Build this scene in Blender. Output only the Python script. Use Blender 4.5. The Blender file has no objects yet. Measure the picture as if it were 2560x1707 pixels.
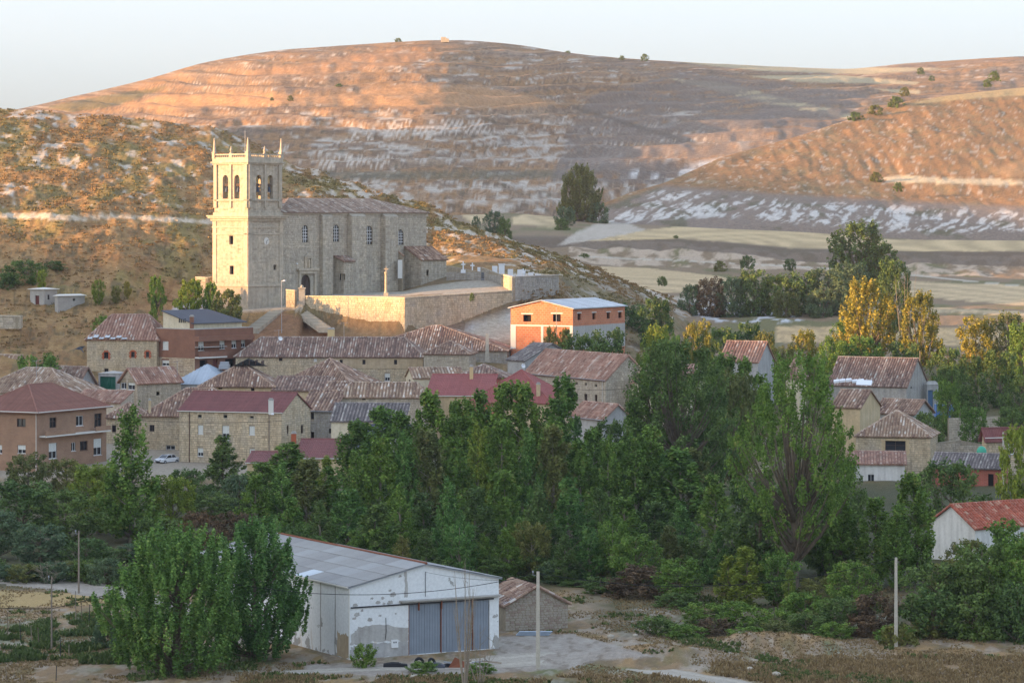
import bpy, math, random
import numpy as np
from mathutils import Vector
random.seed(7); RNG = np.random.default_rng(11)
scene = bpy.context.scene
COL = scene.collection
R = math.radians
# ------------------------------------------------------------------ camera
F = 8000.0; HOR = 550.0; CAMZ = 40.0          # focal length in photo pixels, horizon row, eye height
cam = bpy.data.cameras.new('camera'); camo = bpy.data.objects.new('camera', cam); COL.objects.link(camo)
camo.location = (0, 0, CAMZ); camo.rotation_euler = (R(90), 0, 0)
cam.sensor_width = 36; cam.lens = 36 * F / 2560; cam.shift_y = -(853.5 - HOR) / 2560
cam.clip_start = 1; cam.clip_end = 6000; scene.camera = camo
# ------------------------------------------------------------------ sky, sun, exposure
SUN_EL = 9.0; PHI = 15.0                       # sun low on the left, a little behind the camera
hx, hy = -math.cos(R(PHI)), -math.sin(R(PHI))
w = bpy.data.worlds.new('World'); scene.world = w; w.use_nodes = True
nt = w.node_tree; bg = nt.nodes['Background']
sky = nt.nodes.new('ShaderNodeTexSky'); sky.sky_type = 'NISHITA'; sky.sun_disc = False
sky.sun_elevation = R(SUN_EL); sky.sun_rotation = math.atan2(hx, hy)
sky.altitude = 900; sky.air_density = 1.0; sky.dust_density = 10.0; sky.ozone_density = 1.0
gm = nt.nodes.new('ShaderNodeGamma'); gm.inputs['Gamma'].default_value = 0.34       # hazy evening air evens the sky out
mu = nt.nodes.new('ShaderNodeMix'); mu.data_type = 'RGBA'; mu.blend_type = 'MULTIPLY'; mu.inputs[0].default_value = 1; mu.inputs[7].default_value = (1.0, 1.12, 1.34, 1)
nt.links.new(sky.outputs[0], gm.inputs['Color']); nt.links.new(gm.outputs[0], mu.inputs[6]); nt.links.new(mu.outputs[2], bg.inputs['Color'])
bg.inputs['Strength'].default_value = 0.15
sl = bpy.data.lights.new('sun', 'SUN'); slo = bpy.data.objects.new('sun', sl); COL.objects.link(slo)
sl.energy = 2.5; sl.angle = R(0.5); sl.color = (1.0, 0.57, 0.26)
slo.rotation_euler = Vector((hx * math.cos(R(SUN_EL)), hy * math.cos(R(SUN_EL)), math.sin(R(SUN_EL)))).to_track_quat('Z', 'Y').to_euler()
scene.view_settings.view_transform = 'Standard'; scene.view_settings.look = 'None'
scene.view_settings.exposure = 2.55; scene.view_settings.gamma = 1.0; scene.view_settings.use_curve_mapping = False
scene.render.engine = 'CYCLES'
try:
    scene.cycles.max_bounces = 6; scene.cycles.diffuse_bounces = 3; scene.cycles.transmission_bounces = 3
    scene.cycles.volume_bounces = 0; scene.cycles.transparent_max_bounces = 6
except Exception: pass
# ------------------------------------------------------------------ helpers
def PT(px, py, Y): return ((px - 1280) * Y / F, Y, CAMZ - (py - HOR) * Y / F)
def ZP(py, Y): return CAMZ - (py - HOR) * Y / F
def PYZ(z, Y): return HOR + (CAMZ - z) * F / Y
def tag(o, label=None, cat=None, group=None, kind=None):
    if label: o['label'] = label
    if cat: o['category'] = cat
    if group: o['group'] = group
    if kind: o['kind'] = kind
    return o
def empty(name, loc, rz=0.0, label=None, cat=None, group=None):
    o = bpy.data.objects.new(name, None); COL.objects.link(o); o.location = loc; o.rotation_euler = (0, 0, rz)
    o.empty_display_size = 0.5
    return tag(o, label, cat, group)
def mesh_np(name, V, Fc, tint=None, mat=None, parent=None, smooth=False, link=True):
    V = np.asarray(V, np.float32); Fc = np.asarray(Fc, np.int32); k = Fc.shape[1]
    me = bpy.data.meshes.new(name)
    me.vertices.add(len(V)); me.vertices.foreach_set('co', V.ravel())
    me.loops.add(Fc.size); me.loops.foreach_set('vertex_index', Fc.ravel())
    me.polygons.add(len(Fc)); me.polygons.foreach_set('loop_start', np.arange(0, Fc.size, k, dtype=np.int32))
    if smooth: me.polygons.foreach_set('use_smooth', np.ones(len(Fc), bool))
    me.update(calc_edges=True)
    if tint is not None:
        me.attributes.new('tint', 'FLOAT', 'FACE').data.foreach_set('value', np.asarray(tint, np.float32))
    if mat: me.materials.append(mat)
    if not link: return me
    o = bpy.data.objects.new(name, me); COL.objects.link(o)
    if parent: o.parent = parent
    return o
class MB:
    def __init__(s): s.v = []; s.f = []; s.t = []
    def add(s, pts, faces, t=0.5):
        n = len(s.v); s.v += [tuple(p) for p in pts]
        for f in faces: s.f.append(tuple(i + n for i in f)); s.t.append(t)
    def poly(s, pts, t=0.5): s.add(pts, [tuple(range(len(pts)))], t)
    def box(s, a, b, t=0.5):
        x0, y0, z0 = a; x1, y1, z1 = b
        s.add([(x0,y0,z0),(x1,y0,z0),(x1,y1,z0),(x0,y1,z0),(x0,y0,z1),(x1,y0,z1),(x1,y1,z1),(x0,y1,z1)],
              [(0,3,2,1),(4,5,6,7),(0,1,5,4),(1,2,6,5),(2,3,7,6),(3,0,4,7)], t)
    def obox(s, o, u, v, n, t=0.5):       # oriented box: corner o, edge vectors u, v, n
        o = Vector(o); u = Vector(u); v = Vector(v); n = Vector(n)
        s.add([o, o+u, o+u+v, o+v, o+n, o+u+n, o+u+v+n, o+v+n],
              [(0,3,2,1),(4,5,6,7),(0,1,5,4),(1,2,6,5),(2,3,7,6),(3,0,4,7)], t)
    def tube(s, pts, rad, k=6, t=0.5, cap=True):
        n = len(s.v); m = len(pts)
        for i, p in enumerate(pts):
            p = Vector(p); a = Vector(pts[max(i-1, 0)]); b = Vector(pts[min(i+1, m-1)]); d = (b - a).normalized()
            q = d.orthogonal().normalized(); r2 = d.cross(q)
            for j in range(k):
                an = 2*math.pi*j/k; s.v.append(tuple(p + (q*math.cos(an) + r2*math.sin(an)) * rad[i]))
        for i in range(m-1):
            for j in range(k):
                s.f.append((n+i*k+j, n+i*k+(j+1) % k, n+(i+1)*k+(j+1) % k, n+(i+1)*k+j)); s.t.append(t)
        if cap:
            s.f.append(tuple(n+(m-1)*k+j for j in range(k))); s.t.append(t)
            s.f.append(tuple(n+j for j in reversed(range(k)))); s.t.append(t)
    def lathe(s, c, prof, k=8, t=0.5):     # prof: (radius, z)
        n = len(s.v)
        for r, z in prof:
            for j in range(k):
                an = 2*math.pi*j/k; s.v.append((c[0]+r*math.cos(an), c[1]+r*math.sin(an), c[2]+z))
        for i in range(len(prof)-1):
            for j in range(k):
                s.f.append((n+i*k+j, n+i*k+(j+1) % k, n+(i+1)*k+(j+1) % k, n+(i+1)*k+j)); s.t.append(t)
        s.f.append(tuple(n+(len(prof)-1)*k+j for j in range(k))); s.t.append(t)
    def build(s, name, mat, parent=None, smooth=False, kind=None):
        me = bpy.data.meshes.new(name); me.from_pydata(s.v, [], s.f)
        me.attributes.new('tint', 'FLOAT', 'FACE').data.foreach_set('value', s.t)
        if mat: me.materials.append(mat)
        if smooth: me.polygons.foreach_set('use_smooth', [True]*len(s.f))
        o = bpy.data.objects.new(name, me); COL.objects.link(o)
        if parent: o.parent = parent
        if kind: o['kind'] = kind
        return o
def _hash(ix, iy, seed):
    h = (ix.astype(np.int64) * 374761393 + iy.astype(np.int64) * 668265263 + seed * 974634777) & 0xffffffff
    h = ((h ^ (h >> 13)) * 1274126177) & 0xffffffff
    return ((h ^ (h >> 16)) & 0xffff) / 65535.0
def vnoise(x, y, seed=0):
    ix = np.floor(x); iy = np.floor(y); fx = x-ix; fy = y-iy
    fx = fx*fx*(3-2*fx); fy = fy*fy*(3-2*fy)
    a = _hash(ix, iy, seed); b = _hash(ix+1, iy, seed); c = _hash(ix, iy+1, seed); d = _hash(ix+1, iy+1, seed)
    return (a*(1-fx)+b*fx)*(1-fy) + (c*(1-fx)+d*fx)*fy
def fbm(x, y, seed=0, octv=4):
    r = 0; a = .5; s = 0
    for i in range(octv):
        r = r + a*vnoise(x*2**i+17.3*i, y*2**i-9.1*i, seed+i); s += a; a *= .55
    return r/s
def sm(x, a, b):
    t = np.clip((x-a)/(b-a), 0, 1); return t*t*(3-2*t)
def inpoly(px, py, poly):
    r = np.zeros(px.shape, bool); n = len(poly); j = n-1
    for i in range(n):
        xi, yi = poly[i]; xj, yj = poly[j]
        if yi != yj:
            c = ((yi > py) != (yj > py)) & (px < (xj-xi)*(py-yi)/(yj-yi)+xi); r ^= c
        j = i
    return r
# ------------------------------------------------------------------ materials
MATS = {}
def mat(name, col, rough=0.85, metal=0, spec=0.3):
    m = bpy.data.materials.new(name); m.use_nodes = True; b = m.node_tree.nodes['Principled BSDF']
    b.inputs['Base Color'].default_value = (*col, 1); b.inputs['Roughness'].default_value = rough
    b.inputs['Metallic'].default_value = metal; b.inputs['Specular IOR Level'].default_value = spec
    MATS[name] = m; return m
def N(m, t): return m.node_tree.nodes.new(t)
def L(m, a, b): m.node_tree.links.new(a, b)
def ramp(m, fac, stops, const=False):
    r = N(m, 'ShaderNodeValToRGB'); e = r.color_ramp.elements
    if const: r.color_ramp.interpolation = 'CONSTANT'
    while len(e) < len(stops): e.new(0.5)
    for i, (p, c) in enumerate(stops): e[i].position = p; e[i].color = (*c, 1)
    L(m, fac, r.inputs[0]); return r.outputs[0]
def noise(m, scale, detail=4, vec=None, rough=.6, stretch=None):
    n = N(m, 'ShaderNodeTexNoise'); n.inputs['Scale'].default_value = scale; n.inputs['Detail'].default_value = detail
    n.inputs['Roughness'].default_value = rough
    tc = N(m, 'ShaderNodeTexCoord'); v = tc.outputs['Object']
    if stretch:
        mp = N(m, 'ShaderNodeMapping'); mp.inputs['Scale'].default_value = stretch; L(m, v, mp.inputs[0]); v = mp.outputs[0]
    L(m, v, n.inputs['Vector']); return n.outputs['Fac']
def mix(m, a, b, fac, mode='MIX'):
    x = N(m, 'ShaderNodeMix'); x.data_type = 'RGBA'; x.blend_type = mode
    for sock, val in ((x.inputs[0], fac), (x.inputs[6], a), (x.inputs[7], b)):
        if hasattr(val, 'links'): L(m, val, sock)
        else: sock.default_value = val if isinstance(val, (int, float)) else (*val, 1)
    return x.outputs[2]
def bump(m, h, strength=.3, dist=.05):
    b = N(m, 'ShaderNodeBump'); b.inputs['Strength'].default_value = strength; b.inputs['Distance'].default_value = dist
    L(m, h, b.inputs['Height']); L(m, b.outputs[0], m.node_tree.nodes['Principled BSDF'].inputs['Normal'])
def setcol(m, out): L(m, out, m.node_tree.nodes['Principled BSDF'].inputs['Base Color'])
def attr(m, name):
    a = N(m, 'ShaderNodeAttribute'); a.attribute_name = name; return a
def weathered(name, c1, c2, c3, scale=.6, rough=.9, tint=True, streak=True, amp=.5):
    """two noise scales over three colours; the per-face tint attribute shifts each stone or tile"""
    m = mat(name, c1, rough)
    n1 = noise(m, scale, 5); n2 = noise(m, scale*7, 4)
    base = ramp(m, n1, [(.3, c1), (.5, c2), (.72, c3)])
    base = mix(m, base, (.5, .5, .5), .0)
    col = mix(m, base, ramp(m, n2, [(.3, (.55, .55, .55)), (.7, (1.25, 1.25, 1.25))]), amp, 'MULTIPLY')
    if tint:
        a = attr(m, 'tint'); col = mix(m, col, ramp(m, a.outputs['Fac'], [(0, (.62, .60, .58)), (.5, (1, 1, 1)), (1, (1.3, 1.28, 1.24))]), .8, 'MULTIPLY')
    if streak:
        n3 = noise(m, 1.0, 3, stretch=(1.6, 1.6, .18))
        col = mix(m, col, ramp(m, n3, [(.42, (1, 1, 1)), (.72, (.62, .6, .58))]), .55, 'MULTIPLY')
    setcol(m, col); bump(m, n2, .4, .04); return m
weathered('stone_warm', (.52,.40,.25), (.60,.49,.33), (.50,.43,.33), .35)
weathered('stone_grey', (.34,.32,.30), (.42,.39,.34), (.30,.29,.28), .4)
weathered('stone_rubble', (.48,.40,.29), (.55,.47,.36), (.42,.37,.30), .5)
weathered('stone_church', (.54,.46,.34), (.45,.40,.32), (.58,.50,.37), .22, amp=.5); weathered('mortar_church', (.34,.30,.23), (.38,.33,.25), (.32,.28,.22), .4, tint=False, amp=.3)
weathered('stone_tower', (.54,.45,.325), (.46,.40,.31), (.56,.47,.34), .2, amp=.45)
weathered('mortar', (.32,.26,.18), (.37,.31,.22), (.28,.24,.18), .5, tint=False)
weathered('plaster_ochre', (.62,.48,.28), (.57,.44,.26), (.66,.53,.34), .4, tint=False, amp=.3)
weathered('plaster_tan', (.50,.39,.25), (.46,.36,.23), (.54,.43,.30), .3, tint=False, amp=.3)
weathered('plaster_cream', (.66,.57,.40), (.62,.54,.38), (.70,.62,.47), .4, tint=False, amp=.25)
weathered('plaster_white', (.74,.72,.66), (.70,.68,.62), (.78,.76,.71), .4, tint=False, amp=.2)
weathered('plaster_grey', (.45,.44,.42), (.40,.39,.37), (.50,.48,.45), .4, tint=False, amp=.3)
weathered('concrete', (.42,.40,.37), (.46,.44,.40), (.38,.36,.33), .5, tint=False, amp=.3)
def brickmat(name, c1, c2, mortar, bw=.5, rh=.16, msize=.015):
    m = mat(name, c1, .85); br = N(m, 'ShaderNodeTexBrick'); tc = N(m, 'ShaderNodeTexCoord')
    sx = N(m, 'ShaderNodeSeparateXYZ'); cx = N(m, 'ShaderNodeCombineXYZ'); ad = N(m, 'ShaderNodeMath'); ad.operation = 'ADD'
    L(m, tc.outputs['Object'], sx.inputs[0]); L(m, sx.outputs[0], ad.inputs[0]); L(m, sx.outputs[1], ad.inputs[1])
    L(m, ad.outputs[0], cx.inputs[0]); L(m, sx.outputs[2], cx.inputs[1]); L(m, cx.outputs[0], br.inputs['Vector'])
    br.inputs['Color1'].default_value = (*c1, 1); br.inputs['Color2'].default_value = (*c2, 1); br.inputs['Mortar'].default_value = (*mortar, 1)
    br.inputs['Scale'].default_value = 1; br.inputs['Brick Width'].default_value = bw; br.inputs['Row Height'].default_value = rh
    br.inputs['Mortar Size'].default_value = msize
    c = mix(m, br.outputs['Color'], ramp(m, noise(m, .5, 5), [(.3, (.75,.75,.75)), (.7, (1.15,1.15,1.15))]), .7, 'MULTIPLY')
    setcol(m, c); bump(m, br.outputs['Fac'], -.4, .02); return m
brickmat('brick_tan', (.36,.20,.115), (.30,.165,.10), (.34,.25,.18), .5, .12)
brickmat('brick_brown', (.27,.115,.065), (.23,.10,.06), (.24,.15,.11), .5, .12)
brickmat('brick_orange', (.60,.20,.09), (.50,.15,.07), (.42,.27,.18), .8, .42, .05)
brickmat('brick_red', (.40,.11,.07), (.33,.09,.06), (.30,.2,.15), .6, .2)
brickmat('block_grey', (.42,.40,.36), (.38,.36,.33), (.30,.28,.25), .8, .4)
def tilemat(name, stops, amp=.6):
    m = mat(name, (.3,.15,.1), .9)
    a = attr(m, 'tint'); c = ramp(m, a.outputs['Fac'], stops)
    n = noise(m, .45, 4); n2 = noise(m, 8, 4)
    c = mix(m, c, ramp(m, n, [(.35, (.62,.6,.6)), (.65, (1.25,1.2,1.15))]), amp, 'MULTIPLY')
    c = mix(m, c, (.40,.36,.30), ramp(m, n2, [(.52, (0,0,0)), (.72, (.75,.75,.75))]))
    setcol(m, c); return m
tilemat('tile_old', [(0, (.16,.085,.065)), (.3, (.28,.17,.115)), (.62, (.38,.255,.175)), (.84, (.52,.37,.28)), (1, (.64,.58,.50))])
tilemat('tile_brown', [(0, (.14,.085,.07)), (.3, (.26,.16,.12)), (.62, (.36,.25,.19)), (.84, (.44,.35,.28)), (1, (.52,.47,.41))])
tilemat('tile_tan', [(0, (.20,.12,.085)), (.3, (.33,.215,.14)), (.62, (.42,.31,.215)), (.84, (.54,.42,.33)), (1, (.62,.56,.48))])
tilemat('tile_pink', [(0, (.26,.13,.09)), (.5, (.40,.23,.165)), (.8, (.47,.31,.23)), (1, (.55,.45,.38))])
tilemat('tile_grey', [(0, (.12,.10,.10)), (.5, (.22,.19,.18)), (.8, (.30,.26,.24)), (1, (.42,.39,.35))])
tilemat('tile_church', [(0, (.20,.14,.11)), (.5, (.34,.25,.19)), (.8, (.42,.33,.26)), (1, (.50,.45,.38))], .3)
tilemat('tile_red', [(0, (.30,.07,.04)), (.5, (.42,.11,.06)), (.8, (.46,.16,.10)), (1, (.5,.3,.2))])
def newtile(name, c):
    m = mat(name, c, .7); a = attr(m, 'tint')
    k = mix(m, c, ramp(m, a.outputs['Fac'], [(0, (.8,.8,.8)), (1, (1.15,1.15,1.15))]), 1.0, 'MULTIPLY')
    k = mix(m, k, ramp(m, noise(m, .5, 3), [(.3, (.85,.85,.85)), (.7, (1.1,1.1,1.1))]), .8, 'MULTIPLY')
    setcol(m, k); return m
newtile('tile_mauve', (.23,.085,.075)); newtile('tile_brownred', (.27,.12,.085)); newtile('tile_crimson', (.33,.10,.085))
newtile('slate_dark', (.075,.08,.095)); newtile('sheet_blue', (.12,.15,.18)); newtile('sheet_grey', (.40,.45,.50)); newtile('sheet_pale', (.52,.55,.57))
mat('glass_dark', (.02,.022,.028), .12, 0, .6); mat('hole_dark', (.012,.011,.010), .95); mat('frame_white', (.72,.72,.70), .5)
mat('frame_brown', (.09,.045,.03), .6); mat('blind_white', (.70,.71,.66), .6); mat('wood_dark', (.07,.045,.035), .8)
mat('wood_red', (.16,.045,.035), .7); mat('metal_dark', (.04,.04,.045), .6, .3); mat('metal_grey', (.35,.37,.40), .45, .5)
mat('green_gate', (.012,.11,.07), .6); mat('blue_door', (.11,.19,.30), .6); mat('trim_orange', (.42,.11,.05), .85)
mat('trim_pale', (.66,.63,.56), .8); mat('bell_bronze', (.045,.06,.085), .5, .4); mat('marble_white', (.72,.73,.74), .5)
mat('tarp_white', (.75,.76,.78), .5); mat('blue_plastic', (.10,.20,.45), .5); mat('green_tank', (.05,.35,.22), .5)
mat('rubber', (.02,.02,.022), .9); mat('car_white', (.72,.74,.76), .25, 0, .6); mat('rust', (.20,.07,.035), .9); mat('wire', (.02,.02,.02), .8)
mat('lamp_white', (.8,.8,.8), .4); mat('chimney_yellow', (.62,.47,.24), .9)
weathered('bark', (.12,.09,.06), (.17,.13,.09), (.22,.18,.13), 1.5, tint=False)
weathered('bark_pale', (.34,.28,.20), (.28,.23,.17), (.40,.33,.25), 1.5, tint=False)
weathered('pole_concrete', (.55,.50,.40), (.48,.44,.36), (.60,.55,.46), 1.2, tint=False, amp=.3)
weathered('pole_wood', (.22,.18,.14), (.28,.23,.18), (.18,.15,.12), 1.2, tint=False)
def leafmat(name, dark, light, warm=None, trans=.22):
    m = mat(name, light, .75, 0, .15); b = m.node_tree.nodes['Principled BSDF']
    a = attr(m, 'tint'); oi = N(m, 'ShaderNodeObjectInfo')
    st = [(0, dark), (.75, light)]
    if warm: st.append((.97, warm))
    c = ramp(m, a.outputs['Fac'], st)
    c = mix(m, c, ramp(m, oi.outputs['Random'], [(0, (.78,.85,.9)), (1, (1.2,1.12,.95))]), .8, 'MULTIPLY')
    setcol(m, c)
    tr = N(m, 'ShaderNodeBsdfTranslucent'); mx = N(m, 'ShaderNodeMixShader'); mx.inputs[0].default_value = trans
    L(m, c, tr.inputs['Color']); L(m, b.outputs[0], mx.inputs[1]); L(m, tr.outputs[0], mx.inputs[2])
    L(m, mx.outputs[0], m.node_tree.nodes['Material Output'].inputs['Surface']); return m
leafmat('leaf_green', (.055, .105, .02), (.21, .33, .065), (0.305, 0.305, 0.085))
leafmat('leaf_plume', (.05, .11, .03), (.19, .33, .08), (0.342, 0.415, 0.134))
leafmat('leaf_dark', (.045, .08, .025), (.17, .25, .07), (0.134, 0.146, 0.061))
leafmat('leaf_bluish', (0.067, 0.110, 0.061), (0.159, 0.220, 0.110), (0.159, 0.171, 0.085))
leafmat('leaf_lime', (0.110, 0.159, 0.024), (0.305, 0.366, 0.061), (0.390, 0.366, 0.061))
leafmat('leaf_yellow', (0.146, 0.146, 0.024), (0.354, 0.317, 0.061), (0.488, 0.342, 0.073))
leafmat('leaf_brown', (0.085, 0.059, 0.037), (0.220, 0.140, 0.079), (0.293, 0.171, 0.073))
leafmat('leaf_olive', (0.098, 0.110, 0.034), (0.232, 0.244, 0.073), (0.305, 0.232, 0.085))
leafmat('grass_dry', (.14,.09,.045), (.34,.24,.12), (.42,.32,.17), .2)
leafmat('grass_green', (.04,.07,.02), (.12,.16,.05), (.2,.2,.08), .2)
leafmat('scrub_warm', (.19, .12, .055), (.31, .205, .095), (0.33, 0.22, 0.1), .2)
leafmat('scrub_dark', (.12, .10, .045), (.22, .185, .08), (0.24, 0.18, 0.08), .2)
def groundmat(name, scale, amp=.5, bscale=3):
    m = mat(name, (.3,.2,.1), .95, 0, .1)
    a = attr(m, 'albedo'); n1 = noise(m, scale, 6, rough=.7); n2 = noise(m, scale*6, 4)
    c = mix(m, a.outputs['Color'], ramp(m, n1, [(.28, (.55,.52,.5)), (.72, (1.4,1.38,1.35))]), amp, 'MULTIPLY')
    c = mix(m, c, ramp(m, n2, [(.3, (.7,.7,.7)), (.7, (1.25,1.25,1.25))]), amp, 'MULTIPLY')
    n3 = noise(m, scale*3.4, 3, rough=.8); c = mix(m, c, (.62,.55,.44), ramp(m, n3, [(.63, (0,0,0)), (.70, (.55,.55,.55))])); c = mix(m, c, (.07,.055,.03), ramp(m, n3, [(.30, (.6,.6,.6)), (.38, (0,0,0))]))
    setcol(m, c); bump(m, n1, .6, bscale*.15); return m
groundmat('ground_near', 1.6, .5, 1); groundmat('ground_hill', 1.0, .75, 2); groundmat('ground_far', .5, .75, 4)
# ------------------------------------------------------------------ terrain sheets
def sheet(name, cols, prof, step, sub, matname, colour, relief, sw=20):
    """cols: control columns (photo px); prof: list of control rows, each (Y list, z list); sub: rows between control rows"""
    cols = np.array(cols, float)
    pxs = np.concatenate([[c for c in np.arange(cols[0], -40, 60)], np.arange(max(cols[0], -40), min(cols[-1], 2600), step), np.arange(2600, cols[-1]+1, 60)]) if cols[-1] > 2600 else \
          np.concatenate([np.arange(cols[0], -40, 60), np.arange(max(cols[0], -40), cols[-1]+.1, step)])
    def ci(v):
        v = np.interp(pxs, cols, np.broadcast_to(np.array(v, float), cols.shape)); k = max(1, int(sw/step))
        ker = np.hanning(2*k+3)[1:-1]; ker /= ker.sum(); p = np.pad(v, len(ker)//2, mode='edge'); return np.convolve(p, ker, 'valid')
    rows = [(ci(y), ci(z)) for y, z in prof]
    YY = []; ZZ = []
    for i in range(len(rows)-1):
        n = sub[i] if isinstance(sub, (list, tuple)) else sub
        for k in range(n):
            t = k/n; YY.append(rows[i][0]*(1-t)+rows[i+1][0]*t); ZZ.append(rows[i][1]*(1-t)+rows[i+1][1]*t)
    YY.append(rows[-1][0]); ZZ.append(rows[-1][1]); YY = np.array(YY); ZZ = np.array(ZZ)
    PXX = np.broadcast_to(pxs, YY.shape); XX = (PXX-1280)*YY/F
    PYY = HOR + (CAMZ-ZZ)*F/YY
    ZZ = ZZ + relief(XX, YY, PXX, PYY)
    PYY = HOR + (CAMZ-ZZ)*F/YY
    C = colour(XX, YY, ZZ, PXX, PYY)
    nr, nc = YY.shape; V = np.stack([XX, YY, ZZ], -1).reshape(-1, 3)
    idx = np.arange(nr*nc).reshape(nr, nc)
    Fc = np.stack([idx[:-1, :-1], idx[:-1, 1:], idx[1:, 1:], idx[1:, :-1]], -1).reshape(-1, 4)
    o = mesh_np(name, V, Fc, None, MATS[matname], smooth=True)
    col = np.concatenate([np.clip(C, 0, 1), np.ones(C.shape[:-1]+(1,))], -1).reshape(-1, 4).astype(np.float32)
    o.data.attributes.new('albedo', 'FLOAT_COLOR', 'POINT').data.foreach_set('color', col.ravel())
    tag(o, kind='structure')
    return o, XX, YY, ZZ, PXX, PYY
def base(XX, c): return np.ones(XX.shape+(3,))*np.array(c)
def lay(C, c, m): m = m[..., None]; return C*(1-m)+np.array(c)*m
def soft(px, py, poly, seed=3, wob=6):
    a = 0
    for k in range(4):
        dx = (fbm(px/22, py/9, seed+k*7, 3)-.5)*wob*2; dy = (fbm(px/25+40, py/9, seed+k*5+1, 3)-.5)*wob*.9
        a = a + inpoly(px+dx+(k-1.5)*1.5, py+dy+(k % 2-.5)*1.2, poly)
    return a/4.0
# ---- valley floor, village ground and the stepped fields beyond
VC = [-1500, 0, 1100, 1300, 1500, 1700, 2000, 2300, 2560, 4000]
def vz(a): return a
vprof = [
 ([40]*10, [0]*10), ([270]*10, [0]*10), ([300]*10, [0]*10), ([350]*10, [0]*10), ([420]*10, [0]*10), ([500]*10, [0]*10),
 ([530]*10, [1,1,1,1,.8,.8,.8,.8,.8,.8]), ([560]*10, [4.2,4.2,4.2,4.2,4,4,4,4,4,4]), ([600]*10, [6,6,6,6,6,8,8,8,8,8]),
 ([650]*10, [6,6,6,6,8,12,12,12,12,12]), ([700]*10, [6,6,6,8,11,14,14.2,14.2,14.2,14.2]), ([722]*10, [6,6,6,9,13,16.5,17,17,17,17]),
 ([760]*10, [8,8,8,12,17,18.8,18.7,18.7,18.7,18.7]), ([790]*10, [10,10,10,16,20,20.5,19.8,19.5,19.5,19.5]),
 ([850]*10, [18,18,26,28,25.5,24.5,24.2,24,23.5,23.5]), ([875]*10, [20,20,30,31,28,27,26.3,25,24.3,24.3]), ([892]*10, [22,22,32,33,32,31.5,28.5,27.5,27,27]),
 ([905]*10, [24,24,33,35,35,34.7,31.6,31.3,31.2,31.2]), ([1050]*10, [30,30,41,41.5,39,38,36.4,33.6,33.4,33.4]), ([1180]*10, [30,30,44.5,45.5,41,39,38,34,34,34])]
F4 = [(1440,603),(1498,598),(1612,575),(1735,563),(1844,565),(2060,582),(2238,600),(2386,597),(2700,601),(2700,628),(2238,628),(2041,621),(1982,622),(1893,612),(1696,597),(1498,602)]
FA = [(1142,529),(1212,531),(1235,545),(1220,560),(1177,558)]
FB = [(1280,543),(1341,528),(1410,527),(1400,560),(1382,569),(1283,560)]
F3 = [(2170,698),(2230,702),(2560,714),(2700,718),(2700,768),(2540,763),(2320,744),(2170,738)]
F3L = [(1455,664),(1620,670),(1795,690),(1860,705),(1700,730),(1640,734),(1560,705)]
F2 = [(2000,770),(2330,768),(2600,782),(2600,792),(2330,780),(2000,778)]
F1 = [(1940,815),(2120,816),(2420,822),(2700,826),(2700,866),(2420,862),(1940,856)]
YARD = [(1235,1590),(1430,1583),(1500,1602),(1650,1640),(1500,1650),(1420,1672),(1000,1692),(760,1680),(760,1660),(1240,1650)]
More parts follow.
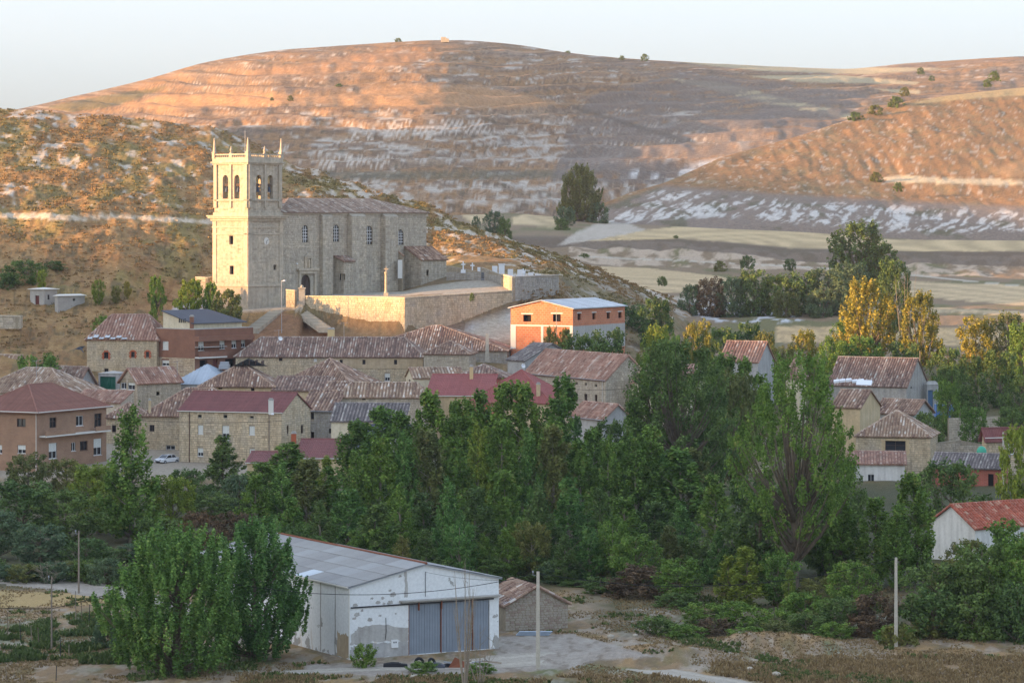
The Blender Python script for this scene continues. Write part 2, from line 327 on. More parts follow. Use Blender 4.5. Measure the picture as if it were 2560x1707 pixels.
def vcol(X, Y, Z, px, py):
    n = fbm(X/6, Y/14, 1); n2 = fbm(X/1.6, Y/4, 5)
    C = base(X, (.26,.175,.095)); C = lay(C, (.30,.235,.165), sm(n, .45, .6)*.9); C = lay(C, (.17,.14,.065), sm(n2, .5, .66)*.7); C = lay(C, (.34,.22,.10), sm(fbm(X/2.5, Y/6, 6), .55, .68)*.6)
    C = lay(C, (.075,.075,.035), sm(Y+(n2-.5)*12, 308, 316)*sm(px+(n-.5)*160, 1440, 1560)*(.4+.5*n2))
    C = lay(C, (.10,.15,.055), sm(fbm(X/9, Y/16, 9), .6, .7)*(Y < 345)*.6)
    gl = inpoly(px, py, [(-300,1560),(330,1520),(330,1600),(260,1640),(-300,1650)]); C = lay(C, (.10,.13,.05), gl*sm(n2, .35, .6)*.8)
    C = lay(C, (.42,.30,.13), inpoly(px, py, [(-300,1458),(300,1490),(330,1508),(-300,1528)])*.8)
    C = lay(C, (.32,.28,.235), soft(px, py, YARD, 4, 14)*.95)
    C = lay(C, (.40,.36,.30), sm(fbm(X/1.1, Y/3.5, 12, 4), .52, .64)*.45*(Y < 330)); C = lay(C, (.16,.12,.08), sm(fbm(X/.8, Y/2.2, 14, 4), .56, .68)*.5*(Y < 330))
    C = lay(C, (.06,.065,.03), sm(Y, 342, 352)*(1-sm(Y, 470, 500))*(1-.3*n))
    C = lay(C, (.33,.29,.23), sm(Y, 490, 505)*(Y < 700)*(px < 1750)*.9)
    C = lay(C, (.13,.115,.055), sm(Y, 520, 560)*(px > 1750)*(.6+.4*n))
    far = Y > 640
    C = lay(C, (.24,.175,.11), far*1.0); C = lay(C, (.17,.155,.075), far*sm(fbm(X/14, Y/20, 21), .45, .6))
    er = ((Y > 874) & (Y < 901))*sm(fbm(X/3.2, Y/5, 31), .42, .56); C = lay(C, (.46,.36,.26), er*(px > 1420))
    up = (Y > 893) & (Y < 906); C = lay(C, (.15,.115,.085), up*.85)
    for k, (P, c) in enumerate(((F4, (.56,.42,.23)), (FA, (.55,.42,.24)), (FB, (.55,.42,.24)), (F3, (.57,.43,.25)), (F3L, (.56,.42,.24)), (F2, (.52,.40,.24)), (F1, (.54,.39,.21)))):
        s = soft(px, py, P, 40+k, 2.5); st = .9+.16*np.sin((py-px*.035)*1.9+2*n)*(.5+n2)
        C = C*(1-s[..., None]) + np.array(c)*st[..., None]*s[..., None]
    C = lay(C, (.50,.44,.36), (.6+.4*n2)*soft(px, py, [(1395,614),(1440,582),(1490,560),(1545,556),(1585,562),(1612,576),(1500,598)], 60, 8))
    d = np.abs(py-np.interp(px, [1440,1500,1770,2060,2300,2560], [640,643,655,670,690,716])); C = lay(C, (.50,.45,.36), (d < 1.6)*(px > 1440)*.8)
    mm = soft(px, py, [(1640,752),(1800,742),(1960,765),(2010,800),(1900,812),(1760,800)], 70, 10)*sm(fbm(X/2.5, Y/4, 71), .52, .62); C = lay(C, (.52,.52,.52), mm)
    C = lay(C, (.42,.37,.28), soft(px, py, [(1640,742),(1730,744),(1790,758),(1700,756)], 72, 4))
    return C
def vrel(X, Y, px, py):
    r = (fbm(X/5, Y/5, 77)-.5)*1.0*sm(Y, 350, 375)*(1-sm(Y, 480, 500)) + (fbm(X/10, Y/12, 79)-.5)*2.2*sm(Y, 640, 690)*(1-sm(Y, 760, 790))*(px > 1450)
    r = r + (fbm(X/6, Y/6, 78)-.5)*2.0*sm(Y, 860, 880)*(1-sm(Y, 900, 906))
    # low spoil mound on the right of the yard
    r = r + 1.1*np.exp(-((X-13.5)/6)**2-((Y-292)/4)**2)*(.6+fbm(X/1.5, Y/1.5, 80)) + 1.2*np.exp(-((X-24)/7)**2-((Y-300)/4)**2)*(.5+fbm(X/1.5, Y/1.5, 81))
    return r + .05*(fbm(X/1.2, Y/1.2, 82)-.5)
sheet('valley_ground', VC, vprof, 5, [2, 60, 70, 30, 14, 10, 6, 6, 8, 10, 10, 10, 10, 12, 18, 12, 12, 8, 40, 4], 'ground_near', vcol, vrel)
# ---- church hill
HC =  [-1500, 0, 150, 300, 420, 530, 620, 745, 760, 850, 1012, 1060, 1150, 1280, 1397, 1450, 1553, 1665, 1720, 1800]
hz = {552: [1.5]*18+[0,-3], 560: [5,5,5,4,4,4,4,4,4,4,4,4,4,4,4,4,4,3,2,-2], 585: [10,10,10,9.5,9,8.5,8,8,8,7.5,7.5,7.5,7.5,7.5,8,7.5,7,6,4,0],
      600: [13.5,13.5,13.5,12.5,12,11.5,11,11,11,11,12,12,12,12,13,12,10.5,8.5,6,2]}
YF =  [612,612,612,612,612,612,610,610,628.3,622.3,611.2,615.9,623.9,636,647.3,630,630,630,630,630]
ZF =  [16,16,16,15,15,15.5,15.3,15.5,19.5,19,18.5,18.6,20,23,24,17.5,14,12,9,3]
YB =  [630,630,630,630,630,630,630,631,629.8,623.8,612.8,617.5,625.5,637.6,648.9,648,648,648,648,648]
ZB =  [20.5,20.5,20.5,20,20.3,22,22.3,22.8,24.5,24.8,25,25.2,25.3,25.8,26,21.5,17.5,14,10,4]
Z660 = [29,29,29,28.5,25,23.8,23.5,24,24.8,25,25.2,26,27,28,27.5,23.5,19.5,15.5,12,5]
Z675 = [34,34,34,33.5,30,27,25,25,25,25.2,25.5,27.5,29,29.5,28.5,25,21,16.5,13,6]
Z700 = [42,42,42,41.5,40,38,36,33,31,29,28.5,30.5,32.5,32,30,27.5,23.5,18.5,15,7]
Z722 = [48,48,48,47.5,46.5,45,43.5,42,41,38.5,36,35.5,36,34.5,31,29,25,20,17,8]
YC =  [790,785,785,785,785,785,785,775,773,765,758,755,750,745,745,745,750,760,770,780]
CPY = [262,270,283,296,305,318,350,414,418,448,492,508,560,602,640,655,700,738,757,775]
ZC = [ZP(p, y) for p, y in zip(CPY, YC)]
hprof = [([552]*20, hz[552]), ([560]*20, hz[560]), ([585]*20, hz[585]), ([600]*20, hz[600]), (YF, ZF), (YB, ZB), ([660]*20, Z660), ([675]*20, Z675), ([700]*20, Z700), ([722]*20, Z722),
         (YC, ZC), ([y+70 for y in YC], [z-12 for z in ZC]), ([y+240 for y in YC], [z-70 for z in ZC])]
def hcol(X, Y, Z, px, py):
    n = fbm(X/7, Y/14, 101, 5); n2 = fbm(X/2.2, Y/5, 105, 4)
    C = base(X, (.30,.185,.08)); C = lay(C, (.24,.135,.06), sm(n2, .45, .62)*.8); C = lay(C, (.22,.185,.065), sm(n, .5, .62)*.7); C = lay(C, (.36,.24,.11), sm(fbm(X/1.3, Y/2.5, 108, 3), .56, .7)*.6)
    C = lay(C, (.12,.095,.05), sm(fbm(X/1.4, Y/3.2, 106), .58, .68)*.7)
    # pale marl showing through
    mk = np.interp(py, [262,275,300,345,420,470,520,560,900], [.62,.55,.36,.42,.36,.30,.2,.1,.1]); mk = np.where(px > 780, .42, mk)
    mk = np.where(px > 1300, .62, mk); mk = mk*(py < 800)*(Y < 800)
    ml = sm(fbm(X/1.9+(Y/7), Y/3.6, 111, 5)*.72+fbm(X/9, Y/13, 112, 3)*.28+mk*.32, .67, .77)
    shelf = (px > 600)*(px < 1260)*(Y < 690); ml = ml*(1-shelf)*np.where(px < 780, (py < 520), 1)
    C = lay(C, (.52,.46,.38), ml*.85)
    # the pale track across the slope
    tr = np.interp(px, [-200,0,120,200,280,420,540,640], [528,538,540,546,540,548,556,562]); d = np.abs(py-tr); wd = np.interp(px, [-200,100,300,560], [8,8,6,6])
    C = lay(C, (.55,.46,.34), sm(-d-4*(n2-.5), -wd, -wd+2)*(px < 620)*(.55+.45*sm(fbm(X/1.5, Y/2, 141, 3), .3, .5)))
    C = lay(C, (.17,.145,.10), (px > 760)*(py > 690)*(Y < 735)*.5)
    # forecourt gravel and the dirt ramp beneath the terrace
    C = lay(C, (.42,.38,.31), ((Y > 628)*(Y < 662)*(px > 600)*(px < 1290)*(Z > 22.2)*((Z > 24.6) | (px < 760)))*.8)
    C = lay(C, (.44,.39,.30), soft(px, py, [(1130,852),(1180,815),(1240,795),(1295,785),(1295,850),(1180,885)], 120, 6))
    C = lay(C, (.46,.44,.40), soft(px, py, [(1095,848),(1150,812),(1230,792),(1290,788),(1230,800),(1170,822)], 121, 4))
    C = lay(C, (.24,.13,.075), soft(px, py, [(610,850),(660,805),(700,775),(770,800),(840,845),(880,870),(610,880)], 122, 8)*.8)
    C = lay(C, (.22,.145,.095), soft(px, py, [(1000,835),(1180,800),(1300,755),(1300,778),(1180,812),(1110,855),(1000,870)], 123, 6)*.9)
    C = lay(C, (.44,.43,.41), soft(px, py, [(412,790),(450,757),(540,757),(560,775),(470,792)], 124, 3))
    return C
def hrel(X, Y, px, py):
    free = sm(Y, 690, 712)*(px > 500)*(px < 1330) + (px <= 500)*sm(Y, 596, 612) + (px >= 1330)*sm(Y, 655, 670)
    g = sm(785-Y, -10, 25)*.8+.2
    r = ((fbm(X/9, Y/11, 131, 5)-.5)*3.4 + (fbm(X/2.0, Y/2.6, 133, 3)-.5)*.9)*free*g
    tr = np.interp(px, [-200,0,120,200,280,420,540,640], [528,538,540,546,540,548,556,562])
    return r + 0.5*np.exp(-((py-tr+7)/5)**2)*(px < 600)
chill = sheet('church_hill', HC, hprof, 4, [2, 4, 4, 6, 10, 12, 10, 20, 22, 55, 5, 3], 'ground_hill', hcol, hrel)
# ---- big far hill and plateau
BC = [-900,-300,0,100,200,300,400,500,600,700,850,1000,1100,1200,1300,1400,1500,1700,1900,2100,2150,2250,2400,2560,3600]
BCP = [420,330,283,262,238,215,190,158,140,125,115,105,100,103,112,130,142,155,165,174,172,160,150,140,150]
def bi(xs, ys): return list(np.interp(BC, xs, ys))
BYC = bi([-900,0,700,1100,1400,1700,2100,2560,3600], [1500,1620,1680,1700,1780,1950,2250,2250,2250])
def brow(pys, Ys): P = bi(*pys); Yy = bi(*Ys); return (Yy, [ZP(p, y) for p, y in zip(P, Yy)])
bprof = [([1040]*25, bi([-900,1450,1600,3600], [34,34,20,20])), brow(([-900,1100,1420,1560,1650,3600], [560,522,534,600,625,640]), ([-900,1400,1700,3600], [1085,1085,1130,1130])),
         brow(([-900,700,1100,1450,1700,2000,3600], [520,450,440,430,400,370,370]), ([-900,1100,1700,3600], [1180,1180,1330,1400])),
         brow(([-900,0,700,1100,1450,1700,2000,3600], [480,400,400,398,395,350,330,330]), ([-900,1100,1700,3600], [1250,1250,1460,1560])),
         brow(([-900,0,700,1100,1450,1700,2000,3600], [450,330,290,280,285,270,265,265]), ([-900,1100,1450,1700,2100,3600], [1370,1400,1480,1640,1800,1800])),
         brow(([-900,0,700,1100,1450,1700,2000,3600], [440,300,195,180,190,200,205,210]), ([-900,1100,1450,1700,2100,3600], [1480,1530,1610,1780,2020,2020])),
         (BYC, [ZP(p, y) for p, y in zip(BCP, BYC)]), ([y+90 for y in BYC], [ZP(p, y)-9 for p, y in zip(BCP, BYC)]), ([y+300 for y in BYC], [ZP(p, y)-70 for p, y in zip(BCP, BYC)])]
def bcol(X, Y, Z, px, py):
    n = fbm(X/30, Y/60, 201, 5); n2 = fbm(X/7, Y/20+Z/3, 205, 4)
    C = base(X, (.29,.175,.09)); C = lay(C, (.225,.16,.105), sm(n, .42, .6)); C = lay(C, (.33,.185,.085), sm(n2, .5, .65)*.6)
    wv = (fbm(px/160, py/60, 207)-.5)*26
    band = np.sin((py+wv+ (px-1000)**2/52000)/4.3); C = lay(C, (.22,.165,.13), sm(band, .35, .95)*.5*(py > 120))
    ms = np.interp(py, [90,180,240,290,320,400,415,440,470,520,540], [.24,.26,.12,.36,.60,.58,.08,.2,.66,.60,.4])*np.interp(px, [300,600,800,1500,1750,2000], [.35,.45,1,1,.8,.4])
    ph = py+wv+(px-1000)**2/52000; ln = fbm(X/26, ph/1.9, 215, 3); C = lay(C, (.13,.095,.07), sm(ln, .56, .68)*.7); ln2 = fbm(X/34+50, ph/2.3, 217, 3); C = lay(C, (.40,.30,.21), sm(ln2, .58, .7)*.5)
    C = lay(C, (.11,.095,.06), sm(fbm(X/2.2, Y/5+Z, 218, 2), .74, .8)*.7)
    lo = sm(py, 425, 445); u = np.where(lo > .5, X/4+Z/2.2, X/11); v = np.where(lo > .5, Z/1.5-X/30, ph/3.6)
    C = lay(C, (.50,.45,.38), sm(fbm(u, v, 211, 5)+ms*.36, .70, .84)*.8)
    # planted rows of the old almond plot
    vy = soft(px, py, [(860,345),(900,318),(1010,300),(1210,300),(1240,330),(1000,345),(830,362)], 221, 6)+soft(px, py, [(790,400),(960,385),(1020,400),(960,420),(800,425)], 222, 5)
    C = lay(C, (.58,.50,.41), vy*(np.sin(px/2.1+py*.3) > -.1)*(np.sin(py/1.25) > -.5)*.75)
    C = lay(C, (.40,.235,.12), soft(px, py, [(300,262),(420,238),(620,232),(830,240),(1000,212),(1200,215),(1400,258),(1340,270),(960,268),(760,258),(400,276)], 223, 14)*.85)
    C = lay(C, (.40,.22,.11), soft(px, py, [(560,190),(760,160),(1000,118),(1180,112),(1150,128),(980,165),(760,190)], 224, 16)*.5)
    C = lay(C, (.10,.11,.05), soft(px, py, [(110,268),(250,240),(430,215),(300,262),(180,282)], 225, 14)*.6)
    C = lay(C, (.12,.125,.085), soft(px, py, [(700,432),(1500,425),(1560,438),(1300,448),(1000,450),(780,448)], 226, 8)*.55)
    for k, P in enumerate(([(1670,196),(1800,206),(1960,245),(2140,290),(2120,298),(1900,255),(1760,220)], [(1860,190),(2100,188),(2300,206),(2290,212),(2000,205)], [(1690,155),(2100,168),(2380,172),(2160,186),(1900,178)], [(2180,222),(2300,226),(2300,236),(2240,232)])):
        C = lay(C, (.46,.38,.23), soft(px, py, P, 230+k, 4)*.9)
    C = lay(C, (.185,.155,.13), soft(px, py, [(1380,455),(1420,330),(1480,240),(1700,180),(2180,235),(2060,330),(1900,380),(1640,455)], 228, 18)*sm(fbm(X/20, ph/5, 229, 3), .25, .5)*.8)  # shade of the right flank painted into the colour as a greyer tone
    dg = np.abs((py-265)-(px-1420)*.30); C = lay(C, (.11,.095,.075), sm(-dg, -9, -2)*(px > 1430)*(px < 1760)*.6)
    C = lay(C, (.50,.49,.46), soft(px, py, [(1690,445),(1700,425),(1760,405),(1850,400),(1960,375),(1960,382),(1850,408),(1760,418),(1720,440)], 240, 3))
    C = lay(C, (.60,.58,.53), soft(px, py, [(1560,432),(1580,428),(1640,440),(1690,440),(1690,446),(1600,442)], 241, 3))
    return C
def brel(X, Y, px, py):
    wv = (fbm(px/160, py/60, 207)-.5)*26
    tb = 1.7*np.sin((py+wv+(px-1000)**2/52000)/4.3+.8)*(py > 120)
    g = sm(py-np.interp(px, BC, BCP), 0, 25)
    return (fbm(X/60, Y/110, 251, 5)-.5)*6*g + (fbm(X/14, Y/30, 255, 3)-.5)*1.0*g + tb*g + (fbm(X/9, Y/40, 257, 2)-.5)*.3
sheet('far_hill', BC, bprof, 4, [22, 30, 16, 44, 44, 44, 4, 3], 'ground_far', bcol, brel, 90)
# ---- right hill
RC = [1330,1380,1440,1500,1580,1660,1735,1800,2000,2240,2270,2400,2560,3600]
RCP = [612,588,546,512,480,458,425,395,340,262,252,236,219,150]; RYC = [1060,1075,1090,1110,1130,1150,1170,1195,1260,1340,1345,1370,1400,1500]
RFT = [616,606,592,586,582,576,568,570,582,606,606,606,606,606]; RMD = [614,600,572,545,520,500,488,482,478,492,492,488,482,470]; RLO = [615,604,582,560,552,548,540,542,548,560,560,560,556,540]
rprof = [([1000]*14, [28]*14), ([1040]*14, [ZP(p, 1040) for p in RFT]), ([1058]*14, [ZP(p, 1058) for p in RLO]), ([1075,1080,1085,1095,1105,1112,1118,1120,1125,1130,1130,1130,1130,1130], None),
         None, (RYC, [ZP(p, y) for p, y in zip(RCP, RYC)]), ([y+60 for y in RYC], [ZP(p, y)-6 for p, y in zip(RCP, RYC)]), ([y+300 for y in RYC], [ZP(p, y)-90 for p, y in zip(RCP, RYC)])]
ym = rprof[3][0]; rprof[3] = (ym, [ZP(p, y) for p, y in zip(RMD, ym)])
yk = [a*.45+b*.55 for a, b in zip(ym, RYC)]; rprof[4] = (yk, [ZP(a*.42+b*.58, y) for a, b, y in zip(RMD, RCP, yk)])
def rcol(X, Y, Z, px, py):
    n = fbm(X/7, Y/12+Z/5, 301, 5); n2 = fbm(X/1.8, Y/4+Z/2, 305, 4)
    C = base(X, (.31,.175,.08)); C = lay(C, (.25,.14,.065), sm(n2, .45, .6)*.7); C = lay(C, (.26,.20,.10), sm(n, .52, .66)*.5); C = lay(C, (.17,.12,.06), sm(fbm(X/1.5, Y/3+Z, 307, 2), .68, .76)*.7)
    C = lay(C, (.46,.38,.29), sm(fbm(X/1.6, Y/4, 309, 3), .66, .74)*.8*(py < 500))
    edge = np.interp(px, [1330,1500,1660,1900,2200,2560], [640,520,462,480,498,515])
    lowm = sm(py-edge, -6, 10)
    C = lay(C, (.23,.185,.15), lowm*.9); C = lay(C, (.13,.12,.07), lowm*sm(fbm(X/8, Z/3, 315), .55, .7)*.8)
    top = sm(py-edge, 0, 25)*(1-sm(py, np.interp(px, RC, RFT)-34, np.interp(px, RC, RFT)-12))
    t2 = np.where(px < 1560, .9, 1)
    wz = (fbm(X/14, Z/5, 322, 3)-.5)*9; st = fbm((X+wz-(Z-36)*2.3)/1.9, (Z-36)/6 + X/30, 321, 6)
    C = lay(C, (.62,.58,.52), sm(fbm(X/2.2, Z/1.1, 324, 4), .36, .52)*sm(st+top*t2*(.18+.22*fbm(X/16, Z/6, 323, 2)), .70, .84)*top*.9)
    C = lay(C, (.58,.47,.30), soft(px, py, [(2200,445),(2260,438),(2340,445),(2500,448),(2560,452),(2560,462),(2380,460),(2230,456)], 331, 5)*.9)
    C = lay(C, (.46,.33,.16), soft(px, py, [(2265,262),(2440,222),(2700,190),(2700,236),(2540,240),(2400,250)], 332, 4)*.9)
    C = lay(C, (.42,.25,.12), soft(px, py, [(2470,425),(2560,400),(2560,440),(2500,440)], 333, 8)*.7)
    return C
def rrel(X, Y, px, py):
    g = sm(py-np.interp(px, RC, RCP), 0, 18)*sm(np.interp(px, RC, RFT)-py, 0, 10)
    return (fbm(X/22, Y/40, 341, 4)-.5)*3.0*g+(fbm(X/3, Y/6, 345, 3)-.5)*.45*g + (fbm(X/2.6, Y/30, 347, 2)-.5)*.5*g
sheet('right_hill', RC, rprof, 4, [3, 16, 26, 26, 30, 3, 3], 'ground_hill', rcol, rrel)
# ---- unseen ridge added west of the village, crest shaped to cast the valley's evening shade
QK = [-300, 480, 530, 560, 590, 610, 632, 660, 700, 785, 825, 850, 1084, 1207, 1300, 1400, 1700, 1900]
ZK = [32, 32, 32, 29, 24, 24, 25.6, 29, 30, 36, 72, 84, 97, 105, 112, 76, 40, 20]
def ridge():
    qs = np.arange(-300, 1900, 8.0); S = np.array([-1150, -1040, -970, -925, -900, -875, -830, -760, -650]); fall = np.array([1, .62, .25, .06, 0, .05, .25, .62, 1])
    h = np.interp(qs, QK, ZK) + (115+900)*math.tan(R(SUN_EL)) + (fbm(qs/70, qs*0, 401, 3)-.5)*3
    Q, SS = np.meshgrid(qs, S, indexing='ij'); Z = h[:, None]*(1-fall[None, :]) - 8*fall[None, :]
    c, s = math.cos(R(PHI)), math.sin(R(PHI)); X = c*SS-s*Q; Y = s*SS+c*Q
    V = np.stack([X, Y, Z], -1).reshape(-1, 3); idx = np.arange(Q.size).reshape(Q.shape)
    Fc = np.stack([idx[:-1, :-1], idx[:-1, 1:], idx[1:, 1:], idx[1:, :-1]], -1).reshape(-1, 4)
    o = mesh_np('shade_ridge', V, Fc, None, MATS['ground_hill'], smooth=True)
    o.data.attributes.new('albedo', 'FLOAT_COLOR', 'POINT').data.foreach_set('color', np.tile(np.array([.27,.19,.10,1], np.float32), len(V)))
    tag(o, kind='structure')
ridge()
# ---- dirt roads laid on the flat
def road(name, ctr, wd, c, z=.03):
    ctr = np.array([((p-1280)*(320000/(q-HOR))/F, 320000/(q-HOR)) for p, q in ctr]); t = np.linspace(0, len(ctr)-1, 160); k = np.arange(len(ctr))
    x = np.interp(t, k, ctr[:, 0]); y = np.interp(t, k, ctr[:, 1]); ww = np.interp(t, k, wd)
    ker = np.ones(15)/15; x = np.convolve(np.pad(x, 7, mode='edge'), ker, 'valid'); y = np.convolve(np.pad(y, 7, mode='edge'), ker, 'valid')
    d = np.stack([np.gradient(x), np.gradient(y)], -1); d /= np.linalg.norm(d, axis=1)[:, None]; nrm = np.stack([-d[:, 1], d[:, 0]], -1)
    K = 9; V = []; A = []
    for i in range(len(x)):
        for j in range(K):
            f = j/(K-1)*2-1; wb = ww[i]*.5*(1+.35*(vnoise(np.array([i*.5]), np.array([3.+(f > 0)*9]), 5)[0]-.5))
            V.append((x[i]+nrm[i, 0]*f*wb, y[i]+nrm[i, 1]*f*wb, z - .025*(abs(f) > .95))); r = .85 if abs(abs(f)-.5) < .2 else 1.0
            g = 1.12 if abs(abs(f)-.5) < .2 else .95; A.append((c[0]*g, c[1]*g, c[2]*g, 1))
    idx = np.arange(len(x)*K).reshape(-1, K); Fc = np.stack([idx[:-1, :-1], idx[:-1, 1:], idx[1:, 1:], idx[1:, :-1]], -1).reshape(-1, 4)
    o = mesh_np(name, V, Fc, None, MATS['ground_near'], smooth=True)
    o.data.attributes.new('albedo', 'FLOAT_COLOR', 'POINT').data.foreach_set('color', np.array(A, np.float32).ravel()); tag(o, kind='structure')
road('dirt_road', [(-300,1428),(0,1444),(150,1460),(300,1484),(420,1515),(560,1560),(700,1610)], [9,9,8,7,6,6,6], (.33,.29,.24))
road('dirt_track', [(700,1682),(900,1672),(1100,1668),(1300,1650),(1420,1640),(1550,1658),(1700,1685),(1900,1720),(2200,1780)], [2.5,2.5,3,8,8,4.5,3.6,3.4,3.4], (.40,.36,.295), .04)
# ------------------------------------------------------------------ building kit
class Wall:  # scrub split into warm and dark colours by noise patches
    """a vertical wall plane in house coordinates: origin o, direction ud, outward normal n"""
    def __init__(s, o, ud, n): s.o = Vector(o); s.u = Vector(ud); s.n = Vector(n)
    def pt(s, u, z, d=0): return s.o + s.u*u + s.n*d + Vector((0, 0, z))
def wall_faces(mb, W, u0, u1, z0, z1, holes, depth=.3, t=.5):
    us = sorted({u0, u1, *[min(max(h[0], u0), u1) for h in holes], *[min(max(h[1], u0), u1) for h in holes]})
    zs = sorted({z0, z1, *[min(max(h[2], z0), z1) for h in holes], *[min(max(h[3], z0), z1) for h in holes]})
    for a, b in zip(us, us[1:]):
        for c, d in zip(zs, zs[1:]):
            m, k = (a+b)/2, (c+d)/2
            if any(h[0] < m < h[1] and h[2] < k < h[3] for h in holes): continue
            mb.poly([W.pt(a, c), W.pt(b, c), W.pt(b, d), W.pt(a, d)], t)
    for h in holes:
        a, b, c, d = h[:4]; arch = len(h) > 4 and h[4]
        dz = d-(b-a)/2 if arch else d
        for p, q in (((a, c), (b, c)), ((a, c), (a, dz)), ((b, c), (b, dz))) + (() if arch else (((a, d), (b, d)),)):
            mb.poly([W.pt(*p), W.pt(*q), W.pt(*q, -depth), W.pt(*p, -depth)], t)
        if arch:
            r = (b-a)/2; cx = (a+b)/2; pr = []
            for i in range(9):
                an = math.pi*i/8; pr.append((cx-r*math.cos(an), dz+r*math.sin(an)))
            for p, q in zip(pr, pr[1:]):
                mb.poly([W.pt(*p), W.pt(*q), W.pt(*q, -depth), W.pt(*p, -depth)], t)
                mb.poly([W.pt(*p), W.pt(p[0], d), W.pt(q[0], d), W.pt(*q)], t)
def stones(mb, W, u0, u1, z0, z1, holes, ch=.3, lmin=.35, lmax=.8, proud=.03, gable=None, seed=1, ir=.15, gap=.045):
    rg = random.Random(seed); z = z0
    ztop = z1 if gable is None else gable[1]
    while z < ztop-.08:
        h = ch*rg.uniform(1-ir, 1+ir); zt = min(z+h, ztop)
        lo, hi = u0, u1
        if gable and zt > z1:
            f = (zt-z1)/(gable[1]-z1); gx = gable[0]; lo = u0+(gx-u0)*f; hi = u1-(u1-gx)*f
        spans = [(lo, hi)]
        for hh in holes:
            if hh[2] < zt-.02 and hh[3] > z+.02:
                ns = []
                for a, b in spans:
                    if hh[1] <= a or hh[0] >= b: ns.append((a, b)); continue
                    if hh[0] > a: ns.append((a, hh[0]))
                    if hh[1] < b: ns.append((hh[1], b))
                spans = ns
        for a, b in spans:
            u = a
            while u < b-.06:
                l = rg.uniform(lmin, lmax); e = min(u+l, b)
                if b-e < .15: e = b
                p = proud*rg.uniform(.5, 1.4); t = min(1, max(0, rg.gauss(.5, .15))); j = rg.uniform(-.012, .012)
                A = [W.pt(u+gap*.5, z+gap*.5+j, -.01), W.pt(e-gap*.5, z+gap*.5+j, -.01), W.pt(e-gap*.5, zt-gap*.5+j, -.01), W.pt(u+gap*.5, zt-gap*.5+j, -.01)]
                B = [W.pt(u+gap, z+gap+j, p), W.pt(e-gap, z+gap+j, p), W.pt(e-gap, zt-gap+j, p), W.pt(u+gap, zt-gap+j, p)]
                mb.add(A+B, [(4,5,6,7), (0,1,5,4), (1,2,6,5), (2,3,7,6), (3,0,4,7)], t); u = e
        z = zt
def roof_plane(slab, tl, O, e, Ln, w, a, b, st, seed=0):
    """O eave start, e unit along the eave, Ln eave length, w vector up the slope, a and b the insets at the two ends"""
    O = Vector(O); e = Vector(e); w = Vector(w); T = w.length; wd = w/T; n = e.cross(wd)
    if n.z < 0: n = -n
    top = [O, O+e*Ln, O+e*(Ln-b)+w, O+e*a+w]; th = n*.12
    if Ln-a-b < .05: top = [O, O+e*Ln, O+e*a+w]
    k = len(top); slab.add([p-th for p in top]+top, [tuple(reversed(range(k))), tuple(range(k, 2*k))]+[(i, (i+1) % k, (i+1) % k+k, i+k) for i in range(k)], .25 if st.get('old', 1) else .5)
    rg = random.Random(seed); p = st.get('pitch', .42); ln = st.get('len', .8); old = st.get('old', 1); hw = p*.34; hh = st.get('h', .10)
    s = p*.5
    if st.get('flat'): return
    while s < Ln:
        f = 1.0
        if a > .01: f = min(f, s/a)
        if b > .01: f = min(f, (Ln-s)/b)
        tt = T*f
        if tt > .25:
            q = 0; js = rg.uniform(-.03, .03)*old; ct = rg.gauss(.45, .16)
            while q < tt-.05:
                q2 = min(q+ln*rg.uniform(.9, 1.1), tt); t = min(1, max(0, rg.gauss(ct, .22 if old else .05)+(rg.random() < .05*old)*.3))
                l0 = .035+rg.uniform(0, .02)*old; c0 = O+e*(s+js)+wd*q+n*l0; c1 = O+e*(s+js)+wd*(q2+.04)+n*.008
                pr = [(-hw, 0), (-hw*.55, hh), (hw*.55, hh), (hw, 0)]
                V = [c0+e*x+n*z for x, z in pr]+[c1+e*x*.92+n*z*.92 for x, z in pr]
                tl.add(V, [(0,1,5,4), (1,2,6,5), (2,3,7,6), (0,3,2,1)], t); q = q2
        s += p
def ridge_line(mb, P, Q, t=.7, r=.16, seed=0):
    rg = random.Random(seed); P = Vector(P); Q = Vector(Q); d = (Q-P); Ln = d.length
    if Ln < .3: return
    d /= Ln; sd = d.cross(Vector((0, 0, 1))).normalized(); up = sd.cross(d)
    q = 0
    while q < Ln:
        q2 = min(q+.5, Ln); tt = min(1, max(0, rg.gauss(t, .12)))
        V = []
        for k, (x, l) in enumerate(((q, .05), (q2+.03, .02))):
            c = P+d*x+up*l; V += [c-sd*r-up*.06, c-sd*r*.55+up*.09, c+sd*r*.55+up*.09, c+sd*r-up*.06]
        mb.add(V, [(0,1,5,4), (1,2,6,5), (2,3,7,6), (0,3,2,1), (4,5,6,7)], tt); q = q2
OLD = dict(old=1, pitch=.46, len=.7, h=.15); BIG = dict(old=1, pitch=.56, len=.8, h=.18)
NEW = dict(old=0, pitch=.3, len=1.2, h=.05); SHEET = dict(old=0, pitch=.5, len=30, h=.03); FLAT = dict(flat=1, old=0)
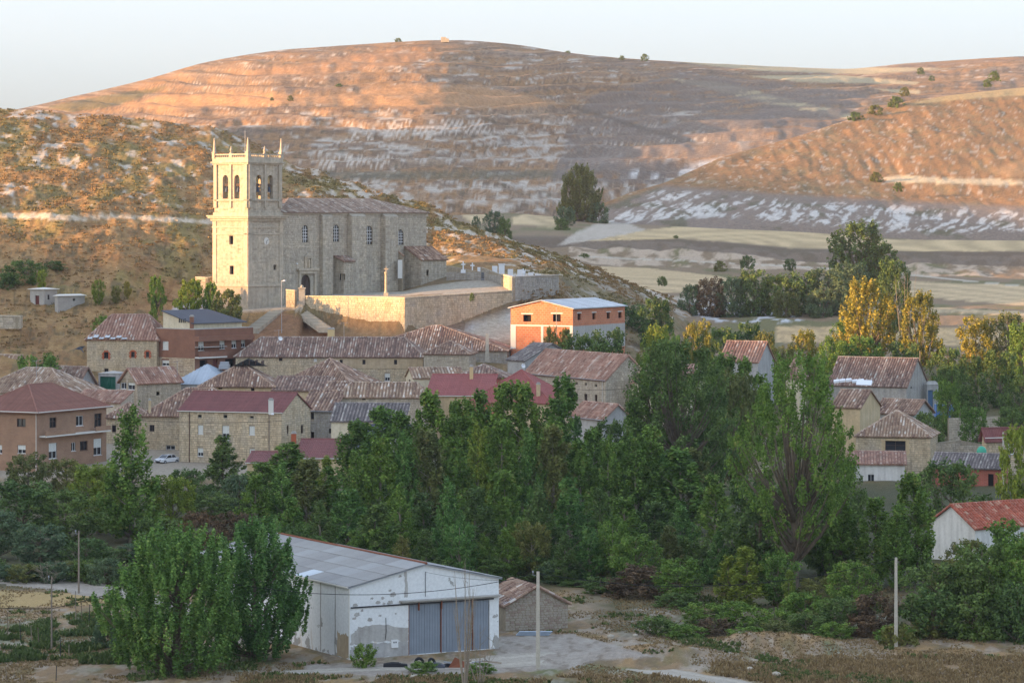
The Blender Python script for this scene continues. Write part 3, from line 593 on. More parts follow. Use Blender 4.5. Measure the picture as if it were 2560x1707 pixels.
class House:
    def __init__(s, name, label, cat, px, Y, alpha, pxL, pxR, eave, base=None, zb=None, group=None):
        s.X0 = (px-1280)/F*Y; s.Y0 = Y; s.al = R(alpha)
        s.zb = ZP(base, Y) if zb is None else zb
        s.H = ZP(eave, Y)-s.zb
        s.dR = (math.cos(s.al), math.sin(s.al)); s.dL = (-math.sin(s.al), math.cos(s.al))
        s.LR = s.u_at('R', pxR); s.LL = s.u_at('L', pxL)
        s.root = empty(name, (s.X0, Y, s.zb), s.al, label, cat, group)
        s.W = {'R': Wall((0, 0, 0), (1, 0, 0), (0, -1, 0)), 'L': Wall((0, 0, 0), (0, 1, 0), (-1, 0, 0)),
               'B': Wall((0, s.LL, 0), (1, 0, 0), (0, 1, 0)), 'E': Wall((s.LR, 0, 0), (0, 1, 0), (1, 0, 0))}
        s.holes = {'R': [], 'L': [], 'B': [], 'E': []}; s.rise = 0; s.gb = {}
        s.seed = int(abs(px*7+Y*3)) % 9973
    def u_at(s, side, px):
        d = s.dR if side == 'R' else s.dL; k = (px-1280)/F
        return (k*s.Y0-s.X0)/(d[0]-k*d[1])
    def uz(s, side, px, py):
        u = s.u_at(side, px); d = s.dR if side == 'R' else s.dL; Y = s.Y0+d[1]*u
        return u, ZP(py, Y)-s.zb
    def rect(s, side, r):
        u0, za = s.uz(side, r[0], r[1]); u1, zb = s.uz(side, r[2], r[3]); _, zc = s.uz(side, r[0], r[3])
        return min(u0, u1), max(u0, u1), (zb+zc)/2, za
    def opening(s, side, r, style='glass', arch=False, name=None, px=True, label=None):
        u0, u1, z0, z1 = s.rect(side, r) if px else r
        if z0 < .02: z0 = .02
        s.holes[side].append((u0, u1, z0, z1, arch)); W = s.W[side]
        nm = name or ('door' if style in ('door', 'reddoor', 'garage', 'bluedoor', 'opendoor') else 'window')
        fm = MB(); pm = MB(); fw = min(.07, (u1-u0)*.12)
        def bar(a, b, c, d, n0=-.2, n1=-.12): fm.obox(W.pt(a, c, n0), W.u*(b-a), (0, 0, d-c), W.n*(n1-n0))
        sub = None
        if style in ('glass', 'white', 'brown', 'shutter', 'half', 'balcony'):
            bar(u0, u0+fw, z0, z1); bar(u1-fw, u1, z0, z1); bar(u0+fw, u1-fw, z0, z0+fw); bar(u0+fw, u1-fw, z1-fw, z1)
            if u1-u0 > .7: bar((u0+u1)/2-fw*.4, (u0+u1)/2+fw*.4, z0+fw, z1-fw)
            if z1-z0 > 1.6: bar(u0+fw, u1-fw, z0+(z1-z0)*.6, z0+(z1-z0)*.6+fw*.7, -.19, -.13)
            fmat = {'brown': 'frame_brown', 'glass': 'frame_brown', 'balcony': 'frame_brown'}.get(style, 'frame_white')
            pmat = 'glass_dark'
            if style != 'brown': fm.obox(W.pt(u0-.06, z0-.08, -.1), W.u*(u1-u0+.12), (0, 0, .07), W.n*.17, .5)
        elif style in ('hole', 'opendoor'): bar(u0, u1, z1-.1, z1, -.18, -.02); fmat = 'wood_dark'; pmat = 'hole_dark'
        elif style == 'vent': bar(u0, u1, z0, z0+.05, -.18, -.02); fmat = 'concrete'; pmat = 'hole_dark'
        elif style == 'lattice':
            for i in range(1, 3): bar(u0+(u1-u0)*i/3-.05, u0+(u1-u0)*i/3+.05, z0, z1-.2)
            for i in range(1, 5): bar(u0, u1, z0+(z1-z0)*i/5.4-.05, z0+(z1-z0)*i/5.4+.05, -.19, -.13)
            fmat = 'frame_white'; pmat = 'glass_dark'
        elif style in ('door', 'reddoor', 'garage', 'bluedoor'):
            k = 2 if style != 'garage' else 5
            for i in range(k+1):
                x = u0+(u1-u0-.06)*i/k; bar(x, x+.06, z0, z1-.1 if arch else z1, -.2, -.14)
            fmat = pmat = {'door': 'wood_dark', 'reddoor': 'wood_red', 'garage': 'green_gate', 'bluedoor': 'blue_door'}[style]
        f = fm.build(nm, MATS[fmat], s.root)
        if label: f['label'] = label
        dd = -.62 if style == 'hole' else -.26
        pm.poly([W.pt(u0-.02, z0-.02, dd), W.pt(u1+.02, z0-.02, dd), W.pt(u1+.02, z1+.02, dd), W.pt(u0-.02, z1+.02, dd)])
        if style in ('shutter', 'half'):
            b = MB(); zz = z0+fw if style == 'shutter' else z0+(z1-z0)*.45; k = int((z1-zz)/.1)+1
            for i in range(k):
                za = zz+(z1-fw-zz)*i/k; b.obox(W.pt(u0+fw, za, -.118), W.u*(u1-u0-2*fw), (0, 0, (z1-fw-zz)/k*.85), W.n*.03)
            b.build('blind', MATS['blind_white'], f)
        pm.build('panel' if nm == 'door' else 'pane', MATS[pmat], f)
        return f
    def surround(s, side, r, m='trim_orange', wd=.28, px=True):
        u0, u1, z0, z1 = s.rect(side, r) if px else r; W = s.W[side]; b = MB()
        for i in range(int((z1-z0+.4)/.28)):
            e = wd+(.14 if i % 2 else 0); z = z0-.2+i*.28
            b.obox(W.pt(u0-e, z, .0), W.u*e, (0, 0, .26), W.n*.06); b.obox(W.pt(u1, z, .0), W.u*e, (0, 0, .26), W.n*.06)
        b.obox(W.pt(u0, z1, 0), W.u*(u1-u0), (0, 0, .3), W.n*.065); b.build('window_surround', MATS[m], s.root)
    def chimney(s, r, Ypx, m='chimney_yellow', cap=True, name='chimney'):
        x0, y, z1 = PT(r[0], r[1], Ypx); x1, _, z0 = PT(r[2], r[3], Ypx); wv = x1-x0; b = MB()
        b.box((x0, y, z0-.8), (x1, y+wv, z1)); o = b.build(name, MATS[m]); 
        c = MB(); c.box((x0-.07, y-.07, z1+.002), (x1+.07, y+wv+.07, z1+.14)); c.box((x0+.08, y+.08, z1+.142), (x1-.08, y+wv-.08, z1+.36))
        c2 = c.build('chimney_cap', MATS['concrete'])
        for q in (o, c2):
            q.parent = s.root; q.matrix_parent_inverse = (s.inv()); 
        c2.parent = o; c2.matrix_parent_inverse.identity(); c2.location = (0, 0, 0)
        return o
    def inv(s):
        from mathutils import Matrix
        return (Matrix.Translation((s.X0, s.Y0, s.zb)) @ Matrix.Rotation(s.al, 4, 'Z')).inverted()
    def walls(s, *a, **k): s._wa = (a, k)
    def build_walls(s, m, mL=None, stone=None, ch=.3, lens=(.35, .8), sides='RL', proud=.03):
        s.W['E'] = Wall((s.LR, 0, 0), (0, 1, 0), (1, 0, 0))
        for sd in 'RLBE':
            b = MB(); Ln = s.LR if sd in 'RB' else s.LL
            wall_faces(b, s.W[sd], 0, Ln, -1.5, s.H, s.holes[sd])
            if sd in s.gb:
                W = s.W[sd]; pts = [W.pt(0, s.H), W.pt(Ln, s.H)]+[W.pt(u, z) for u, z in s.gb[sd]]; b.poly(pts)
            mm = (mL or m) if sd == 'L' else m
            o = b.build('wall', MATS[mm], s.root)
            if stone and sd in sides:
                f = MB(); g = None
                if sd in s.gb and len(s.gb[sd]) == 1: g = s.gb[sd][0]
                stones(f, s.W[sd], 0, Ln, .0, s.H, s.holes[sd], ch, *lens, proud=proud, gable=g, seed=s.seed+ord(sd))
                f.build('masonry', MATS[stone], o, kind='stuff')
    def roof(s, kind, rise, tiles='tile_old', st=OLD, oh=.35, ins=None, ridge=True, mslab=None, name='roof', a=None):
        if tiles == 'tile_old': tiles = ('tile_old', 'tile_brown', 'tile_tan', 'tile_old')[s.seed % 4]
        LR, LL, H = s.LR, s.LL, s.H; sl = MB(); tl = MB(); rd = MB(); sd = s.seed; c = .03
        s.rise = rise
        def P(O, e, Ln, run, nin, aa=0, bb=0, rs=rise, k=0):
            g = rs/run; o = Vector(O)-Vector(nin)*oh - Vector(e)*oh; f = 1+oh/run
            roof_plane(sl, tl, (o.x, o.y, H-oh*g+c+.12), e, Ln+2*oh, (nin[0]*(run+oh), nin[1]*(run+oh), rs+oh*g), aa*f if aa else 0, bb*f if bb else 0, st, sd+k)
        if kind == 'gableR':
            s.gb = {'R': [(LR/2, H+rise)], 'B': [(LR/2, H+rise)]}
            P((0, LL, 0), (0, -1, 0), LL, LR/2, (1, 0, 0), k=1); P((LR, 0, 0), (0, 1, 0), LL, LR/2, (-1, 0, 0), k=2)
            rl = [((LR/2, -oh, H+rise+c+.14), (LR/2, LL+oh, H+rise+c+.14))]
        elif kind == 'gableL':
            s.gb = {'L': [(LL/2, H+rise)], 'E': [(LL/2, H+rise)]}
            P((0, 0, 0), (1, 0, 0), LR, LL/2, (0, 1, 0), k=1); P((LR, LL, 0), (-1, 0, 0), LR, LL/2, (0, -1, 0), k=2)
            rl = [((-oh, LL/2, H+rise+c+.14), (LR+oh, LL/2, H+rise+c+.14))]
        elif kind == 'hip':
            if LR >= LL:
                i = min(ins or LL/2, LR/2-.01); r = LL/2
                P((0, 0, 0), (1, 0, 0), LR, r, (0, 1, 0), i, i, k=1); P((LR, LL, 0), (-1, 0, 0), LR, r, (0, -1, 0), i, i, k=2)
                P((0, LL, 0), (0, -1, 0), LL, i, (1, 0, 0), r, r, k=3); P((LR, 0, 0), (0, 1, 0), LL, i, (-1, 0, 0), r, r, k=4)
                A, B = (i, LL/2, H+rise+c+.14), (LR-i, LL/2, H+rise+c+.14)
            else:
                i = min(ins or LR/2, LL/2-.01); r = LR/2
                P((0, LL, 0), (0, -1, 0), LL, r, (1, 0, 0), i, i, k=1); P((LR, 0, 0), (0, 1, 0), LL, r, (-1, 0, 0), i, i, k=2)
                P((0, 0, 0), (1, 0, 0), LR, i, (0, 1, 0), r, r, k=3); P((LR, LL, 0), (-1, 0, 0), LR, i, (0, -1, 0), r, r, k=4)
                A, B = (LR/2, i, H+rise+c+.14), (LR/2, LL-i, H+rise+c+.14)
            z = H+c+.14-oh*rise/(LL/2 if LR >= LL else LR/2); e4 = [(-oh, -oh, z), (LR+oh, -oh, z), (LR+oh, LL+oh, z), (-oh, LL+oh, z)]
            rl = [(A, B), (e4[0], A), (e4[2], B)] + ([(e4[1], B), (e4[3], A)] if LR >= LL else [(e4[1], A), (e4[3], B)])
        elif kind == 'shedR':
            s.gb = {'L': [(LL, H+rise)], 'E': [(LL, H+rise)], 'B': [(LR, H+rise), (0, H+rise)]}
            P((0, 0, 0), (1, 0, 0), LR, LL, (0, 1, 0), k=1); rl = [((-oh, LL, H+rise+c+.14), (LR+oh, LL, H+rise+c+.14))]
        elif kind == 'shedL':
            s.gb = {'R': [(LR, H+rise)], 'B': [(LR, H+rise)], 'E': [(LL, H+rise), (0, H+rise)]}
            P((0, LL, 0), (0, -1, 0), LL, LR, (1, 0, 0), k=1); rl = [((LR, -oh, H+rise+c+.14), (LR, LL+oh, H+rise+c+.14))]
        o = sl.build(name, MATS[mslab or tiles], s.root)
        if not st.get('flat'): tl.build('roof_tiles', MATS[tiles], o, kind='stuff')
        if ridge:
            for k, (A, B) in enumerate(rl): ridge_line(rd, A, B, .75 if st.get('old', 1) else .5, seed=sd+k)
            rd.build('ridge_tiles', MATS[tiles], o, kind='stuff')
        a, k = s._wa; s.build_walls(*a, **k)
        return o
    def gutter(s, side, m='metal_grey', oh=.35, dz=0):
        W = s.W[side]; Ln = s.LR if side in 'RB' else s.LL; b = MB()
        b.obox(W.pt(-oh, s.H-.06+dz, oh+.02), W.u*(Ln+2*oh), (0, 0, .13), W.n*.12); b.build('gutter', MATS[m], s.root)
    def pipe(s, side, px, m='frame_brown', z0=0, z1=None):
        W = s.W[side]; u = s.u_at(side, px); b = MB(); b.tube([W.pt(u, z0, .1), W.pt(u, z1 or s.H, .1)], [.06, .06], 6); b.build('drainpipe', MATS[m], s.root)
    def band(s, side, z0, z1, m, u0=0, u1=None, d=.04, name='band'):
        W = s.W[side]; Ln = s.LR if side in 'RB' else s.LL; u1 = Ln if u1 is None else u1; b = MB()
        b.obox(W.pt(u0, z0, .003), W.u*(u1-u0), (0, 0, z1-z0), W.n*d); return b.build(name, MATS[m], s.root)
# ------------------------------------------------------------------ the village houses
def H(*a, **k): return House(*a, **k)
RS = lambda apex_py, eave_py, Y, dy=0: ZP(apex_py, Y+dy)-ZP(eave_py, Y)
# 1 brick apartment house, lower left
h = H('apartment_house', 'tan brick apartment house at the left edge with long balcony and brown hipped roof', 'house', 93, 505, 62, -70, 266, 1028, zb=-.6)
for r in ((42,1046,64,1067), (44,1112,64,1133)): h.opening('L', r, 'brown' if r[1] < 1100 else 'half')
h.opening('L', (-8,1112,5,1133), 'half')
for r, st in (((124,1044,141,1069), 'brown'), ((190,1040,208,1064), 'white'), ((236,1034,254,1069), 'brown'), ((122,1108,142,1146), 'half'), ((178,1106,189,1127), 'white'), ((200,1103,219,1125), 'glass'), ((234,1097,254,1137), 'half')): h.opening('R', r, st)
h.walls('brick_tan'); h.roof('hip', 3.6, 'tile_brownred', NEW, .75)
b = MB(); W = h.W['R']; za = h.uz('R', 150, 1088)[1]
b.obox(W.pt(.6, za, .003), W.u*(h.LR-1.2), (0, 0, .22), W.n*1.3); b.build('balcony_slab', MATS['trim_pale'], h.root)
b = MB(); b.obox(W.pt(.6, za+.222, 1.15), W.u*(h.LR*.42), (0, 0, .75), W.n*.13); b.build('balcony_parapet', MATS['brick_tan'], h.root); b = MB(); b.obox(W.pt(h.LR*.75, za+.222, 1.15), W.u*(h.LR*.25-.6), (0, 0, .75), W.n*.13); b.build('balcony_parapet', MATS['brick_tan'], h.root)
h.gutter('R', 'trim_pale', .75, -.15); h.gutter('L', 'trim_pale', .75, -.15); h.pipe('L', 91, 'trim_pale')
# 2 three-storey stone house
h = H('stone_house', 'three storey stone house with mauve gabled roof and white chimney beside the white car', 'house', 704, 515, 72, 448, 776, 1032, zb=-.4)
for r in ((495,1037,504,1044), (559,1037,568,1045), (625,1040,634,1046)): h.opening('L', r, 'vent')
for r in ((495,1063,508,1085), (623,1065,637,1087)): h.opening('L', r, 'shutter')
h.opening('L', (556,1064,573,1100), 'half'); h.opening('L', (494,1120,508,1140), 'half'); h.opening('L', (624,1122,637,1140), 'half'); h.opening('L', (562,1122,576,1156), 'door')
for r in ((717,1064,721,1084), (752,1063,758,1083)): h.opening('R', r, 'brown')
h.walls('mortar', stone='stone_warm', ch=.36, lens=(.45, 1.0)); h.roof('gableR', RS(984, 1032, 515, 6), 'tile_mauve', NEW, .25)
h.gutter('L', 'trim_pale', .25); h.pipe('L', 474); h.pipe('L', 673)
h.chimney((671,1001,683,1023), 512, 'trim_pale')
b = MB(); W = h.W['L']; u0, u1, z0, z1 = h.rect('L', (550,1097,577,1103)); b.obox(W.pt(u0, z0, .003), W.u*(u1-u0), (0, 0, .12), W.n*.8); b.build('balcony_slab', MATS['concrete'], h.root)
b = MB(); 
for i in range(13): b.obox(W.pt(u0+(u1-u0-.03)*i/12, z0+.122, .76), W.u*.03, (0, 0, .9), W.n*.03)
b.obox(W.pt(u0, z0+1.024, .75), W.u*(u1-u0), (0, 0, .05), W.n*.05); b.build('balcony_railing', MATS['metal_dark'], h.root)
# 3 stone house left of it
h = H('stone_house', 'low stone house with wide mossy tiled roof directly left of the three storey stone house', 'house', 610, 534, 84, 352, 625, 1041, zb=-.2)
h.opening('L', (415,1113,438,1140), 'white', name='window'); h.opening('L', (374,1062,386,1078), 'brown')
h.walls('mortar', stone='stone_warm', ch=.3); h.LR = 13; h.roof('hip', 4.2, 'tile_old', OLD, .4)
h.chimney((371,1001,377,1032), 536, 'plaster_ochre')
h = H('stone_house', 'narrow stone house behind the pointed tree at the end of the brick apartment house', 'house', 352, 541, 84, 262, 356, 1045, zb=0)
h.opening('L', (280,1063,290,1080), 'brown'); h.walls('mortar', stone='stone_warm', ch=.3); h.LR = 9; h.roof('hip', 2.2, 'tile_old', OLD, .4, ins=4)
# 5 left cluster of tiled roofs
h = H('tiled_house', 'old tiled house whose hipped roof fills the left edge above the brick apartment house', 'house', 170, 560, 70, -70, 200, 985, zb=2.5); h.walls('stone_rubble'); h.LR = 14; h.roof('hip', 4.0, 'tile_old', OLD, .4)
h = H('tiled_house', 'tiled house with dark open eaves left of the green gate', 'house', 192, 575, 52, 100, 240, 965, zb=6)
h.opening('R', (200,953,206,975), 'hole'); h.opening('R', (212,948,219,972), 'hole'); h.opening('R', (226,946,232,962), 'brown')
h.walls('plaster_grey'); h.roof('gableR', 3.2, 'tile_old', OLD, .6)
h = H('tiled_house', 'small tiled house at the far left edge above the dark round tree', 'house', 38, 600, 60, -60, 70, 925, zb=7); h.walls('stone_rubble'); h.roof('gableR', 2.6, 'tile_old', OLD, .4)
h = H('outbuilding', 'low tiled outbuilding between the brick apartment house and the rubble wall', 'outbuilding', 300, 548, 60, 185, 330, 1008, zb=3); h.walls('stone_rubble'); h.roof('shedL', 1.8, 'tile_pink', OLD, .3)
h = H('garage', 'stone garage wall with big green metal gate', 'garage', 298, 578, 75, 246, 303, 935, zb=7.2)
h.opening('L', (250,941,289,976), 'garage', label='green metal gate'); h.walls('plaster_grey'); h.LR = 4; h.roof('hip', .35, 'concrete', FLAT, .1, ridge=False)
h = H('stone_house', 'small stone house with sloping reddish tiled roof right of the green gate', 'house', 344, 566, 40, 300, 452, 958, zb=5.4)
h.opening('L', (302,948,316,972), 'white'); h.opening('L', (320,948,337,974), 'half'); h.opening('R', (391,979,399,988), 'hole')
h.walls('mortar', stone='stone_rubble', ch=.26, lens=(.3, .6)); h.roof('gableL', 2.4, 'tile_pink', OLD, .4)
h = H('house', 'grey hip roofed house left of the tall stone house at the foot of the slope', 'house', 222, 605, 75, 142, 240, 904, zb=8.5); h.walls('mortar', stone='stone_rubble', sides='L'); h.LR = 9; h.roof('hip', 2.4, 'slate_dark', NEW, .4)
h = H('stone_house', 'half ruined stone house with orange brick window surrounds joined to the brown brick house', 'house', 392, 593, 80, 217, 400, 850, zb=10.4)
for r in ((260,880,271,896), (328,879,337,893), (365,879,373,893)): h.opening('L', r, 'brown'); h.surround('L', r)
h.opening('L', (261,921,271,935), 'brown'); h.walls('mortar', stone='stone_warm', ch=.3); h.LR = 11
h.roof('hip', 4.4, 'tile_pink', BIG, .3, ins=3.2)
b = MB(); h3 = h.H
for i in range(7): b.obox((-.6, h.LL-1.2-i*1.1, h3+.15+.25*(i % 2)), (3.2+i*.2, .3, 1.0), (0, .9, 0), (0, 0, .08))
b.build('loose_roof_sheet', MATS['sheet_pale'], h.root)
# brown brick house with terrace
h = H('brick_house', 'brown brick house with roof terrace and projecting balcony below the church', 'house', 487, 588, 50, 391, 633, 824, zb=10.6)
h.opening('L', (406,853,421,874), 'shutter'); h.opening('L', (405,900,423,914), 'half')
for r in ((496,852,510,876), (549,850,562,872), (579,848,591,870), (603,847,613,868)): h.opening('R', r, 'half')
h.opening('R', (499,900,518,924), 'hole'); h.opening('R', (532,899,544,925), 'reddoor'); h.opening('R', (563,897,587,922), 'hole')
h.build_walls('brick_brown'); W = h.W['R']; WL = h.W['L']; zf = h.uz('R', 487, 896)[1]; zp = h.H
b = MB(); stones(b, WL, 0, h.LL, 0, zf, h.holes['L'], .3, .35, .7, .05, seed=5); b.build('ground_floor_stone', MATS['stone_warm'], h.root, kind='stuff')
b = MB(); b.obox(W.pt(0, zf+.0, .003), W.u*(h.LR*.48), (0, 0, .25), W.n*1.1); b.obox(W.pt(0, zf+2.0, .003), W.u*(h.LR*.48), (0, 0, .06), W.n*1.1); b.build('balcony_slab', MATS['trim_pale'], h.root)
b = MB(); b.obox(W.pt(0, zf+.252, 1.0), W.u*(h.LR*.48), (0, 0, .95), W.n*.1); b.build('balcony_parapet', MATS['brick_brown'], h.root); b = MB(); b.obox(W.pt(0, zf+3.1, .003), W.u*(h.LR*.95), (0, 0, .9), W.n*1.1); b.build('terrace_parapet', MATS['brick_brown'], h.root)
b = MB(); b.box((0, .05, zp+.002), (h.LR, h.LL, zp+.1)); b.build('terrace_floor', MATS['concrete'], h.root)
b = MB(); b.box((1.2, 2.0, zp+.102), (h.LR-1, h.LL-.5, zp+1.0)); b.poly([(1.2, 2, zp+1), (1.2, h.LL-.5, zp+1), (1.2, h.LL-.5, zp+3.2)]); b.build('attic_wall', MATS['plaster_cream'], h.root)
b = MB(); A = [(.9, 1.4, zp+.95), (h.LR-.2, 1.4, zp+.95), (h.LR-2.2, h.LL-.3, zp+3.2), (.9, h.LL-.3, zp+3.2)]; b.add(A+[(x, y, z+.15) for x, y, z in A], [(0,1,2,3), (7,6,5,4), (0,1,5,4), (1,2,6,5), (2,3,7,6), (3,0,4,7)]); b.build('roof', MATS['slate_dark'], h.root)
b = MB(); 
for i in range(4): b.obox((1.17, 3.6+i*.5, zp+1.15), (-.03, 0, 0), (0, .3, 0), (0, 0, .75))
b.build('attic_window', MATS['glass_dark'], h.root)
h.chimney((474,792,484,824), 590, 'brick_brown')
# grey sheet-roofed shed
h = H('shed', 'low shed with pale grey corrugated sheet roof below the brown brick house', 'shed', 560, 574, 82, 428, 590, 962, zb=6); h.walls('plaster_grey'); h.LR = 15; h.roof('hip', 3.2, 'sheet_grey', SHEET, .2, ins=7, ridge=False)
# broken roof house
h = H('tiled_house', 'old tiled house with a gap torn open under its ridge, ochre wall', 'house', 684, 553, 85, 500, 700, 966, zb=3)
for r in ((545,968,556,973), (627,966,636,977)): h.opening('L', r, 'hole')
h.walls('plaster_ochre'); h.LR = 10; h.roof('hip', 3.7, 'tile_old', OLD, .4, ins=9)
b = MB(); 
for i in range(4): b.obox((3.5, 2.6+i*1.1, h.H+3.55), (2.2, 0, 0), (0, .14, 0), (0, 0, .9-.15*abs(i-1.5)))
b.build('exposed_rafter', MATS['wood_dark'], h.root)
b = MB(); b.add([(3.6, 2.0, h.H+3.4), (3.6, 7.6, h.H+3.4), (4.4, 5.4, h.H+4.55), (6.2, 5.4, h.H+4.6), (6.4, 2, h.H+3.2), (6.4, 7.6, h.H+3.2)], [(0,1,2), (2,3,5,1), (0,4,3,2), (3,4,5)]); b.build('collapsed_gable', MATS['hole_dark'], h.root)
h = H('tiled_house', 'tiled lean-to with clean striped tiles right of the torn roof', 'house', 816, 551, 84, 682, 822, 978, zb=2.6); h.walls('plaster_ochre'); h.LR = 6; h.roof('shedL', 2.1, 'tile_old', BIG, .35)
h = H('tiled_house', 'tiled house with long roof sloping right below the ochre plastered house', 'house', 884, 572, 68, 690, 900, 968, zb=5); h.walls('stone_rubble'); h.LR = 13; h.roof('hip', 4.6, 'tile_old', OLD, .4, ins=8)
h = H('tiled_house', 'stone house with striped tile roof filling the gap behind the three storey gable', 'house', 834, 531, 80, 752, 842, 1028, zb=-.2)
h.opening('L', (777,1031,785,1048), 'brown'); h.opening('L', (777,1079,785,1098), 'opendoor'); h.opening('L', (822,1071,828,1083), 'brown')
h.walls('mortar', stone='stone_grey', ch=.3); h.LR = 8; h.roof('shedL', 2.9, 'tile_old', BIG, .35); h.gutter('L')
h = H('tiled_house', 'upper tiled house glimpsed between the striped roofs in the village centre', 'house', 868, 545, 80, 800, 872, 1000, zb=2); h.walls('plaster_ochre'); h.LR = 7; h.roof('shedL', 2.6, 'tile_old', BIG, .3)
# long house under the church
h = H('long_house', 'long house with stone and ochre plaster front under one mossy tiled roof', 'house', 1057, 590, 86, 589, 1070, 893, zb=6.4)
for r in ((849,899,857,910), (906,899,914,911), (985,899,993,911)): h.opening('L', r, 'brown'); h.surround('L', r, 'trim_pale', .1)
h.opening('L', (854,931,866,949), 'hole'); h.opening('L', (962,933,975,952), 'half'); h.opening('L', (697,895,706,902), 'brown'); h.opening('L', (785,896,792,903), 'shutter')
h.walls('mortar', stone='stone_warm', ch=.26, lens=(.3, .6)); W = h.W['L']; uu = h.u_at('L', 821)
zc_ = h.uz('L', 940, 921)[1]; hs_ = [q for q in h.holes['L'] if q[1] < uu and q[3] > zc_]; b = MB(); wall_faces(b, Wall((-.085, 0, 0), (0, 1, 0), (-1, 0, 0)), 0.01, uu, zc_, h.H-.02, hs_, .08); b.build('plaster_coat', MATS['plaster_tan'], h.root, kind='stuff')
h.LR = 11; h.roof('hip', 3.3, 'tile_old', OLD, .35, ins=4)
h.chimney((819,824,836,846), 597, 'chimney_yellow')
# small hip tower house
h = H('stone_house', 'square stone house with small pyramid tiled roof at the right end of the long house', 'house', 1173, 583, 82, 1059, 1180, 886, zb=6); h.walls('mortar', stone='stone_church', ch=.34); h.LR = 8; h.roof('hip', 2.1, 'tile_old', OLD, .35)
# large hipped house behind
h = H('stone_house', 'largest tiled hip roof of the village directly below the church terrace wall', 'house', 1268, 603, 82, 885, 1275, 877, zb=8.5); h.walls('mortar', stone='stone_grey', ch=.3); h.LR = 15; h.roof('hip', 4.3, 'tile_old', OLD, .35, ins=14)
b = MB(); b.tube([PT(1180, 872, 600), PT(1180, 858, 600)], [.12, .1], 6); o = b.build('flue', MATS['metal_grey'], h.root); o.matrix_parent_inverse = h.inv()
# grey stone gable house
h = H('stone_house', 'small grey stone house with gable facing right below the orange brick building', 'house', 1312, 580, 36, 1269, 1445, 903, zb=6)
h.walls('plaster_grey'); h.roof('gableR', 2.9, 'tile_grey', OLD, .3); W = h.W['R']
for i, r in enumerate(((1368,888,1376,896), (1385,890,1392,896), (1400,903,1409,909), (1356,900,1364,906))):
    u0, u1, z0, z1 = h.rect('R', r); b = MB(); b.obox(W.pt(u0, z0, -.1), W.u*(u1-u0), (0, 0, z1-z0), W.n*.13); o = b.build('window', MATS['hole_dark'], h.root)
# long pink-roofed house, right
h = H('stone_house', 'tall pale stone house with large pinkish tiled roof left of the great dark poplar', 'house', 1514, 545, 28, 1312, 1625, 951, zb=1.5)
for r in ((1438,955,1444,962), (1462,957,1467,964), (1487,961,1493,967), (1412,953,1416,959), (1385,949,1389,955), (1332,942,1341,951)): h.opening('L', r, 'vent')
for r in ((1461,984,1468,1004), (1487,986,1493,1007), (1437,982,1444,1002)): h.opening('L', r, 'glass')
h.walls('mortar', stone='stone_church', ch=.32); h.roof('gableR', 4.1, 'tile_pink', BIG, .3); h.gutter('L', 'metal_grey', .3)
h.pipe('L', 1507, 'trim_pale')
# pink modern roofs
h = H('modern_house', 'modern house with crimson corrugated roof and pale gutter behind the poplar tops', 'house', 1225, 540, 84, 1066, 1235, 990, zb=1)
h.walls('plaster_ochre'); h.LR = 10; h.roof('shedL', 3.0, 'tile_crimson', NEW, .3); h.gutter('L', 'trim_pale', .3); h.chimney((1174,917,1183,944), 548, 'chimney_yellow')
h = H('modern_house', 'modern house with crimson hipped roof and ochre chimney behind the poplar tops', 'house', 1378, 528, 76, 1172, 1392, 1008, zb=0); h.opening('L', (1205,1030,1220,1050), 'half')
h.walls('plaster_ochre'); h.LR = 16; h.roof('hip', 4.9, 'tile_crimson', NEW, .35, ins=8); h.chimney((1341,961,1351,988), 530, 'plaster_ochre')
h = H('tiled_house', 'yellow gabled house with bright striped tiles behind the crimson roofs', 'house', 1034, 560, 12, 1015, 1160, 947, zb=3.4); h.opening('L', (1022,948,1026,962), 'brown')
h.walls('plaster_cream'); h.roof('gableL', 1.6, 'tile_old', BIG, .25)
h = H('tiled_house', 'low red brick house with faded tiled roof right of the yellow gable', 'house', 1262, 556, 82, 1140, 1272, 944, zb=3.6); h.walls('brick_red'); h.LR = 8; h.roof('hip', 2.0, 'tile_old', BIG, .3, ins=5)
# mid house
h = H('stone_house', 'low stone house with fringe of striped tiles above the pale yellow house', 'house', 1066, 536, 86, 844, 1074, 994, zb=0)
for r in ((905,994,914,999), (904,1010,916,1018)): h.opening('L', r, 'hole')
h.opening('L', (1013,1011,1024,1024), 'white'); h.walls('mortar', stone='stone_rubble', ch=.28); h.LR = 7; h.roof('hip', 2.2, 'tile_old', BIG, .35, ins=2)
h = H('house', 'pale yellow walled house with greyish striped tile roof in front of the low stone house', 'house', 1010, 512, 85, 828, 1020, 1055, zb=-.2)
h.walls('plaster_cream'); h.LR = 6; h.roof('shedL', 2.5, 'tile_grey', BIG, .3)
h = H('house', 'white walled house with dark flat sloping roof half hidden by poplars', 'house', 1015, 499, 85, 876, 1022, 1092, zb=-.5); h.opening('L', (889,1097,903,1114), 'half'); h.opening('L', (908,1098,920,1113), 'half')
h.walls('plaster_white'); h.LR = 5; h.roof('shedL', 1.4, 'slate_dark', FLAT, .3)
h = H('house', 'low ochre house with crimson roof and orange chimney in front of the stone gable', 'house', 858, 487, 84, 738, 862, 1146, zb=-.5); h.opening('L', (765,1170,800,1195), 'half')
h.walls('plaster_ochre'); h.LR = 7; h.roof('shedL', 2.3, 'tile_mauve', NEW, .3); h.gutter('L', 'trim_pale', .3); h.chimney((728,1084,740,1106), 492, 'trim_orange')
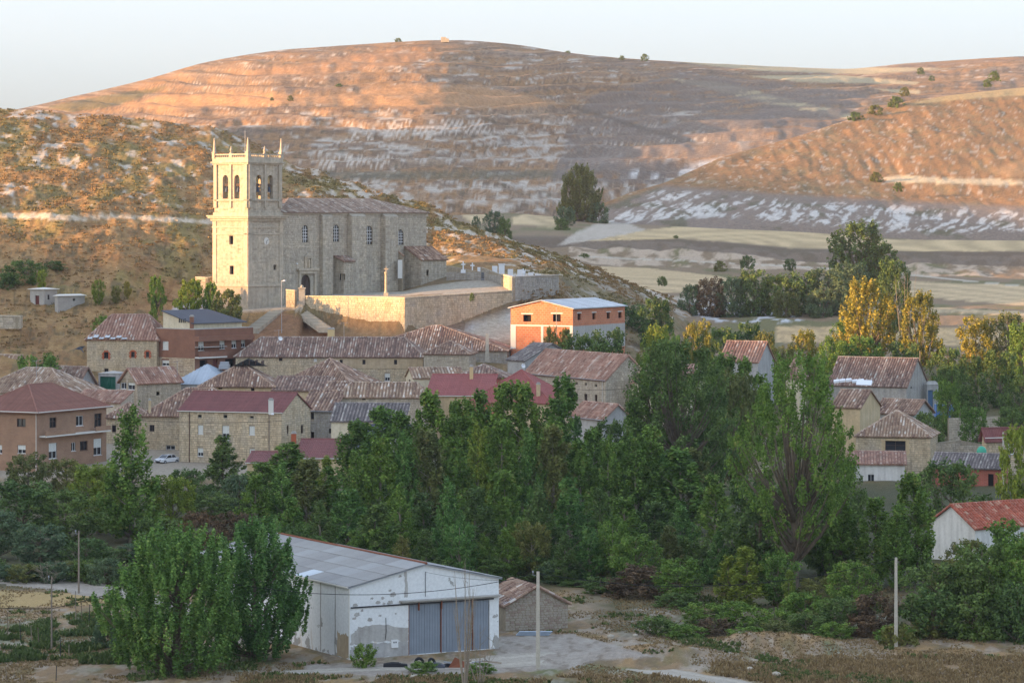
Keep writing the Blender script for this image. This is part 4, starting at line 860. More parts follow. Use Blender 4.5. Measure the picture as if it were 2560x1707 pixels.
h = H('house', 'ochre annex with dark slate roof joined to the low crimson roofed house', 'house', 950, 489, 84, 863, 955, 1146, zb=-.5); h.walls('plaster_ochre'); h.LR = 5; h.roof('shedL', 1.6, 'slate_dark', FLAT, .3); h.gutter('L', 'trim_pale', .3)
h = H('house', 'low ochre house with sliver of crimson roof in front of the three storey stone house', 'house', 705, 488, 84, 618, 712, 1157, zb=-.5); h.walls('plaster_ochre'); h.LR = 5; h.roof('shedL', 1.2, 'tile_mauve', NEW, .3); h.gutter('L', 'trim_pale', .3)
h = H('house', 'grey plastered house with pinkish tile roof below the pale stone house', 'house', 1508, 492, 30, 1425, 1580, 1050, zb=-.5); h.walls('plaster_grey'); h.roof('gableR', 2.2, 'tile_pink', OLD, .3); h.gutter('L')
h = H('house', 'orange brick house fragment seen between poplars below the crimson roofs', 'house', 1198, 508, 40, 1172, 1240, 1026, zb=-.2); h.walls('brick_orange'); h.roof('gableR', 1.2, 'tile_crimson', NEW, .2)
# right side of the village
h = H('white_house', 'white plastered house with pinkish tile roof hidden behind the great dark poplar', 'house', 1720, 540, 70, 1580, 1780, 960, zb=1.5); h.opening('L', (1640,985,1652,1005), 'brown')
h.walls('plaster_cream'); h.roof('gableR', 2.8, 'tile_pink', BIG, .3)
h = H('house', 'grey gabled house with pinkish roof peeping above the great dark poplar', 'house', 1895, 575, 62, 1800, 1935, 905, zb=6)
h.walls('plaster_grey'); h.roof('gableR', 3.4, 'tile_pink', BIG, .3)
h = H('house', 'narrow yellow house with two tier tiled roof between the two great poplars', 'house', 2000, 560, 70, 1965, 2015, 938, zb=4); h.walls('plaster_cream'); h.roof('hip', 2.6, 'tile_old', OLD, .3, ins=1)
h = H('barn', 'big grey stone barn with steep gable and long tiled roof on the right', 'barn', 2266, 560, 62, 2070, 2320, 968, zb=6.4); h.opening('R', (2276,958,2280,972), 'vent')
h.walls('stone_grey'); h.roof('gableR', RS(899, 968, 560, 3), 'tile_old', OLD, .25)
h = H('shed', 'grey lean-to with blue door against the right end of the big stone barn', 'shed', 2318, 566, 30, 2312, 2346, 962, zb=6.2); h.opening('R', (2320,975,2333,1022), 'bluedoor', label='tall blue door'); h.walls('plaster_grey'); h.roof('hip', .5, 'concrete', FLAT, .1, ridge=False)
h = H('tiled_house', 'low tiled outhouse between the barn and the pyramid roofed stone house', 'outbuilding', 2285, 535, 55, 2190, 2330, 1034, zb=3); h.opening('R', (2296,1030,2304,1050), 'hole'); h.walls('plaster_grey'); h.roof('gableR', 2.0, 'tile_old', OLD, .5)
h = H('tiled_house', 'house with steep striped tile slope just left of the pyramid roofed stone house', 'house', 2150, 525, 60, 2080, 2200, 1020, zb=1); h.walls('plaster_ochre'); h.roof('gableR', 2.6, 'tile_old', BIG, .3)
h = H('stone_house', 'yellow stone house with pyramid tiled roof and triple window on the right', 'house', 2326, 503, 76, 2140, 2338, 1092, zb=-.5)
h.opening('L', (2213,1101,2264,1132), 'brown'); h.surround('L', (2213,1101,2264,1132), 'plaster_ochre', .5); h.walls('mortar', stone='stone_warm', ch=.34); h.LR = 10; h.roof('hip', 3.7, 'tile_old', OLD, .35, ins=6)
h = H('annex', 'white walled annex with pink tiled lean-to roof under the triple window', 'house', 2262, 490, 84, 2122, 2270, 1162, zb=-.8); h.opening('L', (2169,1185,2186,1206), 'white'); h.walls('plaster_white'); h.LR = 7; h.roof('shedL', 1.4, 'tile_pink', OLD, .35)
h = H('house', 'low red brick house with dull tiled roof left of the cream wall on the right', 'house', 2508, 480, 70, 2330, 2520, 1172, zb=-1); h.opening('L', (2470,1184,2484,1230), 'opendoor'); h.walls('brick_red'); h.roof('shedL', 1.8, 'tile_grey', OLD, .4)
h = H('house', 'cream stone house with crimson eaves at the right edge', 'house', 2466, 500, 18, 2455, 2640, 1094, zb=-.6); h.opening('R', (2515,1110,2535,1135), 'half'); h.walls('mortar', stone='stone_warm', ch=.34); h.roof('gableL', 1.3, 'tile_mauve', NEW, .5); h.gutter('R', 'trim_pale', .5)
h = H('house', 'house with orange framed windows and pink roof behind the leaning poplar', 'house', 1912, 503, 80, 1815, 1920, 1090, zb=-.4)
for r in ((1838,1102,1850,1118), (1866,1102,1880,1120)): h.opening('L', r, 'brown'); h.surround('L', r)
h.walls('plaster_cream'); h.LR = 7; h.roof('hip', 2.2, 'tile_pink', BIG, .3, ins=4)
h = H('barn', 'barn with bright red tiled roof and whitewashed gable at the right edge below', 'barn', 2438, 372, 35, 2322, 2720, 1322, zb=-1); h.walls('plaster_white'); h.roof('gableL', 2.4, 'tile_red', OLD, .3)
# hillside hut
h = H('hut', 'small concrete block hut with red door on the hillside at left', 'hut', 111, 640, 55, 75, 143, 724, base=774); h.opening('L', (88,739,98,771), 'reddoor', label='faded red door'); h.opening('R', (119,737,124,749), 'brown')
h.walls('block_grey'); h.roof('hip', .25, 'trim_pale', FLAT, .35, ridge=False)
h = H('hut', 'low flat roofed concrete wing right of the block hut on the hillside', 'hut', 145, 637, 40, 137, 212, 740, base=768); h.opening('R', (182,746,188,752), 'hole'); h.walls('block_grey'); h.roof('hip', .2, 'trim_pale', FLAT, .3, ridge=False)
# orange brick building
h = H('brick_building', 'unfinished orange brick building with pale sheet roof right of the church', 'building', 1432, 600, 62, 1277, 1562, 772, base=875)
for r in ((1308,786,1328,804), (1382,785,1402,804)):
    h.opening('L', r, 'hole'); h.band('L', h.rect('L', r)[3]+.05, h.rect('L', r)[3]+.25, 'trim_pale', h.rect('L', r)[0]-.4, h.rect('L', r)[1]+.4, name='lintel')
for x in (1443, 1480, 1516, 1545):
    r = (x+1, 783.5-(x-1443)*.035, x+9, 800-(x-1443)*.05); h.opening('R', r, 'hole'); q = h.rect('R', r); h.band('R', q[3]+.03, q[3]+.2, 'trim_pale', q[0]-.3, q[1]+.3, name='lintel')
h.walls('brick_orange', None)
z1 = h.uz('L', 1432, 817)[1]; h.band('L', z1, z1+.25, 'trim_pale', d=.06); h.band('R', .0, z1+.1, 'concrete', d=.06, name='concrete_base')
h.band('L', 0, z1-.003, 'trim_pale', 0, .6, .08, 'pillar'); h.band('L', 0, z1-.003, 'trim_pale', h.LL-1.1, h.LL, .08, 'pillar'); q = h.u_at('L', 1356); h.band('L', 0, z1-.003, 'trim_pale', q-.25, q+.25, .08, 'pillar')
h.roof('gableL', RS(751, 771, 600, 3), 'sheet_pale', SHEET, .45, ridge=False)
# ------------------------------------------------------------------ church
h = House('church_tower', 'tall square stone bell tower with balustrade, pinnacles and paired belfry arches', 'tower', 620, 632, 50, 533, 707, 402, base=770)
T = h; S = (h.LR+h.LL)/2; h.LR = S; h.LL = S
def tz(py): return ZP(py, 632)-h.zb
WT = {'R': Wall((0, 0, 0), (1, 0, 0), (0, -1, 0)), 'L': Wall((0, 0, 0), (0, 1, 0), (-1, 0, 0)), 'B': Wall((0, S, 0), (1, 0, 0), (0, 1, 0)), 'E': Wall((S, 0, 0), (0, 1, 0), (1, 0, 0))}
h.W = WT
Z = {k: tz(v) for k, v in dict(plinth=717, corn=546, frieze=570, belf=531, sill=498, top=411, bal=400, rail=384, pin=345).items()}
lower = {'L': [(573,589,583,611), (574,664,584,686)], 'R': [(684,662,691,675)], 'B': [], 'E': []}
for sd in 'LR':
    for r in lower[sd]: h.opening(sd, r, 'hole')
h.opening('L', (572,728,586,746), 'door')
low_holes = {k: list(v) for k, v in h.holes.items()}
bel = []
for c in (.335, .665):
    bel.append((S*c-.76, S*c+.76, tz(497), tz(437), True))
b = MB(); st = MB(); bb = MB(); sb = MB()
for sd in 'RLBE':
    W = WT[sd]; wall_faces(b, W, 0, S, -2, Z['belf'], low_holes[sd], .5)
    if sd in 'RL':
        stones(st, W, .02, S-.02, Z['plinth'], Z['corn'], low_holes[sd], .38, .5, 1.1, .02, seed=31+ord(sd), ir=.06)
    i = .22; W2 = Wall(tuple(W.o - W.n*i), tuple(W.u), tuple(W.n)); wall_faces(bb, W2, i, S-i, Z['belf'], Z['top'], bel, .9)
    if sd in 'RL': stones(sb, W2, i, S-i, Z['belf'], Z['top'], bel, .38, .5, 1.1, .02, seed=51+ord(sd), ir=.06)
w1 = b.build('lower_wall', MATS['stone_tower'], h.root); st.build('masonry', MATS['stone_tower'], w1, kind='stuff')
w2 = bb.build('belfry_wall', MATS['stone_tower'], h.root); sb.build('masonry', MATS['stone_tower'], w2, kind='stuff')
b = MB()
def ring(z0, z1, d, mb=b, t=.55): mb.box((-d, -d, z0), (S+d, S+d, z1), t)
ring(-2, Z['plinth'], .22, t=.4)
b.build('plinth', MATS['stone_tower'], h.root)
for nm, z0, z1, d in (('base_cornice', Z['plinth']+.002, Z['plinth']+.35, .42), ('base_cornice', Z['plinth']+.352, Z['plinth']+.55, .25), ('frieze', Z['frieze'], Z['frieze']+.3, .16), ('frieze', Z['frieze']-1.35, Z['frieze']-1.05, .14),
                     ('cornice', Z['corn']-.5, Z['corn'], .35), ('cornice', Z['corn']+.002, Z['corn']+.35, .75), ('cornice', Z['corn']+.352, Z['corn']+.6, .95), ('string_course', Z['sill']-.35, Z['sill']-.05, .0),
                     ('top_cornice', Z['top']+.002, Z['top']+.3, .1), ('top_cornice', Z['top']+.302, Z['top']+.6, .35), ('top_cornice', Z['top']+.602, Z['bal']+.35, .1)):
    b = MB()
    if nm == 'string_course':
        for sd in 'RLBE': W = WT[sd]; b.obox(W.pt(0.1, z0, -.2), W.u*(S-.2), (0, 0, z1-z0), W.n*.3)
    else: b.box((-d, -d, z0), (S+d, S+d, z1), .6)
    b.build(nm, MATS['stone_tower'], h.root)
b = MB()   # corner and middle pilasters
for sd in 'RLBE':
    W = WT[sd]
    for u, wd in ((0.0, 1.05), (S-1.05, 1.05)):
        b.obox(W.pt(u+.004, Z['plinth']+.55, .0), W.u*(wd-.008), (0, 0, Z['corn']-Z['plinth']-1.06), W.n*.14, .6)
        b.obox(W.pt(u+.25 if u == 0 else u-.02, Z['belf']+.9, -.2), W.u*.85, (0, 0, Z['top']-Z['belf']-.91), W.n*.3, .55)
    b.obox(W.pt(S/2-.25, Z['belf']+.9, -.2), W.u*.5, (0, 0, Z['top']-Z['belf']-.91), W.n*.27, .55)
b.build('pilasters', MATS['stone_tower'], h.root)
b = MB(); b.box((.5, .5, Z['belf']-1), (S-.5, S-.5, Z['sill']-.4)); b.box((.5, .5, Z['top']-.4), (S-.5, S-.5, Z['top'])); b.build('belfry_floor', MATS['stone_church'], h.root)
zb0 = Z['bal']+.35; zr = Z['rail']
def baluster_mb():
    m = MB(); hh = zr-zb0-.5; m.lathe((0, 0, 0), [(.10, 0), (.10, .08*hh), (.06, .15*hh), (.13, .38*hh), (.05, .72*hh), (.10, .9*hh), (.10, hh)], 8); return m
bal0 = baluster_mb().build('baluster', MATS['stone_tower'], h.root); first = True
for sd in 'RLBE':
    W = WT[sd]; m = MB(); m.obox(W.pt(.35, zb0, -.38), W.u*(S-.7), (0, 0, .25), W.n*.36, .6); m.obox(W.pt(.35, zr-.25, -.4), W.u*(S-.7), (0, 0, .25), W.n*.4, .6)
    m.build('balustrade_rail', MATS['stone_tower'], h.root)
    m = MB(); m.obox(W.pt(S/2-.35, zb0+.25, -.42), W.u*.7, (0, 0, zr-zb0-.25+.1), W.n*.44, .6)
    c = W.pt(S/2, zr+.1, -.2); m.lathe(c, [(.3, 0), (.3, .15), (.14, .3), (.24, .6), (.26, .8), (.1, 1.1), (.14, 1.25), (.02, 1.5)], 8); m.build('balustrade_pier', MATS['stone_tower'], h.root)
    n = 7
    for half in (0, 1):
        a0 = .75 if half == 0 else S/2+.45; a1 = S/2-.45 if half == 0 else S-.75
        for k in range(n):
            p = W.pt(a0+(a1-a0)*(k+.5)/n, zb0+.25, -.2); o = bal0 if first else bal0.copy()
            if not first: COL.objects.link(o); o.parent = h.root
            first = False; o.location = p
for (x, y) in ((.2, .2), (S-.2, .2), (.2, S-.2), (S-.2, S-.2)):
    m = MB(); m.box((x-.36, y-.36, zb0), (x+.36, y+.36, zr+.25), .6); m.box((x-.42, y-.42, zr+.252), (x+.42, y+.42, zr+.4), .6)
    zt = Z['pin']; q = .25
    m.add([(x-q, y-q, zr+.402), (x+q, y-q, zr+.402), (x+q, y+q, zr+.402), (x-q, y+q, zr+.402), (x-.1, y-.1, zt-.3), (x+.1, y-.1, zt-.3), (x+.1, y+.1, zt-.3), (x-.1, y+.1, zt-.3)], [(0,1,5,4), (1,2,6,5), (2,3,7,6), (3,0,4,7), (4,5,6,7)], .6)
    m.lathe((x, y, zt-.3), [(.1, 0), (.18, .12), (.16, .28), (.03, .4)], 8); m.build('pinnacle', MATS['stone_tower'], h.root)
b = MB(); b.tube([(S*.42, S*.5, Z['bal']), (S*.42, S*.5, tz(325))], [.06, .03], 6); b.build('lightning_rod', MATS['metal_grey'], h.root)
for u in bel:
    for sd in 'RL':
        W = WT[sd]; c = W.pt((u[0]+u[1])/2, u[2]+1.35, -.65); m = MB(); m.lathe(c, [(.48, 0), (.42, .15), (.33, .6), (.26, .95), (.12, 1.1), (.05, 1.2)], 12)
        bo = m.build('bell', MATS['bell_bronze'], h.root, smooth=True); m = MB(); m.obox(W.pt(u[0]-.05, u[2]+2.5, -.85), W.u*1.34, (0, 0, .5), W.n*.35); m.build('bell_yoke', MATS['wood_dark'], bo)
u, z = h.uz('R', 666, 603); W = WT['R']; m = MB(); pts = [W.pt(u+.72*math.cos(a*math.pi/12), z+.72*math.sin(a*math.pi/12), .045) for a in range(24)]; m.poly(pts); ck = m.build('clock', MATS['trim_pale'], h.root)
m = MB(); m.obox(W.pt(u, z-.03, .05), W.u*.5+Vector((0, 0, .28)), (0, 0, .08), W.n*.03); m.obox(W.pt(u-.04, z, .05), W.u*.08, (0, 0, -.55), W.n*.03); m.build('clock_hand', MATS['metal_dark'], ck)
# nave ------------------------------------------------------
def world_of(h, x, y): return h.X0+h.dR[0]*x+h.dL[0]*y, h.Y0+h.dR[1]*x+h.dL[1]*y
nx, ny = world_of(T, S+.02, 1.3)
npx = 1280+nx/ny*F
h = House('church', 'stone church nave with long tiled roof, arched windows and carved portal right of the tower', 'church', npx, ny, 50, npx-60, 1066, PYZ(41.5, ny), zb=23.2)
h.LL = 13.5; Nv = h
W = h.W['R']; h.W['B'] = Wall((0, h.LL, 0), (1, 0, 0), (0, 1, 0))
for r in ((756,563,770,606), (833,562,848,604), (915,565,931,611), (993,574,1009,612)): h.opening('R', r, 'lattice', arch=True)
h.opening('R', (753,687,776,738), 'door', arch=True, label='dark arched double door')
h.walls('mortar_church', stone='stone_church', ch=.38, lens=(.5, 1.2), proud=.025)
h.roof('hip', 2.7, 'tile_church', OLD, .5, ins=10)
b = MB(); b.obox(W.pt(-.01, h.H-.45, .0), W.u*(h.LR+.2), (0, 0, .25), W.n*.22, .6); b.obox(W.pt(-.01, h.H-.2, .0), W.u*(h.LR+.2), (0, 0, .2), W.n*.38, .6); b.build('cornice', MATS['stone_church'], h.root)
z = h.uz('R', 760, 617)[1]; b = MB(); b.obox(W.pt(0, z-.1, .0), W.u*(h.u_at('R', 868)), (0, 0, .22), W.n*.1, .6); b.build('string_course', MATS['stone_church'], h.root)
def butt(x0, x1, py1, d, m='stone_church'):
    a, bb_ = h.u_at('R', x0), h.u_at('R', x1); zt = h.uz('R', x0, py1)[1]; q = MB(); q.obox(W.pt(a, -1, .002), W.u*(bb_-a), (0, 0, zt+1), W.n*d)
    q.add([W.pt(a, zt+.002, 0), W.pt(bb_, zt+.002, 0), W.pt(bb_, zt+.002, d), W.pt(a, zt+.002, d), W.pt(a, zt+d*.6, 0), W.pt(bb_, zt+d*.6, 0)], [(3,2,5,4), (0,3,4), (1,5,2)])
    o = q.build('buttress', MATS['mortar_church'], h.root); k = MB(); W2 = Wall(tuple(W.pt(a, 0, d)), tuple(W.u), tuple(W.n)); stones(k, W2, 0, bb_-a, 0, zt, [], .4, .5, 1.1, .025, seed=int(x0))
    W3 = Wall(tuple(W.pt(a, 0, 0)), tuple(W.n), tuple(-W.u)); stones(k, W3, 0, d, 0, zt, [], .4, .5, 1.1, .025, seed=int(x0)+1); k.build('masonry', MATS[m], o, kind='stuff')
butt(799, 824, 540, .9); butt(868, 904, 541, 1.4); butt(952, 984, 541, 1.3)
# portal
def up(px, py): return h.uz('R', px, py)
def slab(nm, x0, y0, x1, y1, d0, d1, m='stone_tower', parent=None):
    a = h.u_at('R', x0); bq = h.u_at('R', x1); z0 = up((x0+x1)/2, y1)[1]; z1 = up((x0+x1)/2, y0)[1]; q = MB(); q.obox(W.pt(a, z0, d0), W.u*(bq-a), (0, 0, z1-z0), W.n*(d1-d0), .6); return q.build(nm, MATS[m], parent or h.root)
pt = slab('portal', 745, 676, 789, 684, .002, .5)
slab('portal_column', 745.5, 684.3, 750, 742, .002, .35, parent=pt); slab('portal_column', 784, 684.3, 788.5, 742, .002, .35, parent=pt)
slab('portal_cornice', 741, 671, 792, 675.7, .002, .75, parent=pt)
slab('niche', 764, 648, 775, 670.7, .002, .12, parent=pt)
nr = slab('niche_frame', 760.5, 646, 763.7, 670.6, .002, .3, parent=pt); slab('niche_frame', 775.3, 646, 778.5, 670.6, .002, .3, parent=pt); slab('niche_frame', 759, 642.5, 780, 645.7, .002, .4, parent=pt)
q = MB(); a, z = up(759.5, 642); c, _ = up(779.5, 642); q.add([W.pt(a, z, .002), W.pt(c, z, .002), W.pt((a+c)/2, z+.8, .002), W.pt(a, z, .35), W.pt(c, z, .35), W.pt((a+c)/2, z+.8, .35)], [(3,4,5), (0,3,5,2), (1,2,5,4)]); q.build('pediment', MATS['stone_tower'], pt)
q = MB(); a, z = up(769.5, 669.5); q.lathe(W.pt(a, z, .3), [(.18, 0), (.22, .3), (.17, .8), (.2, 1.05), (.08, 1.2), (.13, 1.35), (.1, 1.5), (.02, 1.58)], 8); q.build('niche_statue', MATS['stone_warm'], pt)
q = MB(); a, z = up(740.5, 661); q.lathe(W.pt(a, z, .2), [(.12, 0), (.2, .12), (.12, .25)], 8); q.build('lamp', MATS['lamp_white'], h.root)
# low annex and sacristy
ax, ay = world_of(Nv, Nv.u_at('R', 884), -2.6); apx = 1280+ax/ay*F
def sub(name, label, p_from, dep, p_to, eave_py, zb, m, roofkind, rise, tiles, stone=None, openings=()):
    u0 = Nv.u_at('R', p_from); X, Y = world_of(Nv, u0, -dep); px = 1280+X/Y*F
    k = House(name, label, 'building', px, Y, 50, px-12, p_to, eave_py, zb=zb); k.LL = dep; k.W['B'] = Wall((0, k.LL, 0), (1, 0, 0), (0, 1, 0))
    for sd, r, sty in openings: k.opening(sd, r, sty)
    k.walls(m, stone=stone, ch=.36, lens=(.45, 1)); k.roof(roofkind, rise, tiles, OLD, .35, ridge=False); return k
sub('chapel', 'low chapel with small tiled lean-to roof built against the church wall', 836, 2.6, 884, 654, 23.6, 'mortar', 'shedR', 1.0, 'tile_old', 'stone_church', (('R', (856,685,863,700), 'hole'),))
k = sub('sacristy', 'sacristy block with sloping tiled roof at the right end of the church', 1012, 4.6, 1116, 650, 24.2, 'mortar', 'shedR', 2.6, 'tile_old', 'stone_church', (('R', (1066,675,1072,689), 'hole'),))
u = Nv.u_at('R', 987); X, Y = world_of(Nv, u, -2.4); px = 1280+X/Y*F
k = House('porch_block', 'shallow stone block with white panel between church buttress and sacristy', 'building', px, Y, 50, px-12, 1006, 640, zb=24.2); k.LL = 2.4; k.W['B'] = Wall((0, 2.4, 0), (1, 0, 0), (0, 1, 0))
k.walls('mortar', stone='stone_church', ch=.36); k.roof('shedR', 1.5, 'tile_old', OLD, .3, ridge=False)
W2 = k.W['R']; a, z1 = k.uz('R', 994, 650); c, z0 = k.uz('R', 1005, 696); q = MB(); q.obox(W2.pt(a, z0, .04), W2.u*(c-a), (0, 0, z1-z0), W2.n*.05); q.build('white_panel', MATS['trim_pale'], k.root)
# ------------------------------------------------------------------ terrace wall, cemetery wall
def wallrun(name, label, cat, pts, thick, m='mortar', stone='stone_warm', ch=.42, cap=True, seed=3, both=False):
    """pts: (px, Y, top_py, bottom_z)"""
    root = empty(name, (*PT(pts[0][0], 0, pts[0][1])[:2], pts[0][3]), 0, label, cat); ox, oy, oz = root.location
    b = MB(); f = MB(); cp = MB()
    for i, (p, q) in enumerate(zip(pts, pts[1:])):
        x0, y0, _ = PT(p[0], 0, p[1]); x1, y1, _ = PT(q[0], 0, q[1]); z0 = ZP(p[2], p[1]); z1 = ZP(q[2], q[1]); zb = min(p[3], q[3])-oz; Ln = math.hypot(x1-x0, y1-y0)
        u = ((x1-x0)/Ln, (y1-y0)/Ln, 0); n = (u[1], -u[0], 0); W = Wall((x0-ox, y0-oy, 0), u, n); ha, hb = z0-oz, z1-oz
        A = [W.pt(0, zb), W.pt(Ln, zb), W.pt(Ln, hb), W.pt(0, ha)]; B = [W.pt(0, zb, -thick), W.pt(Ln, zb, -thick), W.pt(Ln, hb, -thick), W.pt(0, ha, -thick)]
        b.add(A+B, [(0,1,2,3), (7,6,5,4), (3,2,6,7), (0,3,7,4), (1,5,6,2)])
        stones(f, W, 0, Ln, zb, min(ha, hb)-.02, [], ch, .5, 1.1, .04, seed=seed+i)
        if cap:
            C = [W.pt(-.0, ha+.002, .08), W.pt(Ln, hb+.002, .08), W.pt(Ln, hb+.002, -thick-.08), W.pt(0, ha+.002, -thick-.08)]; D = [c+Vector((0, 0, .22)) for c in C]
            cp.add(C+D, [(0,1,5,4), (1,2,6,5), (2,3,7,6), (3,0,4,7), (4,5,6,7)], .7)
    o = b.build('wall', MATS[m], root); f.build('masonry', MATS[stone], o, kind='stuff')
    if cap: cp.build('coping', MATS[stone], root)
    return root
wallrun('retaining_wall', 'long sunlit stone terrace wall below the church, turning a corner', 'wall', [(751, 630, 742, 17), (850, 623, 742.5, 17), (930, 617.3, 744, 17), (1012, 611.8, 746, 17), (1100, 619.3, 740, 17.5), (1192, 628, 734, 19), (1280, 636.5, 728, 21), (1282, 636.7, 728, 21)], .8)
wallrun('cemetery_wall', 'tall plain stone wall of the cemetery right of the church', 'wall', [(1280, 636.5, 694, 20), (1397, 648, 689, 20)], .7, stone='stone_grey', ch=.36)
wallrun('cemetery_wall', 'short sunlit return wall at the corner of the cemetery', 'wall', [(1253, 648, 687, 24), (1280, 636.6, 695, 24)], .6, stone='stone_warm', ch=.36)
g = wallrun('cemetery_wall', 'stone cemetery front wall with dark iron gate between sacristy and corner', 'wall', [(1116, 666, 664, 24), (1201, 662, 680, 24), (1201.2, 662, 668, 24), (1222, 660, 676, 24), (1253, 648.5, 688, 24)], .5, stone='stone_grey', ch=.34, cap=False)
gx0, gy, _ = PT(1203, 0, 661.2); gx1 = PT(1220, 0, 661.2)[0]; b = MB(); zz0, zz1 = ZP(713, 661), ZP(681, 661)
b.box((gx0, gy-.12, zz0), (gx1, gy-.08, zz1)); o = b.build('gate', MATS['hole_dark'], g); o.matrix_parent_inverse.identity(); o.location = -g.location
b = MB(); 
for i in range(9): x = gx0+(gx1-gx0)*i/8; b.box((x-.03, gy-.2, zz0), (x+.03, gy-.14, zz1))
b.box((gx0, gy-.22, zz0+1.2), (gx1, gy-.2, zz0+1.3)); q = b.build('gate_bar', MATS['metal_grey'], o)
wallrun('cemetery_wall', 'ragged back wall of the cemetery climbing behind the graves', 'wall', [(1110, 700, 641, 26), (1180, 703, 645, 26), (1240, 704, 652, 26), (1320, 696, 668, 26), (1400, 668, 690, 25)], .6, stone='stone_rubble', ch=.4, seed=9)
wallrun('stone_wall', 'short pale wall left of the bell tower base', 'wall', [(489, 650, 694, 20), (519, 645, 696, 20), (534, 648, 694, 20)], .5, ch=.36)
wallrun('stone_wall', 'pale ruined wall on the slope at the left edge', 'wall', [(-60, 612, 790, 19.2), (52, 612, 792, 19.2), (56, 620, 792, 19.2)], 1.0, stone='stone_rubble')
wallrun('gate_pier_wall', 'short wall with stone piers left of the terrace steps', 'wall', [(715, 632, 726, 21), (737, 630.5, 728, 21)], .5, ch=.36)
for p, lab in (((751, 629.5, 722), 'stone gate pier at the left end of the terrace wall'),):
    x, y, z = PT(p[0]+4, p[2], p[1]); b = MB(); b.box((x-.6, y-.6, 22), (x+.6, y+.6, z), .6); b.box((x-.75, y-.75, z+.002), (x+.75, y+.75, z+.25), .6); b.lathe((x, y, z+.25), [(.3, 0), (.35, .2), (.1, .5)], 8)
    tag(b.build('gate_pier', MATS['stone_church']), lab, 'pier')
# steps
def steps(name, label, p0, p1, n, wd, Y0, Y1):
    x0, y0, z0 = PT(p0[0], p0[1], Y0); x1, y1, z1 = PT(p1[0], p1[1], Y1); root = empty(name, (x0, y0, z0), 0, label, 'steps')
    for i in range(n):
        t = i/n; b = MB(); b.box((-wd/2, 0, -.9), (wd/2, abs(y1-y0)/n*1.3, .1), (.35, .7, .5)[i % 3]); o = b.build('step', MATS['stone_church'], root); o.location = ((x1-x0)*t, (y1-y0)*t, (z1-z0)*t); o.rotation_euler.z = R(-12)
steps('stone_steps', 'wide pale stone steps climbing right towards the bell tower', (630, 822), (698, 771), 20, 2.6, 618, 630)
steps('stone_steps', 'grey stone steps descending right from the church forecourt', (812, 820), (744, 771), 20, 2.6, 618, 630)
# stone cross
x, y, z = PT(965, 746, 617); b = MB(); b.box((x-.45, y-.45, z-.3), (x+.45, y+.45, z+1.1), .6); b.lathe((x, y, z+1.1), [(.32, 0), (.32, .2), (.25, .3), (.23, 3.6), (.33, 3.8), (.33, 4.0)], 10)
b.box((x-.1, y-.1, z+5.1), (x+.1, y+.1, z+6.1)); b.box((x-.42, y-.09, z+5.55), (x+.42, y+.09, z+5.75)); tag(b.build('stone_cross', MATS['stone_warm']), 'carved stone cross on a round column above the terrace wall', 'cross')
# gravestones
GR = [(1158,664,1,'leftmost small white cross against the back cemetery wall'), (1181,667,1,'white cross second along the back cemetery wall'), (1198,672,0,'small dark and white grave marker above the iron gate'), (1237,672,2,'pale flat headstone between the gate and the tall white tomb'),
      (1254,676,3,'tall pale tomb slab in the middle of the cemetery'), (1276,680,2,'square white headstone above the lit corner wall'), (1281,692,1,'large white marble cross at the wall corner'), (1296,692,0,'small white headstone just right of the large marble cross'),
      (1300,681,2,'upright white headstone behind the statue'), (1308,690,4,'white angel statue tallest of the graves'), (1327,688,2,'white headstone right of the angel statue'), (1345,692,2,'rightmost low white headstone')]
for px, py, k, lab in GR:
    x, y, z = PT(px, py+2, 664 if px < 1260 else 655); m = MB()
    if k == 0: m.box((x-.35, y-.1, z-1.2), (x+.35, y+.1, z+.5))
    if k == 2: m.box((x-.55, y-.12, z-1.2), (x+.55, y+.12, z+.75)); m.box((x-.65, y-.2, z-1.2), (x+.65, y+.2, z-.9+.3))
    if k == 3: m.box((x-.6, y-.2, z-1.8), (x+.6, y+.2, z+1.4)); m.box((x-.7, y-.3, z+1.402), (x+.7, y+.3, z+1.55))
    if k == 1: m.box((x-.12, y-.1, z-1.2), (x+.12, y+.1, z+1.0)); m.box((x-.45, y-.09, z+.3), (x+.45, y+.09, z+.55)); m.box((x-.5, y-.3, z-1.4), (x+.5, y+.3, z-.7))
    if k == 4: m.box((x-.5, y-.4, z-1.6), (x+.5, y+.4, z-.2)); m.lathe((x, y, z-.2), [(.38, 0), (.3, .5), (.34, 1.0), (.22, 1.35), (.1, 1.42), (.17, 1.6), (.14, 1.8), (.02, 1.88)], 10); m.add([(x, y+.1, z+1.2), (x-.6, y+.15, z+1.5), (x-.4, y+.15, z+.5), (x+.6, y+.15, z+1.5), (x+.4, y+.15, z+.5)], [(0,1,2), (0,3,4)])
    tag(m.build('gravestone' if k not in (4,) else 'angel_statue', MATS['marble_white']), lab, 'gravestone' if k != 4 else 'statue', 'graves in the walled cemetery')
